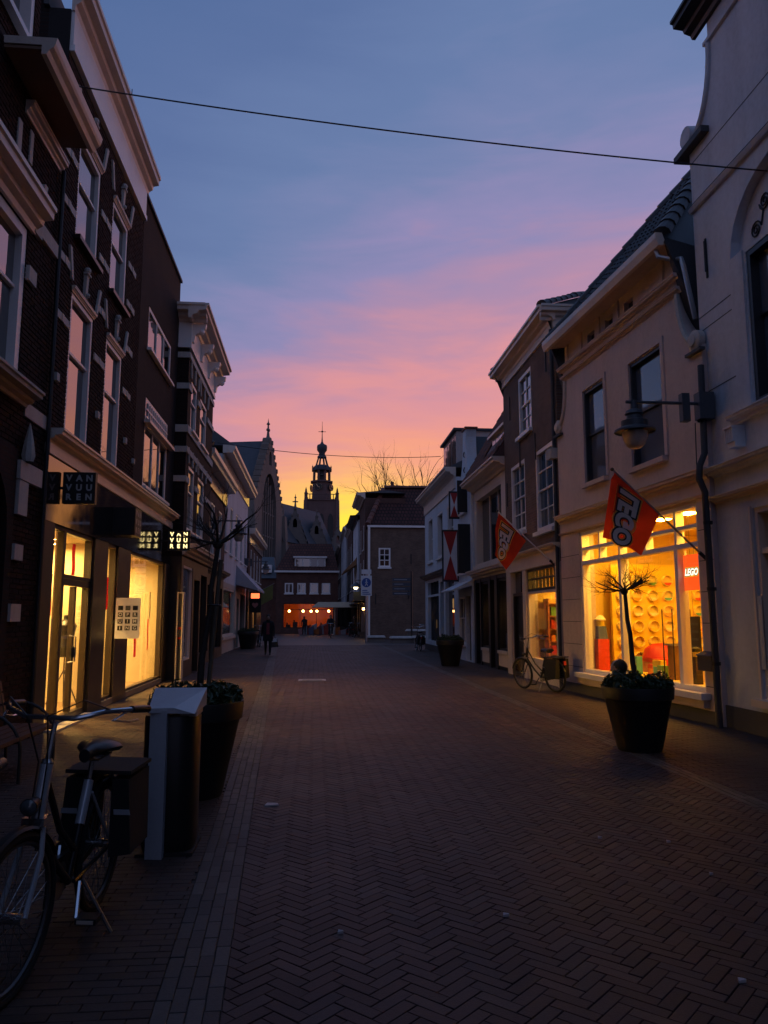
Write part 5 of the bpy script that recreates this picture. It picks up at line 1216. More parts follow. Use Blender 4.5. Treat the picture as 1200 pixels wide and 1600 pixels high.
dm = MB(f).box(31.8, 35.2, -3, -.3, 7.8, 9.55).build('dormer', LEGOWALL, w6); MB(f).box(31.7, 35.3, -3.1, -.15, 9.55, 9.65).build('dormer_roof', DKGREY, dm)
for k in range(3): MB(f).box(32.0 + k * 1.05, 32.9 + k * 1.05, -.3, -.28, 8.15, 9.4).build('dormer_pane', G_PANE, dm)
cornice(f, 30.55, 39.45, 3.45, .22, .3, DKWOOD, w6, 'shop_cornice')
MB(f).poly(rect(30.52, 39.5, 0, 3.45), [rect(31.2, 33.4, .5, 3.2), rect(33.8, 34.8, .02, 3.2), rect(35.2, 38.6, .5, 2.6), rect(35.2, 38.6, 2.7, 3.3)], -.3, 0).build('shop_wall', BLUEWHITE, w6)
for a, b, c_, d_ in ((31.2, 33.4, .5, 3.2), (33.8, 34.8, .02, 3.2), (35.2, 38.6, .5, 2.6), (35.2, 38.6, 2.7, 3.3)):
    MB(f).box(a, b, -.2, -.16, c_, d_).build('shop_pane', G_PANE, w6)
for k in range(3): MB(f).box(35.9 + k * .9, 35.98 + k * .9, -.155, -.03, .5, 3.3).build('shop_post', DKGREY, w6)
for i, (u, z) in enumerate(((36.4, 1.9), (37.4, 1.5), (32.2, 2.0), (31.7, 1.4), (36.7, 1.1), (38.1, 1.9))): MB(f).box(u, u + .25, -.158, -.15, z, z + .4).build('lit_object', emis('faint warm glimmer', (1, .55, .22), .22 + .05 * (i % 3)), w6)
MB(f).box(30.55, 39.52, -.02, .03, 0, .3).build('plinth', DKGREY, w6)
# ================================================================== the far end of the street
def CF(y, x0=0.): return Fr((x0, y), (1, 0), (0, -1))          # fronts that face up the street
# ---- house closing the view: brick, dormer, orange lit shop
f = CF(78)
e1 = thing('brick_house', 'red brown brick house closing the street with wide dormer and orange lit shop', 'house', (-.7, 78, 0))
WS = [(-3.05, -2.2, 4.0, 5.05), (-1.8, -.95, 4.0, 5.05), (-.55, .3, 4.0, 5.05), (.65, 1.5, 4.0, 5.05)]
SHO = (-3.2, 1.9, .55, 3.05)
MB(f).poly(rect(-3.9, 2.3, 0, 6.1), [rect(*q) for q in WS] + [rect(*SHO)], -.33, 0).build('wall', BRM_REDX, e1)
MB(f).box(-3.89, 2.29, -8, -.34, 3.3, 6.1).build('upper_body', BRM_RED, e1)
for i, q in enumerate(WS): window(f, *q, e1, WHITE, jd=.12, fw=.12, pv=-.08, grid=[(2, 1) if i < 2 else (1, 1)], sill=.1, barw=.1)
MB(f).box(-4.1, 2.4, -.1, .28, 6.1, 6.28).build('gutter', WHITE, e1)
MB(f).hexa([(-4.0, -7, 6.28), (2.35, -7, 6.28), (2.35, .2, 6.28), (-4.0, .2, 6.28)], [(-2.6, -4, 9.3), (1.7, -4, 9.3), (1.7, -3.0, 9.3), (-2.6, -3.0, 9.3)]).build('roof', brickmat('brown roof tile', (.12, .046, .034), (.09, .036, .028), (.03, .02, .02), 'x', .28, .3, .8, .03), e1)
dm = MB(f).box(-2.1, 1.0, -2.4, -.3, 6.5, 7.6).build('dormer', WHITE, e1); MB(f).box(-2.25, 1.15, -2.6, -.1, 7.6, 7.75).build('dormer_roof', WHITE, dm)
for k in range(4): MB(f).box(-1.98 + k * .75, -1.35 + k * .75, -.3, -.27, 6.66, 7.48).build('dormer_pane', G_PANE if k < 2 else G_FROST, dm)
o = MB(f).ring(*SHO, .1, -.2, -.02).build('shop_window', DKWOOD, e1)
for k in range(3): MB(f).box(-3.1 + k * 1.64, -1.5 + k * 1.64, -.12, -.11, .66, 2.94).build('pane', G_SHOP, o)
mb = MB(f).box(-3.1, 1.8, -.14, -.06, 2.38, 2.44); mb.box(-1.5, -1.46, -.14, -.06, .66, 2.38); mb.box(.14, .18, -.14, -.06, .66, 2.38); mb.build('glazing_bar', DKWOOD, o)
ORW = mat('orange shop wall', (.7, .26, .07), .8, .1, 1)
mb = MB(f); mb.box(-3.7, 2.2, -4.1, -4.0, 0, 3.25); mb.box(-3.8, -3.7, -4, -.34, 0, 3.25); mb.box(2.1, 2.2, -4, -.34, 0, 3.25); mb.box(-3.7, 2.2, -4, -.34, 3.15, 3.25); mb.box(-3.7, 2.2, -4, -.34, -.01, .03); mb.build('shop_room', ORW, e1)
for k, (x, v) in enumerate(((-2.6, -1.4), (-1.2, -1.2), (0.2, -1.4), (1.4, -1.2), (-.4, -2.6))):
    t = thing('pendant_lamp', 'round pendant lamp glowing in the orange lit shop', 'lamp', f(x, v, 2.2), 'pendant lamps in the orange shop')
    MB(f).ball((x, v, 2.25), .13, 10, 6).build('globe', emis('orange globe', (1, .48, .14), 14), t, True); MB(f).tube([(x, v, 2.35), (x, v, 3.15)], .01).build('cord', BLACK, t)
for k, x in enumerate((-2.9, -2.2, -1.2, .5, 1.2)): tag(MB(f).box(x, x + .45, -1.0, -.6, .03, .9 + .25 * (k % 3)).box(x + .05, x + .2, -.9, -.7, .9 + .25 * (k % 3), 1.1 + .25 * (k % 3)).build('display_table', DKWOOD), 'dark display stand behind the glass of the orange lit shop', 'display stand', 'stands in the orange shop')
# neighbouring lean-to on its left
e2 = thing('brick_house', 'low dark house with a pale dormer between the church and the end house', 'house', (-6, 80, 0)); f2 = CF(80)
MB(f2).box(-8.5, -3.95, -6, 0, 0, 5.6).build('wall', BRM_REDX, e2); MB(f2).hexa([(-8.6, -6, 5.6), (-3.95, -6, 5.6), (-3.95, .2, 5.6), (-8.6, .2, 5.6)], [(-8.6, -3.4, 8), (-4.4, -3.4, 8), (-4.4, -2.8, 8), (-8.6, -2.8, 8)]).build('roof', SLATE, e2)
MB(f2).box(-5.6, -4.5, -1.6, -.2, 6.2, 7.0).build('dormer', WHITE, e2)
# ---- church: transept, nave with chapel gables, tower
ch = thing('church', 'large stone church with a tall traceried window, pointed gables and a tiered clock tower', 'church', (-5, 110, 0))
A_, B_ = Vector((-7.5, 93)), Vector((-4.55, 106.5)); dd_ = (B_ - A_).normalized(); LT = (B_ - A_).length
ft = Fr((A_.x, A_.y), (dd_.x, dd_.y), (dd_.y, -dd_.x)); cmid = LT / 2
ow = arch(cmid - 3.3, cmid + 3.3, 6.0, 15.0, 20.2, 14, True)
MB(ft).poly([(-.3, 0), (LT + .3, 0), (LT + .3, 15.4), (cmid + .25, 25.0), (cmid - .25, 25.0), (-.3, 15.4)], [ow, arch(cmid - .6, cmid + .6, 21.3, 22.2, 23.2, 6, True)], -1.0, 0).build('transept_gable', DKSTONE, ch)
mb = MB(ft); mb.poly(arch(cmid - 3.3, cmid + 3.3, 6.0, 15.0, 20.2, 14, True), [], -.7, -.6); mb.poly(arch(cmid - .6, cmid + .6, 21.3, 22.2, 23.2, 6, True), [], -.7, -.6); mb.build('window_glass', G_PANE, ch)
mb = MB(ft)
for k in range(1, 6):
    u = cmid - 3.3 + 1.1 * k; top = 20.2 - abs(u - cmid) ** 1.6 * .75 - .5; mb.box(u - .12, u + .12, -.58, -.2, 6.0, top)
for z in (9, 12, 15): mb.box(cmid - 3.3, cmid + 3.3, -.55, -.3, z - .1, z + .1)
mb.build('tracery', DKSTONE, ch)
for s in (-1, 1):
    e0 = cmid + s * (LT / 2 + .3); mb = MB(ft)
    for k in range(11):
        t = (k + .5) / 11.5; mb.box(e0 + (cmid - e0) * t - .22, e0 + (cmid - e0) * t + .22, -.9, .1, 15.4 + 9.6 * t, 15.4 + 9.6 * t + .55)
    mb.build('crocket', DKSTONE, ch)
    MB(ft).hexa([(e0 - .8, -1, 0), (e0 + .8, -1, 0), (e0 + .8, 1.2, 0), (e0 - .8, 1.2, 0)], [(e0 - .6, -1, 15.5), (e0 + .6, -1, 15.5), (e0 + .6, .3, 15.5), (e0 - .6, .3, 15.5)]).build('buttress', DKSTONE, ch)
def finial(fr, u, v, z, s, parent):
    mb = MB(fr).lathe((u, v, z), [(.32 * s, 0), (.2 * s, .5 * s), (.14 * s, 1.1 * s), (.3 * s, 1.25 * s), (.12 * s, 1.5 * s), (.1 * s, 1.9 * s), (.26 * s, 2.05 * s), (.08 * s, 2.3 * s), (0, 2.9 * s)], 8)
    mb.box(u - .55 * s, u + .55 * s, v - .08 * s, v + .08 * s, z + 1.15 * s, z + 1.35 * s); mb.build('finial', DKSTONE, parent)
finial(ft, cmid, -.4, 24.8, 1.0, ch)
mb = MB(ft); mb.face([(-.1, -.9, 15.3), (cmid, -.9, 24.6), (cmid, -22, 24.6), (-.1, -22, 15.3)]); mb.face([(LT + .1, -.9, 15.3), (cmid, -.9, 24.6), (cmid, -22, 24.6), (LT + .1, -22, 15.3)]); mb.build('transept_roof', LEADDK, ch)
MB(ft).box(-.1, LT + .1, -22, -1.02, 0, 15.3).build('transept_wall', DKSTONE, ch)
# nave runs on towards the tower; chapel gables face the square
fn = CF(0)
mb = MB(); mb.face([(-7, 109, 18.2), (.5, 125, 18.6), (3.2, 121.5, 12), (-4.4, 105.8, 12)]); mb.face([(-7, 109, 18.2), (.5, 125, 18.6), (-2.2, 128.5, 12), (-9.6, 112, 12)]); mb.face([(.5, 125, 18.6), (3.2, 121.5, 12), (-2.2, 128.5, 12)]); mb.build('nave_roof', LEADDK, ch)
MB().hexa([(-4.4, 106.6, 0), (3.0, 122, 0), (-2.2, 128.2, 0), (-9.6, 112.4, 0)], [(-4.4, 106.6, 12), (3.0, 122, 12), (-2.2, 128.2, 12), (-9.6, 112.4, 12)]).build('nave_wall', DKSTONE, ch)
for i, (x, y, wd, zt, zb, zw) in enumerate(((-3.0, 110, 4.2, 17.4, 5, 12.6), (.1, 116, 4.8, 17.1, 5, 11.8), (3.5, 122, 4.8, 16.3, 5, 11.2))):
    fg = CF(y)
    MB(fg).poly([(x - wd / 2, 0), (x + wd / 2, 0), (x + wd / 2, zw - 1.6), (x, zt), (x - wd / 2, zw - 1.6)], [arch(x - 1.1, x + 1.1, 3, zw - 2.2, zw + .2, 10, True), arch(x - .3, x + .3, zt - 3, zt - 2.4, zt - 1.7, 6, True)], -.6, 0).build('chapel_gable', DKSTONE, ch)
    MB(fg).poly(arch(x - 1.1, x + 1.1, 3, zw - 2.2, zw + .2, 10, True), [], -.5, -.4).build('chapel_window', G_PANE, ch)
    mb = MB(fg)
    for k in (-1, 0, 1): mb.box(x + k * .55 - .06, x + k * .55 + .06, -.38, -.2, 3, zw - .6 - abs(k) * .6)
    mb.build('tracery', DKSTONE, ch)
    mb = MB(fg); mb.face([(x - wd / 2 - .4, -.5, zw - 1.9), (x, -.5, zt - .3), (x, -12, zt - .3), (x - wd / 2 - .4, -12, zw - 1.9)]); mb.face([(x + wd / 2 + .4, -.5, zw - 1.9), (x, -.5, zt - .3), (x, -12, zt - .3), (x + wd / 2 + .4, -12, zw - 1.9)]); mb.build('chapel_roof', LEADDK, ch)
    mb = MB(fg)
    for s in (-1, 1):
        for k in range(7): t = (k + .5) / 7; mb.box(x + s * wd / 2 * (1 - t) - .1, x + s * wd / 2 * (1 - t) + .1, -.5, .12, zw - 1.6 + (zt - zw + 1.6) * t, zw - 1.6 + (zt - zw + 1.6) * t + .3)
    mb.build('crocket', DKSTONE, ch); finial(fg, x, -.3, zt - .2, .75 if i == 0 else .4, ch)
    MB(fg).box(x - wd / 2 - .9, x - wd / 2 - .05, -8, -.2, 0, zw - 1.2).build('chapel_wall', DKSTONE, ch)
# tower
tx, ty = 1.35, 200.
TST = mat('tower stone', (.16, .095, .085), .9, .3, .3, bump=.3, streak=True)
ft2 = CF(ty - 4.3, tx)
MB().box(tx - 4.2, tx + 4.2, ty - 4.2, ty + 4.2, 0, 30.2).build('tower_shaft', TST, ch)
for sx_ in (-1, 1):
    for sy_ in (-1, 1):
        MB().hexa([(tx + sx_ * 4.2 - .9, ty + sy_ * 4.2 - .9, 0), (tx + sx_ * 4.2 + .9, ty + sy_ * 4.2 - .9, 0), (tx + sx_ * 4.2 + .9, ty + sy_ * 4.2 + .9, 0), (tx + sx_ * 4.2 - .9, ty + sy_ * 4.2 + .9, 0)],
                  [(tx + sx_ * 4.1 - .45, ty + sy_ * 4.1 - .45, 30.2), (tx + sx_ * 4.1 + .45, ty + sy_ * 4.1 - .45, 30.2), (tx + sx_ * 4.1 + .45, ty + sy_ * 4.1 + .45, 30.2), (tx + sx_ * 4.1 - .45, ty + sy_ * 4.1 + .45, 30.2)]).build('corner_buttress', TST, ch)
        MB().lathe((tx + sx_ * 4.0, ty + sy_ * 4.0, 30.2), [(.42, 0), (.42, 2.0), (.55, 2.1), (.3, 2.5), (.22, 3.4), (0, 4.4)], 8).build('pinnacle', TST, ch)
mb = MB(); mb.box(tx - 4.45, tx + 4.45, ty - 4.45, ty + 4.45, 30.2, 30.6)
for k in range(9):
    for yy in (ty - 4.3, ty + 4.3): mb.box(tx - 4 + k * 1.0 - .12, tx - 4 + k * 1.0 + .12, yy - .1, yy + .1, 30.6, 31.9)
    for xx in (tx - 4.3, tx + 4.3): mb.box(xx - .1, xx + .1, ty - 4 + k * 1.0 - .12, ty - 4 + k * 1.0 + .12, 30.6, 31.9)
for yy in (ty - 4.3, ty + 4.3): mb.box(tx - 4.3, tx + 4.3, yy - .12, yy + .12, 31.9, 32.1)
for xx in (tx - 4.3, tx + 4.3): mb.box(xx - .12, xx + .12, ty - 4.3, ty + 4.3, 31.9, 32.1)
mb.build('parapet', TST, ch)
for k in (-1, 0, 1):
    MB(ft2).poly(arch(k * 2.3 - .7, k * 2.3 + .7, 18, 26, 28, 8, True), [], -.2, .02).build('belfry_opening', BLACK, ch)
def octo(r0, r1, z0, z1, name, m): return MB().lathe((tx, ty, 0), [(0, z0), (r0, z0), (r1, z1), (0, z1)], 8, start=math.pi / 8).build(name, m, ch)
octo(2.75, 2.55, 30.6, 36.8, 'clock_stage', TST); octo(3.1, 3.1, 36.8, 37.3, 'balcony', TST)
for a in (-.35, 1.1, -1.8):
    cxx, cyy = tx + 2.55 * math.sin(a), ty - 2.55 * math.cos(a); n_ = Vector((math.sin(a), -math.cos(a), 0)); ux = Vector((math.cos(a), math.sin(a), 0)); o = Vector((cxx, cyy, 35.0)) + n_ * .15
    k_ = 24; mb = MB(); mb.v = [o + ux * 1.25 * math.cos(2 * math.pi * q / k_) + Vector((0, 0, 1.25 * math.sin(2 * math.pi * q / k_))) for q in range(k_)] + [o + n_ * .15 + ux * 1.25 * math.cos(2 * math.pi * q / k_) + Vector((0, 0, 1.25 * math.sin(2 * math.pi * q / k_))) for q in range(k_)]
    mb.f = [list(range(k_)), list(range(k_, 2 * k_))] + [[q, (q + 1) % k_, k_ + (q + 1) % k_, k_ + q] for q in range(k_)]
    cf = mb.build('clock_face', BLACK, ch); mb = MB(); GOLD = mat('gilded hands', (.8, .5, .28), .35, .1, 3, .3, 0)
    for q in range(12):
        p = o + n_ * .17 + ux * 1.08 * math.cos(q * math.pi / 6) + Vector((0, 0, 1.08 * math.sin(q * math.pi / 6))); mb.ball(tuple(p), .1, 6, 4)
    for ang, ln in ((2.0, .95), (-.5, .65)): mb.tube([tuple(o + n_ * .2), tuple(o + n_ * .2 + ux * ln * math.cos(ang) + Vector((0, 0, ln * math.sin(ang))))], .12, 5)
    mb.build('hands', GOLD, cf)
mb = MB()
for k in range(8):
    a = math.pi / 8 + k * math.pi / 4; mb.tube([(tx + 2.15 * math.cos(a), ty + 2.15 * math.sin(a), 37.3), (tx + 2.1 * math.cos(a), ty + 2.1 * math.sin(a), 41.6)], .34, 6)
mb.build('lantern_pillar', TST, ch); octo(1.2, 1.2, 37.3, 41.6, 'lantern_core', BLACK); octo(2.8, 2.8, 41.6, 42.0, 'lantern_cornice', LEADDK)
for k in range(8):
    a = math.pi / 8 + k * math.pi / 4; MB().lathe((tx + 2.6 * math.cos(a), ty + 2.6 * math.sin(a), 42.0), [(.2, 0), (.14, .5), (.24, .7), (.08, 1.0), (0, 1.6)], 6).build('pinnacle', LEADDK, ch)
for k, (bx, bz) in enumerate(((-.9, 38.6), (0, 39.6), (.7, 38.9))): MB().lathe((tx + bx, ty - 1.7, bz), [(.1, .5), (.25, .35), (.4, 0), (.36, 0)], 10).build('bell', mat('bronze', (.3, .25, .2), .4, .2, 4, .6), ch)
MB().lathe((tx, ty, 42), [(2.5, 0), (2.4, .6), (1.9, 1.3), (1.2, 1.6), (0, 1.7)], 8, start=math.pi / 8).build('lead_dome', LEADDK, ch, True)
mb = MB()
for k in range(8):
    a = math.pi / 8 + k * math.pi / 4; mb.tube([(tx + 1.65 * math.cos(a), ty + 1.65 * math.sin(a), 43.2), (tx + .95 * math.cos(a), ty + .95 * math.sin(a), 47.0)], .22, 5)
mb.build('open_lantern', LEADDK, ch)
MB().lathe((tx, ty, 46.8), [(1.25, 0), (1.2, .5), (.8, .9), (.85, 1.6), (1.35, 2.4), (1.4, 3.3), (1.25, 3.9), (.5, 4.5), (.22, 5.4), (.12, 7.5), (.06, 11.2), (0, 11.3)], 12).build('onion_top', LEADDK, ch, True)
mb = MB(); mb.box(tx - 1.0, tx + 1.0, ty - .06, ty + .06, 56.0, 56.14); mb.ball((tx, ty, 56.1), .3, 8, 6); mb.tube([(tx, ty, 57), (tx, ty, 59.4)], .05, 5); mb.build('weather_vane', IRON, ch)
ZA = [30.19, 32.1, 36.8, 37.3, 41.6, 42, 43.7, 47, 50.7, 54.3, 59.4]; ZB = [31.4, 33.1, 36.6, 37.0, 39.8, 40.2, 41.5, 43.5, 46.8, 49.0, 53.2]
for o in [q for q in ch.children_recursive if q.type == 'MESH']:
    if min((q.co.y for q in o.data.vertices), default=0) + OFF[o].y < 190: continue
    for q in o.data.vertices:
        z = q.co.z
        if z >= ZA[0]:
            k = max(i for i in range(len(ZA) - 1) if z >= ZA[i] or i == 0); q.co.z = ZB[k] + (z - ZA[k]) * (ZB[k + 1] - ZB[k]) / (ZA[k + 1] - ZA[k])

# ---- brown brick gable-end house on the square's right
f = CF(58)
bh = thing('brick_house', 'brown brick house side with one six-pane window and a big dark red tiled roof', 'house', (6.5, 58, 0))
q = (4.75, 5.66, 5.38, 6.85)
MB(f).poly(rect(3.95, 10.5, 0, 8.4), [rect(*q)], -.35, 0).build('wall', BRM_GREYX, bh)
MB(f).box(3.97, 10.5, -9, -.36, 0, 8.4).build('side_wall', BRM_GREY, bh)
window(f, *q, bh, WHITE, jd=.1, fw=.12, pv=-.05, grid=[(2, 3)], sill=.12, barw=.06)
MB(f).box(3.9, 10.55, -.1, .2, 8.4, 8.55).build('gutter', WHITE, bh)
RT = brickmat('dark red pantile field', (.1, .035, .028), (.075, .028, .024), (.02, .012, .01), 'x', .26, .3, .75, .035)
MB(f).hexa([(3.9, -9, 8.55), (10.6, -9, 8.55), (10.6, .15, 8.55), (3.9, .15, 8.55)], [(5.5, -5, 12.1), (10.6, -5, 12.1), (10.6, -3.6, 12.1), (5.5, -3.6, 12.1)]).build('roof', RT, bh)
ridge_tiles(bh, (3.9, 57.85, 8.6), (5.5, 61.6, 12.15), TILE_RED, .2, .5); ridge_tiles(bh, (5.5, 61.6, 12.1), (10.4, 61.6, 12.1), TILE_RED, .2, .5)
MB(f).box(6.05, 6.3, -3.9, -3.6, 12.1, 12.6).build('chimney_pot', TILE_RED, bh)
for u, z in ((7.2, 6.0), (4.5, 3.0), (7.0, 3.4)): MB(f).box(u, u + .06, -.005, .05, z - .4, z + .4).build('wall_anchor', IRON, bh)
MB(f).tube([(4.02, .12, 8.4), (4.02, .12, 0)], .09, 8).build('drain_pipe', WHITE, bh)
# ---- row of gabled fronts running on behind it
rows = [(60.0, 67.5, 3.85, 11.0, BRM_RED, 'tall brown house with a boxed white eave behind the six-pane window house', 'e'),
        (67.7, 76, 3.7, 10.2, BLUEWHITE, 'grey house with a projecting dark eave in the far row', 'e'),
        (76.2, 88, 3.6, 10.6, BRM_RED, 'brown fronted house with pale blinds in the far row', 'f'), (88.2, 104, 3.45, 11.6, GREYPAINT, 'pale far house with a sloped roof near the church tower', 's'), (104.2, 130, 3.3, 11.0, BRM_RED, 'farthest brown house in the row below the glow', 'f')]
for k, (a, b, x, zt, m_, lb, kd) in enumerate(rows):
    fr = RF(x); t = thing('town_house', lb, 'house', (x, (a + b) / 2, 0)); n = max(2, int((b - a) / 2.6)); ws = []
    for i in range(n):
        u = a + (b - a) * (i + .5) / n
        for z0, z1 in ((4.2, 6.2), (7.0, 9.0)):
            if z1 < zt - .8: ws.append((u - .5, u + .5, z0, z1))
    MB(fr).poly(rect(a, b, 3.2, zt), [rect(*q) for q in ws], -.3, 0).build('wall', m_, t); MB(fr).box(a + .01, b - .01, -3.2, -.31, 0, zt - .02).build('body', BRM_RED, t)
    for q in ws: window(fr, *q, t, WHITE, jd=.12, fw=.1, pv=-.08, split=[.5], sill=.08)
    MB(fr).poly(rect(a, b, 0, 3.2), [rect(a + .6, b - .6, .4, 2.7)], -.3, 0).build('shop_wall', DKWOOD, t); MB(fr).box(a + .6, b - .6, -.25, -.2, .4, 2.7).build('shop_pane', G_PANE, t)
    out = .7 if kd == 'e' else .35
    cornice(fr, a - .1, b + .1, zt - .1, .5, out, CREAM if k != 1 else DKWOOD, t)
    MB(fr).hexa([(a, -3.2, zt + .4), (b, -3.2, zt + .4), (b, out - .1, zt + .4), (a, out - .1, zt + .4)], [(a, -2, zt + (2.2 if kd == 's' else .6)), (b, -2, zt + (2.2 if kd == 's' else .6)), (b, -1.5, zt + (2.2 if kd == 's' else .6)), (a, -1.5, zt + (2.2 if kd == 's' else .6))]).build('roof', SLATE, t)
    MB(fr).box(a + 1, b - 1, .02, .5, 2.75, 2.85).build('canopy', DKGREY, t)
    if k == 0:
        MB(fr).box(a + .7, b - 2.5, -.19, -.17, .5, 2.5).build('lit_display', emis('warm lit display', (1, .55, .16), .55), t); MB(fr).box(a, b, .02, .9, 2.9, 3.6).build('awning_box', DKGREY, t)
        for q in range(3): MB(fr).ball((a + 1.2 + q * 1.2, -.1, 2.3), .09, 8, 6).build('lamp_bulb', emis('display bulb', (1, .5, .15), 22), t)
    if k == 1: MB(fr).prof([(.05, 6.3), (1.2, 5.6), (1.22, 5.66), (.05, 6.9)], a + 1, b - 2).build('orange_awning', mat('faded orange awning', (.3, .15, .07), .9, .2, 2), t)
t = thing('wall_lamp', 'small lit lamp with a flat shade above the shop in the far row', 'lamp', (3.3, 59.2, 3.9)); MB().lathe((3.1, 59.2, 3.9), [(.02, .4), (.12, .35), (.5, .05), (.5, 0)], 14).build('shade', LEAD, t, True); MB().ball((3.1, 59.2, 3.9), .17, 8, 6).build('bulb', emis('pale lit bulb', (1, .8, .45), 6), t, True); MB().tube([(3.1, 59.2, 4.3), (3.1, 59.2, 4.45), (3.9, 59.2, 4.45)], .03).build('arm', LEAD, t)
# ================================================================== street things
def leaves(mb, c, rx, ry, rz, n, s0, s1, flat=.5):
    for _ in range(n):
        a = random.uniform(0, 2 * math.pi); r = math.sqrt(random.random()); z = random.uniform(-.3, 1)
        p = Vector((c[0] + rx * r * math.cos(a), c[1] + ry * r * math.sin(a), c[2] + rz * z * (1 - r * r * .75) + random.uniform(-.01, .01)))
        d = Vector((random.gauss(0, 1), random.gauss(0, 1), random.uniform(.1, 1.6))).normalized(); u = d.orthogonal().normalized(); w_ = d.cross(u); s = random.uniform(s0, s1)
        th = random.uniform(0, 6.28); l = u * math.cos(th) + w_ * math.sin(th); q = d.cross(l)
        i = len(mb.v); mb.v += [p - l * s, p - q * s * .35 + d * s * .1, p + l * s, p + q * s * .35 + d * s * .1]; mb.f.append([i, i + 1, i + 2, i + 3])
def planter(x, y, h, r0, r1, label, shrub, seed):
    t = thing('planter', label, 'planter', (x, y, 0), 'round tapered street planters')
    MB().lathe((x, y, 0), [(0, 0), (r0 * .96, 0), (r0, .03), (r1 * .97, h * .8), (r1 * .985, h * .81)], 32).build('pot', POT, t, True)
    MB().lathe((x, y, 0), [(r1 * .985, h * .805), (r1 * 1.03, h * .815), (r1 * 1.06, h - .01), (r1 * 1.05, h), (r1 * .96, h), (r1 * .94, h - .07)], 32).build('rim', POT, t, True)
    MB().lathe((x, y, h - .06), [(r1 * .945, 0), (r1 * .5, .02), (0, .03)], 24).build('soil', SOIL, t)
    random.seed(seed); mb = MB(); leaves(mb, (x, y, h), r1 * 1.0, r1 * 1.0, .13, 1500, .02, .05)
    for k in range(9):
        a = random.uniform(0, 6.28); leaves(mb, (x + r1 * .6 * math.cos(a), y + r1 * .6 * math.sin(a), h + .02), .17, .17, .17, 120, .025, .055)
    tag(mb.build('shrub', LEAF, recalc=False), shrub, 'shrub', 'low shrubs in the planters')
    return t
def branch(mb, p, d, L, r, depth, spread, up, bend=.25, kids=3, nseg=4):
    pts = [p]; rs = [r]; q = Vector(p); dd = Vector(d).normalized()
    for k in range(nseg):
        dd = (dd + Vector((random.gauss(0, bend), random.gauss(0, bend), random.gauss(up, bend * .6)))).normalized(); q = q + dd * (L / nseg); pts.append(q.copy()); rs.append(r * (1 - .55 * (k + 1) / nseg))
    mb.tube([tuple(a) for a in pts], rs, 5 if depth > 1 else 4, cap=False)
    if depth > 0:
        for k in range(kids + random.randint(0, 1)):
            j = random.randint(1, nseg); ax = dd.orthogonal().normalized(); ax.rotate(Matrix.Rotation(random.uniform(0, 6.28), 3, dd)); nd = (dd + ax * spread * random.uniform(.6, 1.3)).normalized()
            branch(mb, pts[j], nd, L * random.uniform(.5, .78), rs[j] * .62, depth - 1, spread, up, bend, kids, nseg)
def street_tree(x, y, z0, lean, zt, label, crown, seed, stake=True, flat=.0):
    t = thing('bare_tree', label, 'tree', (x, y, z0 - .05)); random.seed(seed)
    top = Vector((x + lean[0], y + lean[1], zt)); mb = MB(); n = 7
    mb.tube([(x + lean[0] * k / n + .008 * math.sin(k * 2.1), y + lean[1] * k / n, z0 - .05 + (zt - z0 + .05) * k / n) for k in range(n + 1)], [.036 - .014 * k / n for k in range(n + 1)], 8); mb.build('trunk', BARK, t, True)
    mb = MB(); mb.ball(tuple(top), .05, 8, 6)
    for k in range(crown[0]):
        a = k * 6.283 / crown[0] + random.uniform(-.3, .3); e = random.uniform(crown[3], crown[4])
        branch(mb, top, Vector((math.cos(a) * math.cos(e), math.sin(a) * math.cos(e), math.sin(e))), crown[1] * random.uniform(.8, 1.2), crown[2], 3, .75, flat, .17, 3 if not stake else 2)
    mb.build('branches', BARK, t)
    if stake: MB().tube([(x + .09, y + .02, z0 - .05), (x + lean[0] * .9 + .05, y + lean[1] * .9, zt - .15)], .022, 7).build('stake', mat('weathered stake', (.12, .09, .06), .8, .3, 6), t); MB().torus((x + lean[0] * .6 + .05, y, z0 + (zt - z0) * .6), .06, .008, (0, 0, 1), 12, 5).build('tie', BLACK, t)
    return t
planter(-1.08, 7.4, .84, .26, .41, 'dark tapered planter directly behind the steel litter bin', 'low evergreen shrub filling the planter behind the litter bin', 3)
street_tree(-1.08, 7.4, .84, (.14, .1), 2.3, 'slim bare tree with a stake in the planter behind the litter bin', (8, .42, .015, .1, .9), 11, True, .05)
planter(3.98, 9.4, .76, .27, .41, 'dark tapered planter in front of the toy shop window', 'dark evergreen shrub filling the planter before the toy shop', 4)
street_tree(3.98, 9.42, .74, (-.08, .06), 1.93, 'small bare pollarded tree in the planter before the toy shop', (11, .36, .012, -.05, .6), 23, False, .02)
planter(-3.45, 40.9, .9, .38, .52, 'dark tapered planter beside the lit window of the white house', 'low shrub in the planter beside the white house', 5)
planter(4.55, 26.0, .85, .3, .45, 'dark tapered planter beside the black shop front', 'low shrub in the planter beside the black shop front', 6)
# tall leafless tree beyond the roofs
random.seed(31); t = thing('bare_tree', 'large leafless tree rising behind the big red tiled roof', 'tree', (9.3, 78, 0)); MB().tube([(9.3, 78, 0), (9.4, 78, 6), (9.2, 78, 10)], [.45, .34, .25], 8).build('trunk', BARK, t, True)
mb = MB()
for k in range(9):
    a = k * .7; branch(mb, Vector((9.2, 78, 10.0)), Vector((math.cos(a) * .75, math.sin(a) * .6, 1)), 5.0, .16, 3, .55, .05, .14, 3)
mb.build('branches', BARK, t)

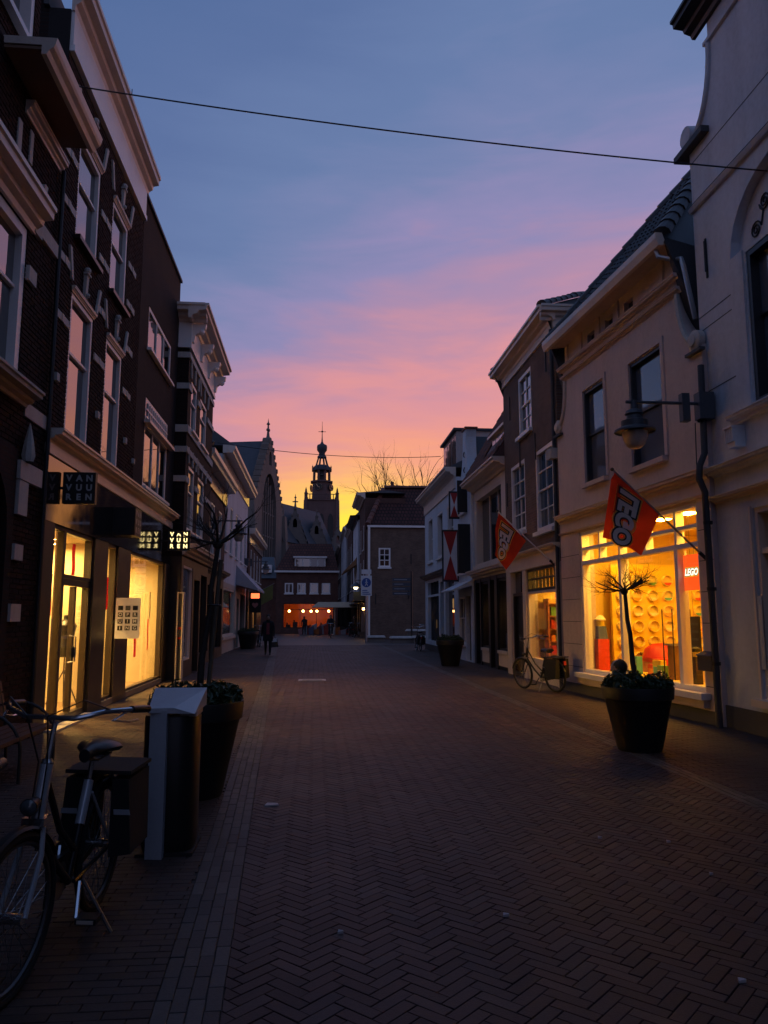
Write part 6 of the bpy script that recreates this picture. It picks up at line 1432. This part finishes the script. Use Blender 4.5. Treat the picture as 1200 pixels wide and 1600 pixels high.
# ---- litter bin: steel slab front, dark shell, sloping steel lid
t = thing('litter_bin', 'dark oval litter bin with pale steel post strip and sloping lid beside the bicycle', 'litter bin', (-1.02, 5.75, 0))
def oval(w_, d_, z, n=24): return [(-1.0 + w_ * math.copysign(abs(math.cos(2 * math.pi * k / n)) ** .7, math.cos(2 * math.pi * k / n)), 5.78 + d_ * math.copysign(abs(math.sin(2 * math.pi * k / n)) ** .7, math.sin(2 * math.pi * k / n)), z) for k in range(n)]
mb = MB(); n = 24
for z, s in ((0.02, .94), (.06, 1), (.9, 1), (.92, .96)):
    for q in oval(.19 * s, .2 * s, z): mb.p(*q)
for k in range(3): mb.f += [[k * n + i, k * n + (i + 1) % n, (k + 1) * n + (i + 1) % n, (k + 1) * n + i] for i in range(n)]
mb.f += [list(range(n)), list(range(3 * n, 4 * n))]; mb.build('shell', BLACK, t, True)
STL = mat('matt pale steel', (.52, .53, .57), .4, .12, 4, .1, .05, streak=True)
MB().hexa([(-1.115, 5.52, 0), (-1.0, 5.5, 0), (-1.0, 5.6, 0), (-1.115, 5.6, 0)], [(-1.115, 5.53, .97), (-1.0, 5.51, .97), (-1.0, 5.6, .97), (-1.115, 5.6, .97)]).build('post_strip', STL, t)
MB().hexa([(-1.12, 5.5, .955), (-.82, 5.56, .94), (-.8, 6.0, .955), (-1.18, 6.0, .965)], [(-1.12, 5.5, .985), (-.96, 5.53, .985), (-.8, 6.0, 1.08), (-1.18, 6.0, 1.08)]).build('lid', STL, t)
MB().box(-.93, -.815, 5.62, 5.92, .915, .945).build('opening_frame', STONE, t)
MB().box(-1.19, -.81, 5.57, 5.99, 0, .02).build('foot_plate', IRON, t)

# ---- bench along the wall
t = thing('bench', 'street bench with red brown slats and curved steel arm loops against the brick wall', 'bench', (-3.1, 8.1, 0))
for k in range(4): MB().box(-3.34 + k * .125, -3.235 + k * .125, 6.9, 9.1, .405, .44).build('seat_slat', BENCHW, t)
for k in range(3): MB().hexa([(-3.42 - k * .03, 6.9, .53 + k * .13), (-3.42 - k * .03, 9.1, .53 + k * .13), (-3.39 - k * .03, 9.1, .53 + k * .13), (-3.39 - k * .03, 6.9, .53 + k * .13)], [(-3.445 - k * .03, 6.9, .64 + k * .13), (-3.445 - k * .03, 9.1, .64 + k * .13), (-3.415 - k * .03, 9.1, .64 + k * .13), (-3.415 - k * .03, 6.9, .64 + k * .13)]).build('back_slat', BENCHW, t)
for y in (7.0, 8.04, 9.03):
    pts = [(-3.42, y, .63)] + [(-3.28 + .44 * math.sin(a), y, .22 + .46 * math.cos(a)) for a in [q * .16 for q in range(10)]]
    pts = [(-3.4, y, .66)] + [(-3.25 + .4 * math.sin(q * math.pi / 16), y, .3 + .38 * math.cos(q * math.pi / 16)) for q in range(9)] + [(-2.85, y, .0)]
    MB().tube(pts, .017, 8).build('arm_loop', IRON, t, True); MB().tube([(-3.35, y, 0), (-3.36, y, .4), (-3.42, y, .62), (-3.5, y, .95)], .017, 8).build('back_leg', IRON, t, True); MB().tube([(-3.36, y, .39), (-2.86, y, .39)], .014, 6).build('cross_bar', IRON, t)

# ---- bicycles: built along +x, front wheel forward, then turned
def bicycle(label, group, frame_m, low_m, pannier, lamp=True, spokes=28):
    t = thing('bicycle', label, 'bicycle', (0, 0, 0), group); r = .345; wb = 1.1
    def wheel(x, steer):
        c = (x, 0, r); ax = Vector((math.sin(steer) * -1, math.cos(steer), 0))
        w_ = MB().torus(c, r - .02, .021, ax, 36, 8).build('wheel', RUBBER, t, True)
        MB().torus(c, r - .048, .012, ax, 36, 6).build('rim', mat('grimy rim', (.09, .09, .095), .4, .3, 8, .6), w_, True)
        mb = MB(); e1 = Vector((0, 0, 1)); e2 = ax.cross(e1)
        for k in range(spokes):
            a = 2 * math.pi * k / spokes; s = .028 if k % 2 else -.028; d_ = e2 * math.cos(a) + e1 * math.sin(a); d2 = e2 * math.cos(a + (.5 if k % 4 < 2 else -.5)) + e1 * math.sin(a + (.5 if k % 4 < 2 else -.5))
            mb.tube([tuple(Vector(c) + d2 * .022 + ax * s), tuple(Vector(c) + d_ * (r - .055))], .0016, 3, cap=False)
        mb.build('spokes', METAL, w_); MB().tube([tuple(Vector(c) - ax * .055), tuple(Vector(c) + ax * .055)], .022, 10).build('hub', CHROME, w_, True)
        mb = MB(); e2 = ax.cross(Vector((0, 0, 1)))
        for sgn in (-1, 1):
            pass
        a0, a1 = (-1.1, 1.35) if x > .5 else (-1.25, 1.45); n = 16; i0 = len(mb.v)
        for k in range(n + 1):
            a = a0 + (a1 - a0) * k / n; d_ = e2 * math.sin(a) * (1 if x > .5 else 1) + Vector((0, 0, 1)) * math.cos(a)
            for off, rr in ((-.026, r + .008), (-.015, r + .02), (.015, r + .02), (.026, r + .008)): mb.v.append(Vector(c) + d_ * rr + ax * off)
        for k in range(n):
            for q in range(3): mb.f.append([i0 + k * 4 + q, i0 + k * 4 + q + 1, i0 + k * 4 + q + 5, i0 + k * 4 + q + 4])
        mb.build('mudguard', BLACK, t, True)
        return w_
    st = bicycle.steer; wheel(0, 0); wheel(wb, st)
    bb = Vector((.46, 0, .29)); hd0 = Vector((.92, 0, .68)); hd1 = Vector((.86, 0, .93)); sc_ = Vector((.27, 0, .74)); sad = Vector((.24, 0, .86)); stem = Vector((.80, 0, 1.14))
    MB().tube([tuple(hd0), tuple(hd1)], .03, 10).build('head_tube', frame_m, t, True)
    MB().tube([tuple(hd0 + Vector((0, 0, .03))), tuple((hd0 + bb) / 2 + Vector((-.02, 0, -.04))), tuple(bb)], .02, 10).build('down_tube', low_m, t, True)
    MB().tube([tuple(hd1 + Vector((0, 0, -.05))), tuple((hd1 + bb) / 2 + Vector((-.03, 0, -.03))), tuple(bb + (sc_ - bb) * .3)], .016, 8).build('top_tube', low_m, t, True)
    MB().tube([tuple(bb), tuple(bb + (sc_ - bb) * .55)], .018, 10).build('seat_tube', low_m, t, True)
    MB().tube([tuple(bb + (sc_ - bb) * .55), tuple(sc_)], .026, 10).build('seat_tube_top', frame_m, t, True)
    MB().tube([tuple(sc_), tuple(sad)], .013, 8).build('seat_post', CHROME, t, True)
    for s in (-1, 1):
        MB().tube([(bb.x, s * .03, bb.z), (0, s * .06, r)], .011, 6).build('chain_stay', low_m, t); MB().tube([(sc_.x, s * .02, sc_.z - .06), (0, s * .06, r)], .009, 6).build('seat_stay', frame_m, t)
        sx = math.sin(-st); MB().tube([(hd0.x + .01, s * .035, hd0.z + .02), (hd0.x + .04, s * .05, hd0.z - .12), (wb - sx * s * .06, s * .055, r)], .012, 8).build('fork_leg', frame_m, t, True)
    MB().box(hd0.x - .035, hd0.x + .045, -.05, .05, hd0.z, hd0.z + .035).build('fork_crown', CHROME, t)
    MB().tube([tuple(hd1), tuple(stem)], .013, 8).build('stem', CHROME, t, True); MB().lathe(tuple(hd1 - Vector((0, 0, .02))), [(.028, 0), (.028, .03), (.02, .045)], 12).build('headset', CHROME, t)
    cs, sn = math.cos(st), math.sin(st)
    def hb(x, y, z): return (stem.x + x * cs - y * sn, x * sn + y * cs, stem.z + z)
    bar = [(-.26, -.33, .02), (-.12, -.31, .03), (-.0, -.24, .03), (.06, -.12, .0), (.06, 0, 0), (.06, .12, .0), (0, .24, .03), (-.12, .31, .03), (-.26, .33, .02)]
    MB().tube([hb(*q) for q in bar], .012, 8).build('handlebar', CHROME, t, True)
    for s in (-1, 1):
        MB().tube([hb(-.13, s * .312, .03), hb(-.28, s * .333, .018)], .018, 10).build('grip', BLACK, t, True); MB().tube([hb(-.1, s * .30, .02), hb(-.02, s * .27, -.01), hb(-.14, s * .30, -.03), hb(-.22, s * .31, -.03)], .006, 6).build('brake_lever', CHROME, t)
        MB().tube([hb(-.06, s * .28, .02), hb(.1, s * .18, .09), hb(.17, s * .05, .02), (hd1.x + .05, s * .02, hd1.z + .02), (hd0.x + .04, s * .02, hd0.z)], .004, 5).build('brake_cable', BLACK, t)
    mb = MB(); sp = [(-.15, .115, .0), (-.1, .12, .012), (0, .09, .012), (.07, .045, .004), (.13, .03, -.008)]; m = 10
    for x, hw, z in sp:
        for k in range(m): a = 2 * math.pi * k / m; mb.v.append(Vector((sad.x + x, hw * math.cos(a), sad.z + .03 + z + .035 * math.sin(a))))
    for j in range(len(sp) - 1): mb.f += [[j * m + k, j * m + (k + 1) % m, (j + 1) * m + (k + 1) % m, (j + 1) * m + k] for k in range(m)]
    mb.f += [list(range(m)), list(range((len(sp) - 1) * m, len(sp) * m))]; mb.build('saddle', BLACK, t, True)
    mb = MB()
    for s in (-1, 1): mb.tube([(sad.x + .1, s * .015, sad.z - .0), (sad.x, s * .03, sad.z - .02), (sad.x - .12, s * .06, sad.z)], .006, 5)
    mb.tube([(sad.x - .11, -.06, sad.z - .01), (sad.x - .11, .06, sad.z - .01)], .014, 8); mb.build('saddle_spring', CHROME, t)
    MB().lathe(tuple(bb + Vector((0, -.045, 0))), [(0, 0), (.085, 0), (.09, .006), (0, .006)], 20, axis=(0, 1, 0)).build('chain_ring', METAL, t)
    MB().hexa([(-.06, -.075, r - .05), (bb.x + .1, -.075, bb.z - .1), (bb.x + .1, -.05, bb.z - .1), (-.06, -.05, r - .05)], [(-.06, -.075, r + .05), (bb.x + .08, -.075, bb.z + .11), (bb.x + .08, -.05, bb.z + .11), (-.06, -.05, r + .05)]).build('chain_case', BLACK, t)
    for s, a in ((-1, 2.2), (1, 2.2 + math.pi)):
        e = (bb.x + .17 * math.cos(a), s * .09, bb.z + .17 * math.sin(a)); MB().tube([(bb.x, s * .06, bb.z), e], .011, 6).build('crank', CHROME, t)
        p = MB().box(e[0] - .045, e[0] + .045, min(s * .1, s * .2), max(s * .1, s * .2), e[2] - .014, e[2] + .014).build('pedal', BLACK, t); MB().box(e[0] + .046, e[0] + .05, min(s * .11, s * .19), max(s * .11, s * .19), e[2] - .008, e[2] + .008).build('reflector', mat('reflector', (.5, .42, .35), .2, .1), p)
    mb = MB()
    for s in (-1, 1): mb.tube([(.2, s * .05, .72), (.1, s * .07, .74), (-.28, s * .07, .74)], .007, 5); mb.tube([(-.22, s * .07, .74), (0, s * .065, r)], .006, 5)
    for k in range(4): mb.tube([(.08 - k * .11, -.07, .742), (.08 - k * .11, .07, .742)], .005, 5)
    mb.build('rack', BLACK, t)
    if pannier:
        for s in (-1, 1):
            pn = MB().hexa([(-.24, s * .08, .3), (.1, s * .08, .3), (.1, s * .2, .32), (-.24, s * .2, .32)], [(-.28, s * .08, .72), (.13, s * .08, .72), (.13, s * .17, .72), (-.28, s * .17, .72)]).build('pannier', mat('black pannier canvas', (.014, .014, .015), .85, .3, 9), t); MB().hexa([(.118, s * .1, .53), (.12, s * .1, .53), (.12, s * .19, .53), (.118, s * .19, .53)], [(.128, s * .1, .56), (.132, s * .1, .56), (.132, s * .185, .56), (.128, s * .185, .56)]).build('reflective_strip', mat('pale reflective tape', (.55, .6, .68), .3, .05), pn)
        MB().box(-.28, .13, -.18, .18, .745, .765).build('pannier_flap', MATS['black pannier canvas'], t)
    if lamp:
        lp = MB().lathe((hd0.x + .06, 0, hd0.z + .1), [(.0, -.03), (.025, -.03), (.036, .03), (.038, .045)], 16, axis=(1, 0, -.1)).build('headlamp', BLACK, t, True); MB().lathe((hd0.x + .105, 0, hd0.z + .095), [(.036, 0), (.025, .01), (0, .015)], 16, axis=(1, 0, -.1)).build('lens', mat('lamp lens', (.08, .09, .1), .12, .1, 9, 0, 0, spec=.8), lp, True)
        MB().box(-.36, -.32, -.03, .03, .6, .68).build('rear_light', REDPAINT, t)
    MB().tube([(.36, .04, .27), (.34, .2, .01)], .01, 6).build('kick_stand', METAL, t)
    return t
def put(o, x, y, heading, lean=0):
    o.location = (x, y, 0); o.rotation_euler = (lean, 0, heading)
SILV = mat('silver frame paint', (.5, .52, .56), .3, .1, 4, .35, .04)
bicycle.steer = -.12
bk = bicycle('silver and black town bicycle with black panniers and headlamp parked by the litter bin', 'parked bicycles', SILV, BLACK, True)
hd = math.atan2(3.58 - 4.66, -1.27 + 1.2); put(bk, -1.2, 4.66, hd, R(-2))
bicycle.steer = .0
bk2 = bicycle('black bicycle with panniers leaning below the pale shop window', 'parked bicycles', BLACK, BLACK, True)
hd2 = math.atan2(17.75 - 16.9, 4.85 - 5.15); put(bk2, 5.2, 16.55, math.atan2(.98, -.42), R(-4))
for x, y, h_, lb in ((7.6, 50, 2.8, 'dark bicycle parked by the stone seats beneath the brick house'), (5.1, 37.4, 1.6, 'dark bicycle standing at the shop window of the long pale house'), (-3.2, 44.5, -1.4, 'dark bicycle parked beyond the planter by the white house'), (3.2, 63, 1.2, 'dark bicycle by the lit shop in the far row'), (2.9, 66, 1.5, 'dark bicycle second along from the lit shop in the far row'), (-1.45, 2.9, -1.2, 'black bicycle whose rear rack just shows behind the silver town bicycle')):
    c = copy_tree(bk2); put(c, x, y, h_); c['label'] = lb

# ---- covered scooter-like bundles by the far planter, stone seats, signs
for k, (x, y, w_, d_, h_) in enumerate(((4.0, 51.5, 1.2, .9, .42), (5.6, 49.5, 1.5, 1.0, .42), (7.0, 49, 1.6, 1.0, .45), (6.6, 50.6, 1.2, .8, .85))):
    mb = MB().hexa([(x - w_ / 2, y - d_ / 2, 0), (x + w_ / 2, y - d_ / 2, 0), (x + w_ / 2, y + d_ / 2, 0), (x - w_ / 2, y + d_ / 2, 0)], [(x - w_ / 2 + .05, y - d_ / 2 + .05, h_ - .12), (x + w_ / 2 - .05, y - d_ / 2 + .05, h_ - .12), (x + w_ / 2 - .05, y + d_ / 2 - .05, h_ - .12), (x - w_ / 2 + .05, y + d_ / 2 - .05, h_ - .12)])
    t = thing('stone_seat', 'low pale stone seat block on the square below the brick house', 'stone seat', (x, y, 0), 'stone seats on the square')
    mb.build('base', DKSTONE, t); MB().hexa([(x - w_ / 2 - .06, y - d_ / 2 - .06, h_ - .118), (x + w_ / 2 + .06, y - d_ / 2 - .06, h_ - .118), (x + w_ / 2 + .06, y + d_ / 2 + .06, h_ - .118), (x - w_ / 2 - .06, y + d_ / 2 + .06, h_ - .118)], [(x - w_ / 2, y - d_ / 2, h_), (x + w_ / 2, y - d_ / 2, h_), (x + w_ / 2, y + d_ / 2, h_), (x - w_ / 2, y + d_ / 2, h_)]).build('top', STONE, t)
t = thing('pedestrian_sign', 'blue and white pedestrian zone sign on a pale post at the corner of the square', 'road sign', (3.28, 50, 0))
MB().tube([(3.3, 50.05, 0), (3.3, 50.05, 4.7)], .07, 8).build('post', METAL, t); MB().box(2.95, 3.65, 49.95, 49.98, 3.0, 4.3).build('board', WPAINT, t); MB().box(2.98, 3.62, 49.95, 49.98, 4.4, 4.7).build('upper_board', WPAINT, t)
MB().lathe((3.3, 49.945, 3.85), [(0, 0), (.3, 0), (.3, .004), (0, .004)], 24, axis=(0, -1, 0)).build('blue_disc', mat('sign blue', (.02, .08, .3), .4, .05), t)
mb = MB(); mb.ball((3.3, 49.935, 4.02), .045, 8, 5, (1, .1, 1)); mb.tube([(3.3, 49.935, 3.96), (3.3, 49.935, 3.8), (3.22, 49.935, 3.64)], .025, 5); mb.tube([(3.3, 49.935, 3.8), (3.38, 49.935, 3.64)], .025, 5); mb.tube([(3.22, 49.935, 3.82), (3.3, 49.935, 3.94), (3.39, 49.935, 3.83)], .018, 5); mb.build('walker_symbol', WPAINT, t)
mb = MB()
for k in range(3): mb.box(3.03, 3.57 - .1 * k, 49.945, 49.949, 3.08 + k * .12, 3.13 + k * .12)
mb.build('text_lines', mat('sign blue', (.02, .08, .3)), t)
t = thing('finger_post', 'dark finger post with four stacked direction boards beside the brick house', 'signpost', (6.2, 50, 0))
MB().tube([(6.25, 50, 0), (6.25, 50, 4.6)], .06, 8).build('post', IRON, t)
for k in range(4): MB().hexa([(5.0, 49.98, 3.05 + k * .3), (6.2, 49.98, 3.05 + k * .3), (6.2, 50.02, 3.05 + k * .3), (5.0, 50.02, 3.05 + k * .3)], [(5.0, 49.98, 3.25 + k * .3), (6.2, 49.98, 3.27 + k * .3), (6.2, 50.02, 3.27 + k * .3), (5.0, 50.02, 3.25 + k * .3)]).build('board', mat('dark blue grey board', (.06, .07, .09), .5, .1), t)
mb = MB()
for k in range(4): mb.box(5.12, 5.95 - .12 * (k % 3), 49.968, 49.978, 3.13 + k * .3, 3.18 + k * .3)
mb.build('text_lines', mat('grey sign print', (.3, .3, .32), .6), t)
t = thing('market_parasol', 'square cream parasol in front of the orange lit shop', 'parasol', (1.9, 74, 0)); MB().tube([(1.9, 74, 0), (1.9, 74, 3)], .05).build('pole', METAL, t); MB().hexa([(-.3, 72.4, 2.55), (4.2, 72.4, 2.55), (4.2, 75.6, 2.55), (-.3, 75.6, 2.55)], [(.3, 72.9, 3.05), (3.6, 72.9, 3.05), (3.6, 75.1, 3.05), (.3, 75.1, 3.05)]).build('canopy', mat('cream parasol cloth', (.5, .42, .3), .8, .1, 2), t)
CC = [mat('goods ' + n, c_, .7, .3, 5) for n, c_ in (('pink', (.35, .16, .16)), ('grey', (.3, .3, .34)), ('red', (.4, .06, .04)), ('blue', (.1, .12, .2)), ('white', (.5, .5, .5)), ('orange', (.5, .15, .04)))]
random.seed(9)
for k in range(16):
    x = -1.3 + k * .31 + random.uniform(-.1, .1); y = 75 + random.uniform(-.8, .8); h_ = random.uniform(.5, 1.3) * (1 if k < 11 else .6)
    o = MB().hexa([(x - .2, y - .25, 0), (x + .2, y - .25, 0), (x + .2, y + .25, 0), (x - .2, y + .25, 0)], [(x - .28, y - .3, h_ * .75), (x + .22, y - .28, h_), (x + .24, y + .3, h_), (x - .26, y + .28, h_ * .8)]).build('goods_crate', CC[k % 6])
    tag(o, 'small crate heaped with %s goods outside the orange lit shop' % ('pink', 'grey', 'red', 'dark blue', 'white', 'orange')[k % 6], 'crate', 'goods outside the orange shop')
# ---- lamps on the left wall farther down, overhead wires
street_lamp((-3.85, 27.2, 5.0), (-2.7, 27.2, 4.5), 'unlit street lamp on a long arm on the low brick house', 1.0)
street_lamp((-4.05, 45.6, 4.9), (-2.9, 45.6, 4.4), 'unlit street lamp at the far end of the white house', 1.0)
def wire(A, B, sag, label, r=.011):
    A, B = Vector(A), Vector(B); n = 24; mb = MB()
    mb.tube([tuple(A.lerp(B, k / n) - Vector((0, 0, sag * 4 * (k / n) * (1 - k / n)))) for k in range(n + 1)], r, 5)
    if r < .012:
        p = A.lerp(B, .11) - Vector((0, 0, sag * 4 * .11 * .89)); mb.tube([tuple(p), tuple(p + Vector((0, 0, .09)))], .006, 4)
    return tag(mb.build('overhead_wire', IRON), label, 'cable')
wire((-3.8, 10.56, 9.26), (6.1, 9.3, 7.66), .10, 'thin dark wire slung from the dark brick house to the grey gable')
wire((-3.9, 30.0, 8.4), (5.6, 33.9, 8.85), .25, 'thin dark wire slung across the street farther down towards the church', .014)

# ---- people
def person(x, y, h_, face, label, joints, mats, hair=True, group=None, seat=None):
    """one continuous skinned body; joints in units of a 1.75 m figure, x right, y forward"""
    t = thing('person', label, 'person', (x, y, 0), group); s = h_ / 1.75
    V = []; E_ = []; Rr = []; idx = {}
    def add(n, p, r, par=None):
        idx[n] = len(V); V.append(Vector(p) * s); Rr.append(r * s)
        if par: E_.append((idx[par], idx[n]))
    for n, p, r, par in joints: add(n, p, r, par)
    me = bpy.data.meshes.new('body'); me.from_pydata([tuple(q) for q in V], E_, []); o = bpy.data.objects.new('body', me); COL.objects.link(o); o.parent = t
    sk = o.modifiers.new('skin', 'SKIN'); lay_ = me.skin_vertices[0] if me.skin_vertices else None
    if lay_ is None:
        bm = bmesh.new(); bm.from_mesh(me); bm.verts.layers.skin.verify(); bm.to_mesh(me); bm.free(); lay_ = me.skin_vertices[0]
    for i, r in enumerate(Rr): lay_.data[i].radius = (r, r)
    lay_.data[0].use_root = True
    ss = o.modifiers.new('sub', 'SUBSURF'); ss.levels = 2; ss.render_levels = 2; me.materials.append(mats[0])
    o.rotation_euler = (0, 0, face); OFF[o] = OFF[t]
    M_ = Matrix.Rotation(face, 3, 'Z')
    def P(q): return tuple(Vector((x, y, 0)) + M_ @ (Vector(q) * s))
    hc = dict((n, Vector(p)) for n, p, r, par in joints)['head']
    SKIN = mat('skin', (.35, .2, .15), .6, .1, 8)
    MB().ball(P(hc + Vector((0, .025, -.01))), .098 * s, 12, 8, (.82, .95, 1.12)).build('face', SKIN, t, True); MB().ball(P(hc + Vector((0, .125, -.02))), .018 * s, 6, 4).build('nose', SKIN, t, True)
    MB().ball(P(hc + Vector((0, -.012, .03))), .112 * s, 12, 8, (.92, .98, 1.05)).build('hair', mats[1], t, True)
    return t, P
def walkj(step=.16, arm=.1, coat=.0):
    return [('pelvis', (0, 0, .96), .15, None), ('waist', (0, 0, 1.12), .14, 'pelvis'), ('chest', (0, .01, 1.34), .155, 'waist'), ('neck', (0, .01, 1.5), .065, 'chest'), ('head', (0, .03, 1.63), .07, 'neck'),
            ('shL', (-.19, 0, 1.41), .075, 'chest'), ('elL', (-.25, -.04 + arm, 1.14), .055, 'shL'), ('haL', (-.26, .05 + arm, .9), .038, 'elL'), ('fL', (-.26, .07 + arm, .8), .028, 'haL'),
            ('shR', (.19, 0, 1.41), .075, 'chest'), ('elR', (.25, -.04 - arm, 1.14), .055, 'shR'), ('haR', (.27, .03 - arm, .9), .038, 'elR'), ('fR', (.27, .05 - arm, .8), .028, 'haR'),
            ('hiL', (-.1, 0, .88), .12, 'pelvis'), ('knL', (-.1, .04 + step * .6, .5), .07, 'hiL'), ('anL', (-.1, step, .09), .045, 'knL'), ('toL', (-.11, step + .17, .04), .035, 'anL'),
            ('hiR', (.1, 0, .88), .12, 'pelvis'), ('knR', (.1, .02 - step * .3, .5), .07, 'hiR'), ('anR', (.1, -step, .1), .045, 'knR'), ('toR', (.11, -step + .16, .04), .035, 'anR')]
DKC = mat('dark coat cloth', (.014, .014, .018), .9, .3, 8); HAIRD = mat('dark hair', (.02, .015, .012), .7, .3, 20)
t, P = person(-2.0, 33.9, 1.72, math.pi, 'pedestrian in a dark coat over a red top walking with a bag', walkj(.12, .04), (DKC, HAIRD))
mb = MB(); mb.v = [Vector(P(q)) for q in [(-.22, .16, .62), (.22, .16, .62), (.22, -.2, .62), (-.22, -.2, .62), (-.2, .17, 1.38), (.2, .17, 1.38), (.2, -.16, 1.38), (-.2, -.16, 1.38)]]; mb.f = [[0, 1, 5, 4], [1, 2, 6, 5], [2, 3, 7, 6], [3, 0, 4, 7], [0, 1, 2, 3]]; mb.build('coat', DKC, t)
mb = MB(); mb.v = [Vector(P(q)) for q in [(-.07, .176, .9), (.07, .176, .9), (.06, .182, 1.4), (-.06, .182, 1.4)]]; mb.f = [[0, 1, 2, 3]]; mb.build('red_top', mat('red knit', (.25, .05, .06), .9), t, recalc=False)
t = thing('carrier_bag', 'black carrier bag with a pale top held by the pedestrian', 'bag', P((-.28, .06, .3)))
q0 = Vector(P((-.3, .07, .34))); MB().hexa([(q0.x - .17, q0.y - .05, q0.z), (q0.x + .17, q0.y - .05, q0.z + .02), (q0.x + .17, q0.y + .05, q0.z + .02), (q0.x - .17, q0.y + .05, q0.z)], [(q0.x - .13, q0.y - .02, q0.z + .32), (q0.x + .1, q0.y - .02, q0.z + .34), (q0.x + .1, q0.y + .02, q0.z + .34), (q0.x - .13, q0.y + .02, q0.z + .32)]).build('bag_body', BLACK, t); MB().hexa([(q0.x - .12, q0.y - .055, q0.z + .22), (q0.x + .1, q0.y - .055, q0.z + .24), (q0.x + .1, q0.y + .02, q0.z + .24), (q0.x - .12, q0.y + .02, q0.z + .22)], [(q0.x - .11, q0.y - .04, q0.z + .36), (q0.x + .06, q0.y - .04, q0.z + .38), (q0.x + .06, q0.y + .02, q0.z + .38), (q0.x - .11, q0.y + .02, q0.z + .36)]).build('bag_top', WPAINT, t); hp = Vector(P((-.26, .09, .8))); MB().tube([(q0.x - .06, q0.y, q0.z + .36), tuple(hp), (q0.x + .06, q0.y, q0.z + .36)], .008, 5).build('handle', BLACK, t)
# a cyclist coming up the street
cb_ = copy_tree(bk2); put(cb_, 1.26, 62.2, -math.pi / 2); cb_['label'] = 'dark bicycle ridden up the street by the cyclist'; del cb_['group']
cyc = [('pelvis', (0, 0, 1.0), .16, None), ('waist', (0, .03, 1.16), .15, 'pelvis'), ('chest', (0, .08, 1.38), .17, 'waist'), ('neck', (0, .1, 1.53), .065, 'chest'), ('head', (0, .12, 1.66), .07, 'neck'),
       ('shL', (-.2, .08, 1.44), .08, 'chest'), ('elL', (-.29, .3, 1.26), .06, 'shL'), ('haL', (-.3, .5, 1.16), .04, 'elL'), ('shR', (.2, .08, 1.44), .08, 'chest'), ('elR', (.29, .3, 1.26), .06, 'shR'), ('haR', (.3, .5, 1.16), .04, 'elR'),
       ('hiL', (-.11, .02, .93), .12, 'pelvis'), ('knL', (-.12, .38, .74), .075, 'hiL'), ('anL', (-.12, .22, .42), .05, 'knL'), ('toL', (-.12, .38, .36), .038, 'anL'), ('hiR', (.11, .02, .93), .12, 'pelvis'), ('knR', (.12, .3, .56), .075, 'hiR'), ('anR', (.12, .2, .17), .05, 'knR'), ('toR', (.12, .36, .13), .038, 'anR')]
person(1.26, 61.95, 1.75, math.pi, 'cyclist in dark clothes riding up the middle of the street', cyc, (DKC, HAIRD))
person(-1.0, 73.5, 1.7, 0.2, 'person in a dark top and pale trousers before the orange lit shop', walkj(.1, .05), (DKC, HAIRD))
person(3.3, 64.5, 1.75, 1.2, 'person in dark clothes beside the bicycles of the far row', walkj(.05, .0), (DKC, HAIRD))
# someone crouching behind the planter before the toy shop window
cr = [('pelvis', (0, -.12, .3), .15, None), ('waist', (0, -.06, .45), .14, 'pelvis'), ('chest', (0, .06, .62), .15, 'waist'), ('neck', (0, .13, .76), .06, 'chest'), ('head', (0, .18, .88), .07, 'neck'), ('shL', (-.17, .06, .68), .07, 'chest'), ('elL', (-.22, .22, .5), .05, 'shL'), ('haL', (-.1, .38, .52), .036, 'elL'), ('shR', (.17, .06, .68), .07, 'chest'), ('elR', (.22, .22, .5), .05, 'shR'), ('haR', (.1, .38, .5), .036, 'elR'),
      ('hiL', (-.11, -.06, .32), .11, 'pelvis'), ('knL', (-.16, .3, .44), .07, 'hiL'), ('anL', (-.13, .02, .08), .045, 'knL'), ('toL', (-.14, .18, .04), .035, 'anL'), ('hiR', (.11, -.06, .32), .11, 'pelvis'), ('knR', (.16, .3, .44), .07, 'hiR'), ('anR', (.13, .02, .08), .045, 'knR'), ('toR', (.14, .18, .04), .035, 'anR')]
t, P = person(4.55, 10.9, 1.72, 1.3, 'dark haired person with pale headband crouching behind the toy shop planter', cr, (DKC, HAIRD))
mb = MB(); h0 = Vector(P((0, .18, .9))); mb.torus(tuple(h0), .112, .012, (0.2, 1, .25), 22, 6); mb.build('headband', WPAINT, t, True)
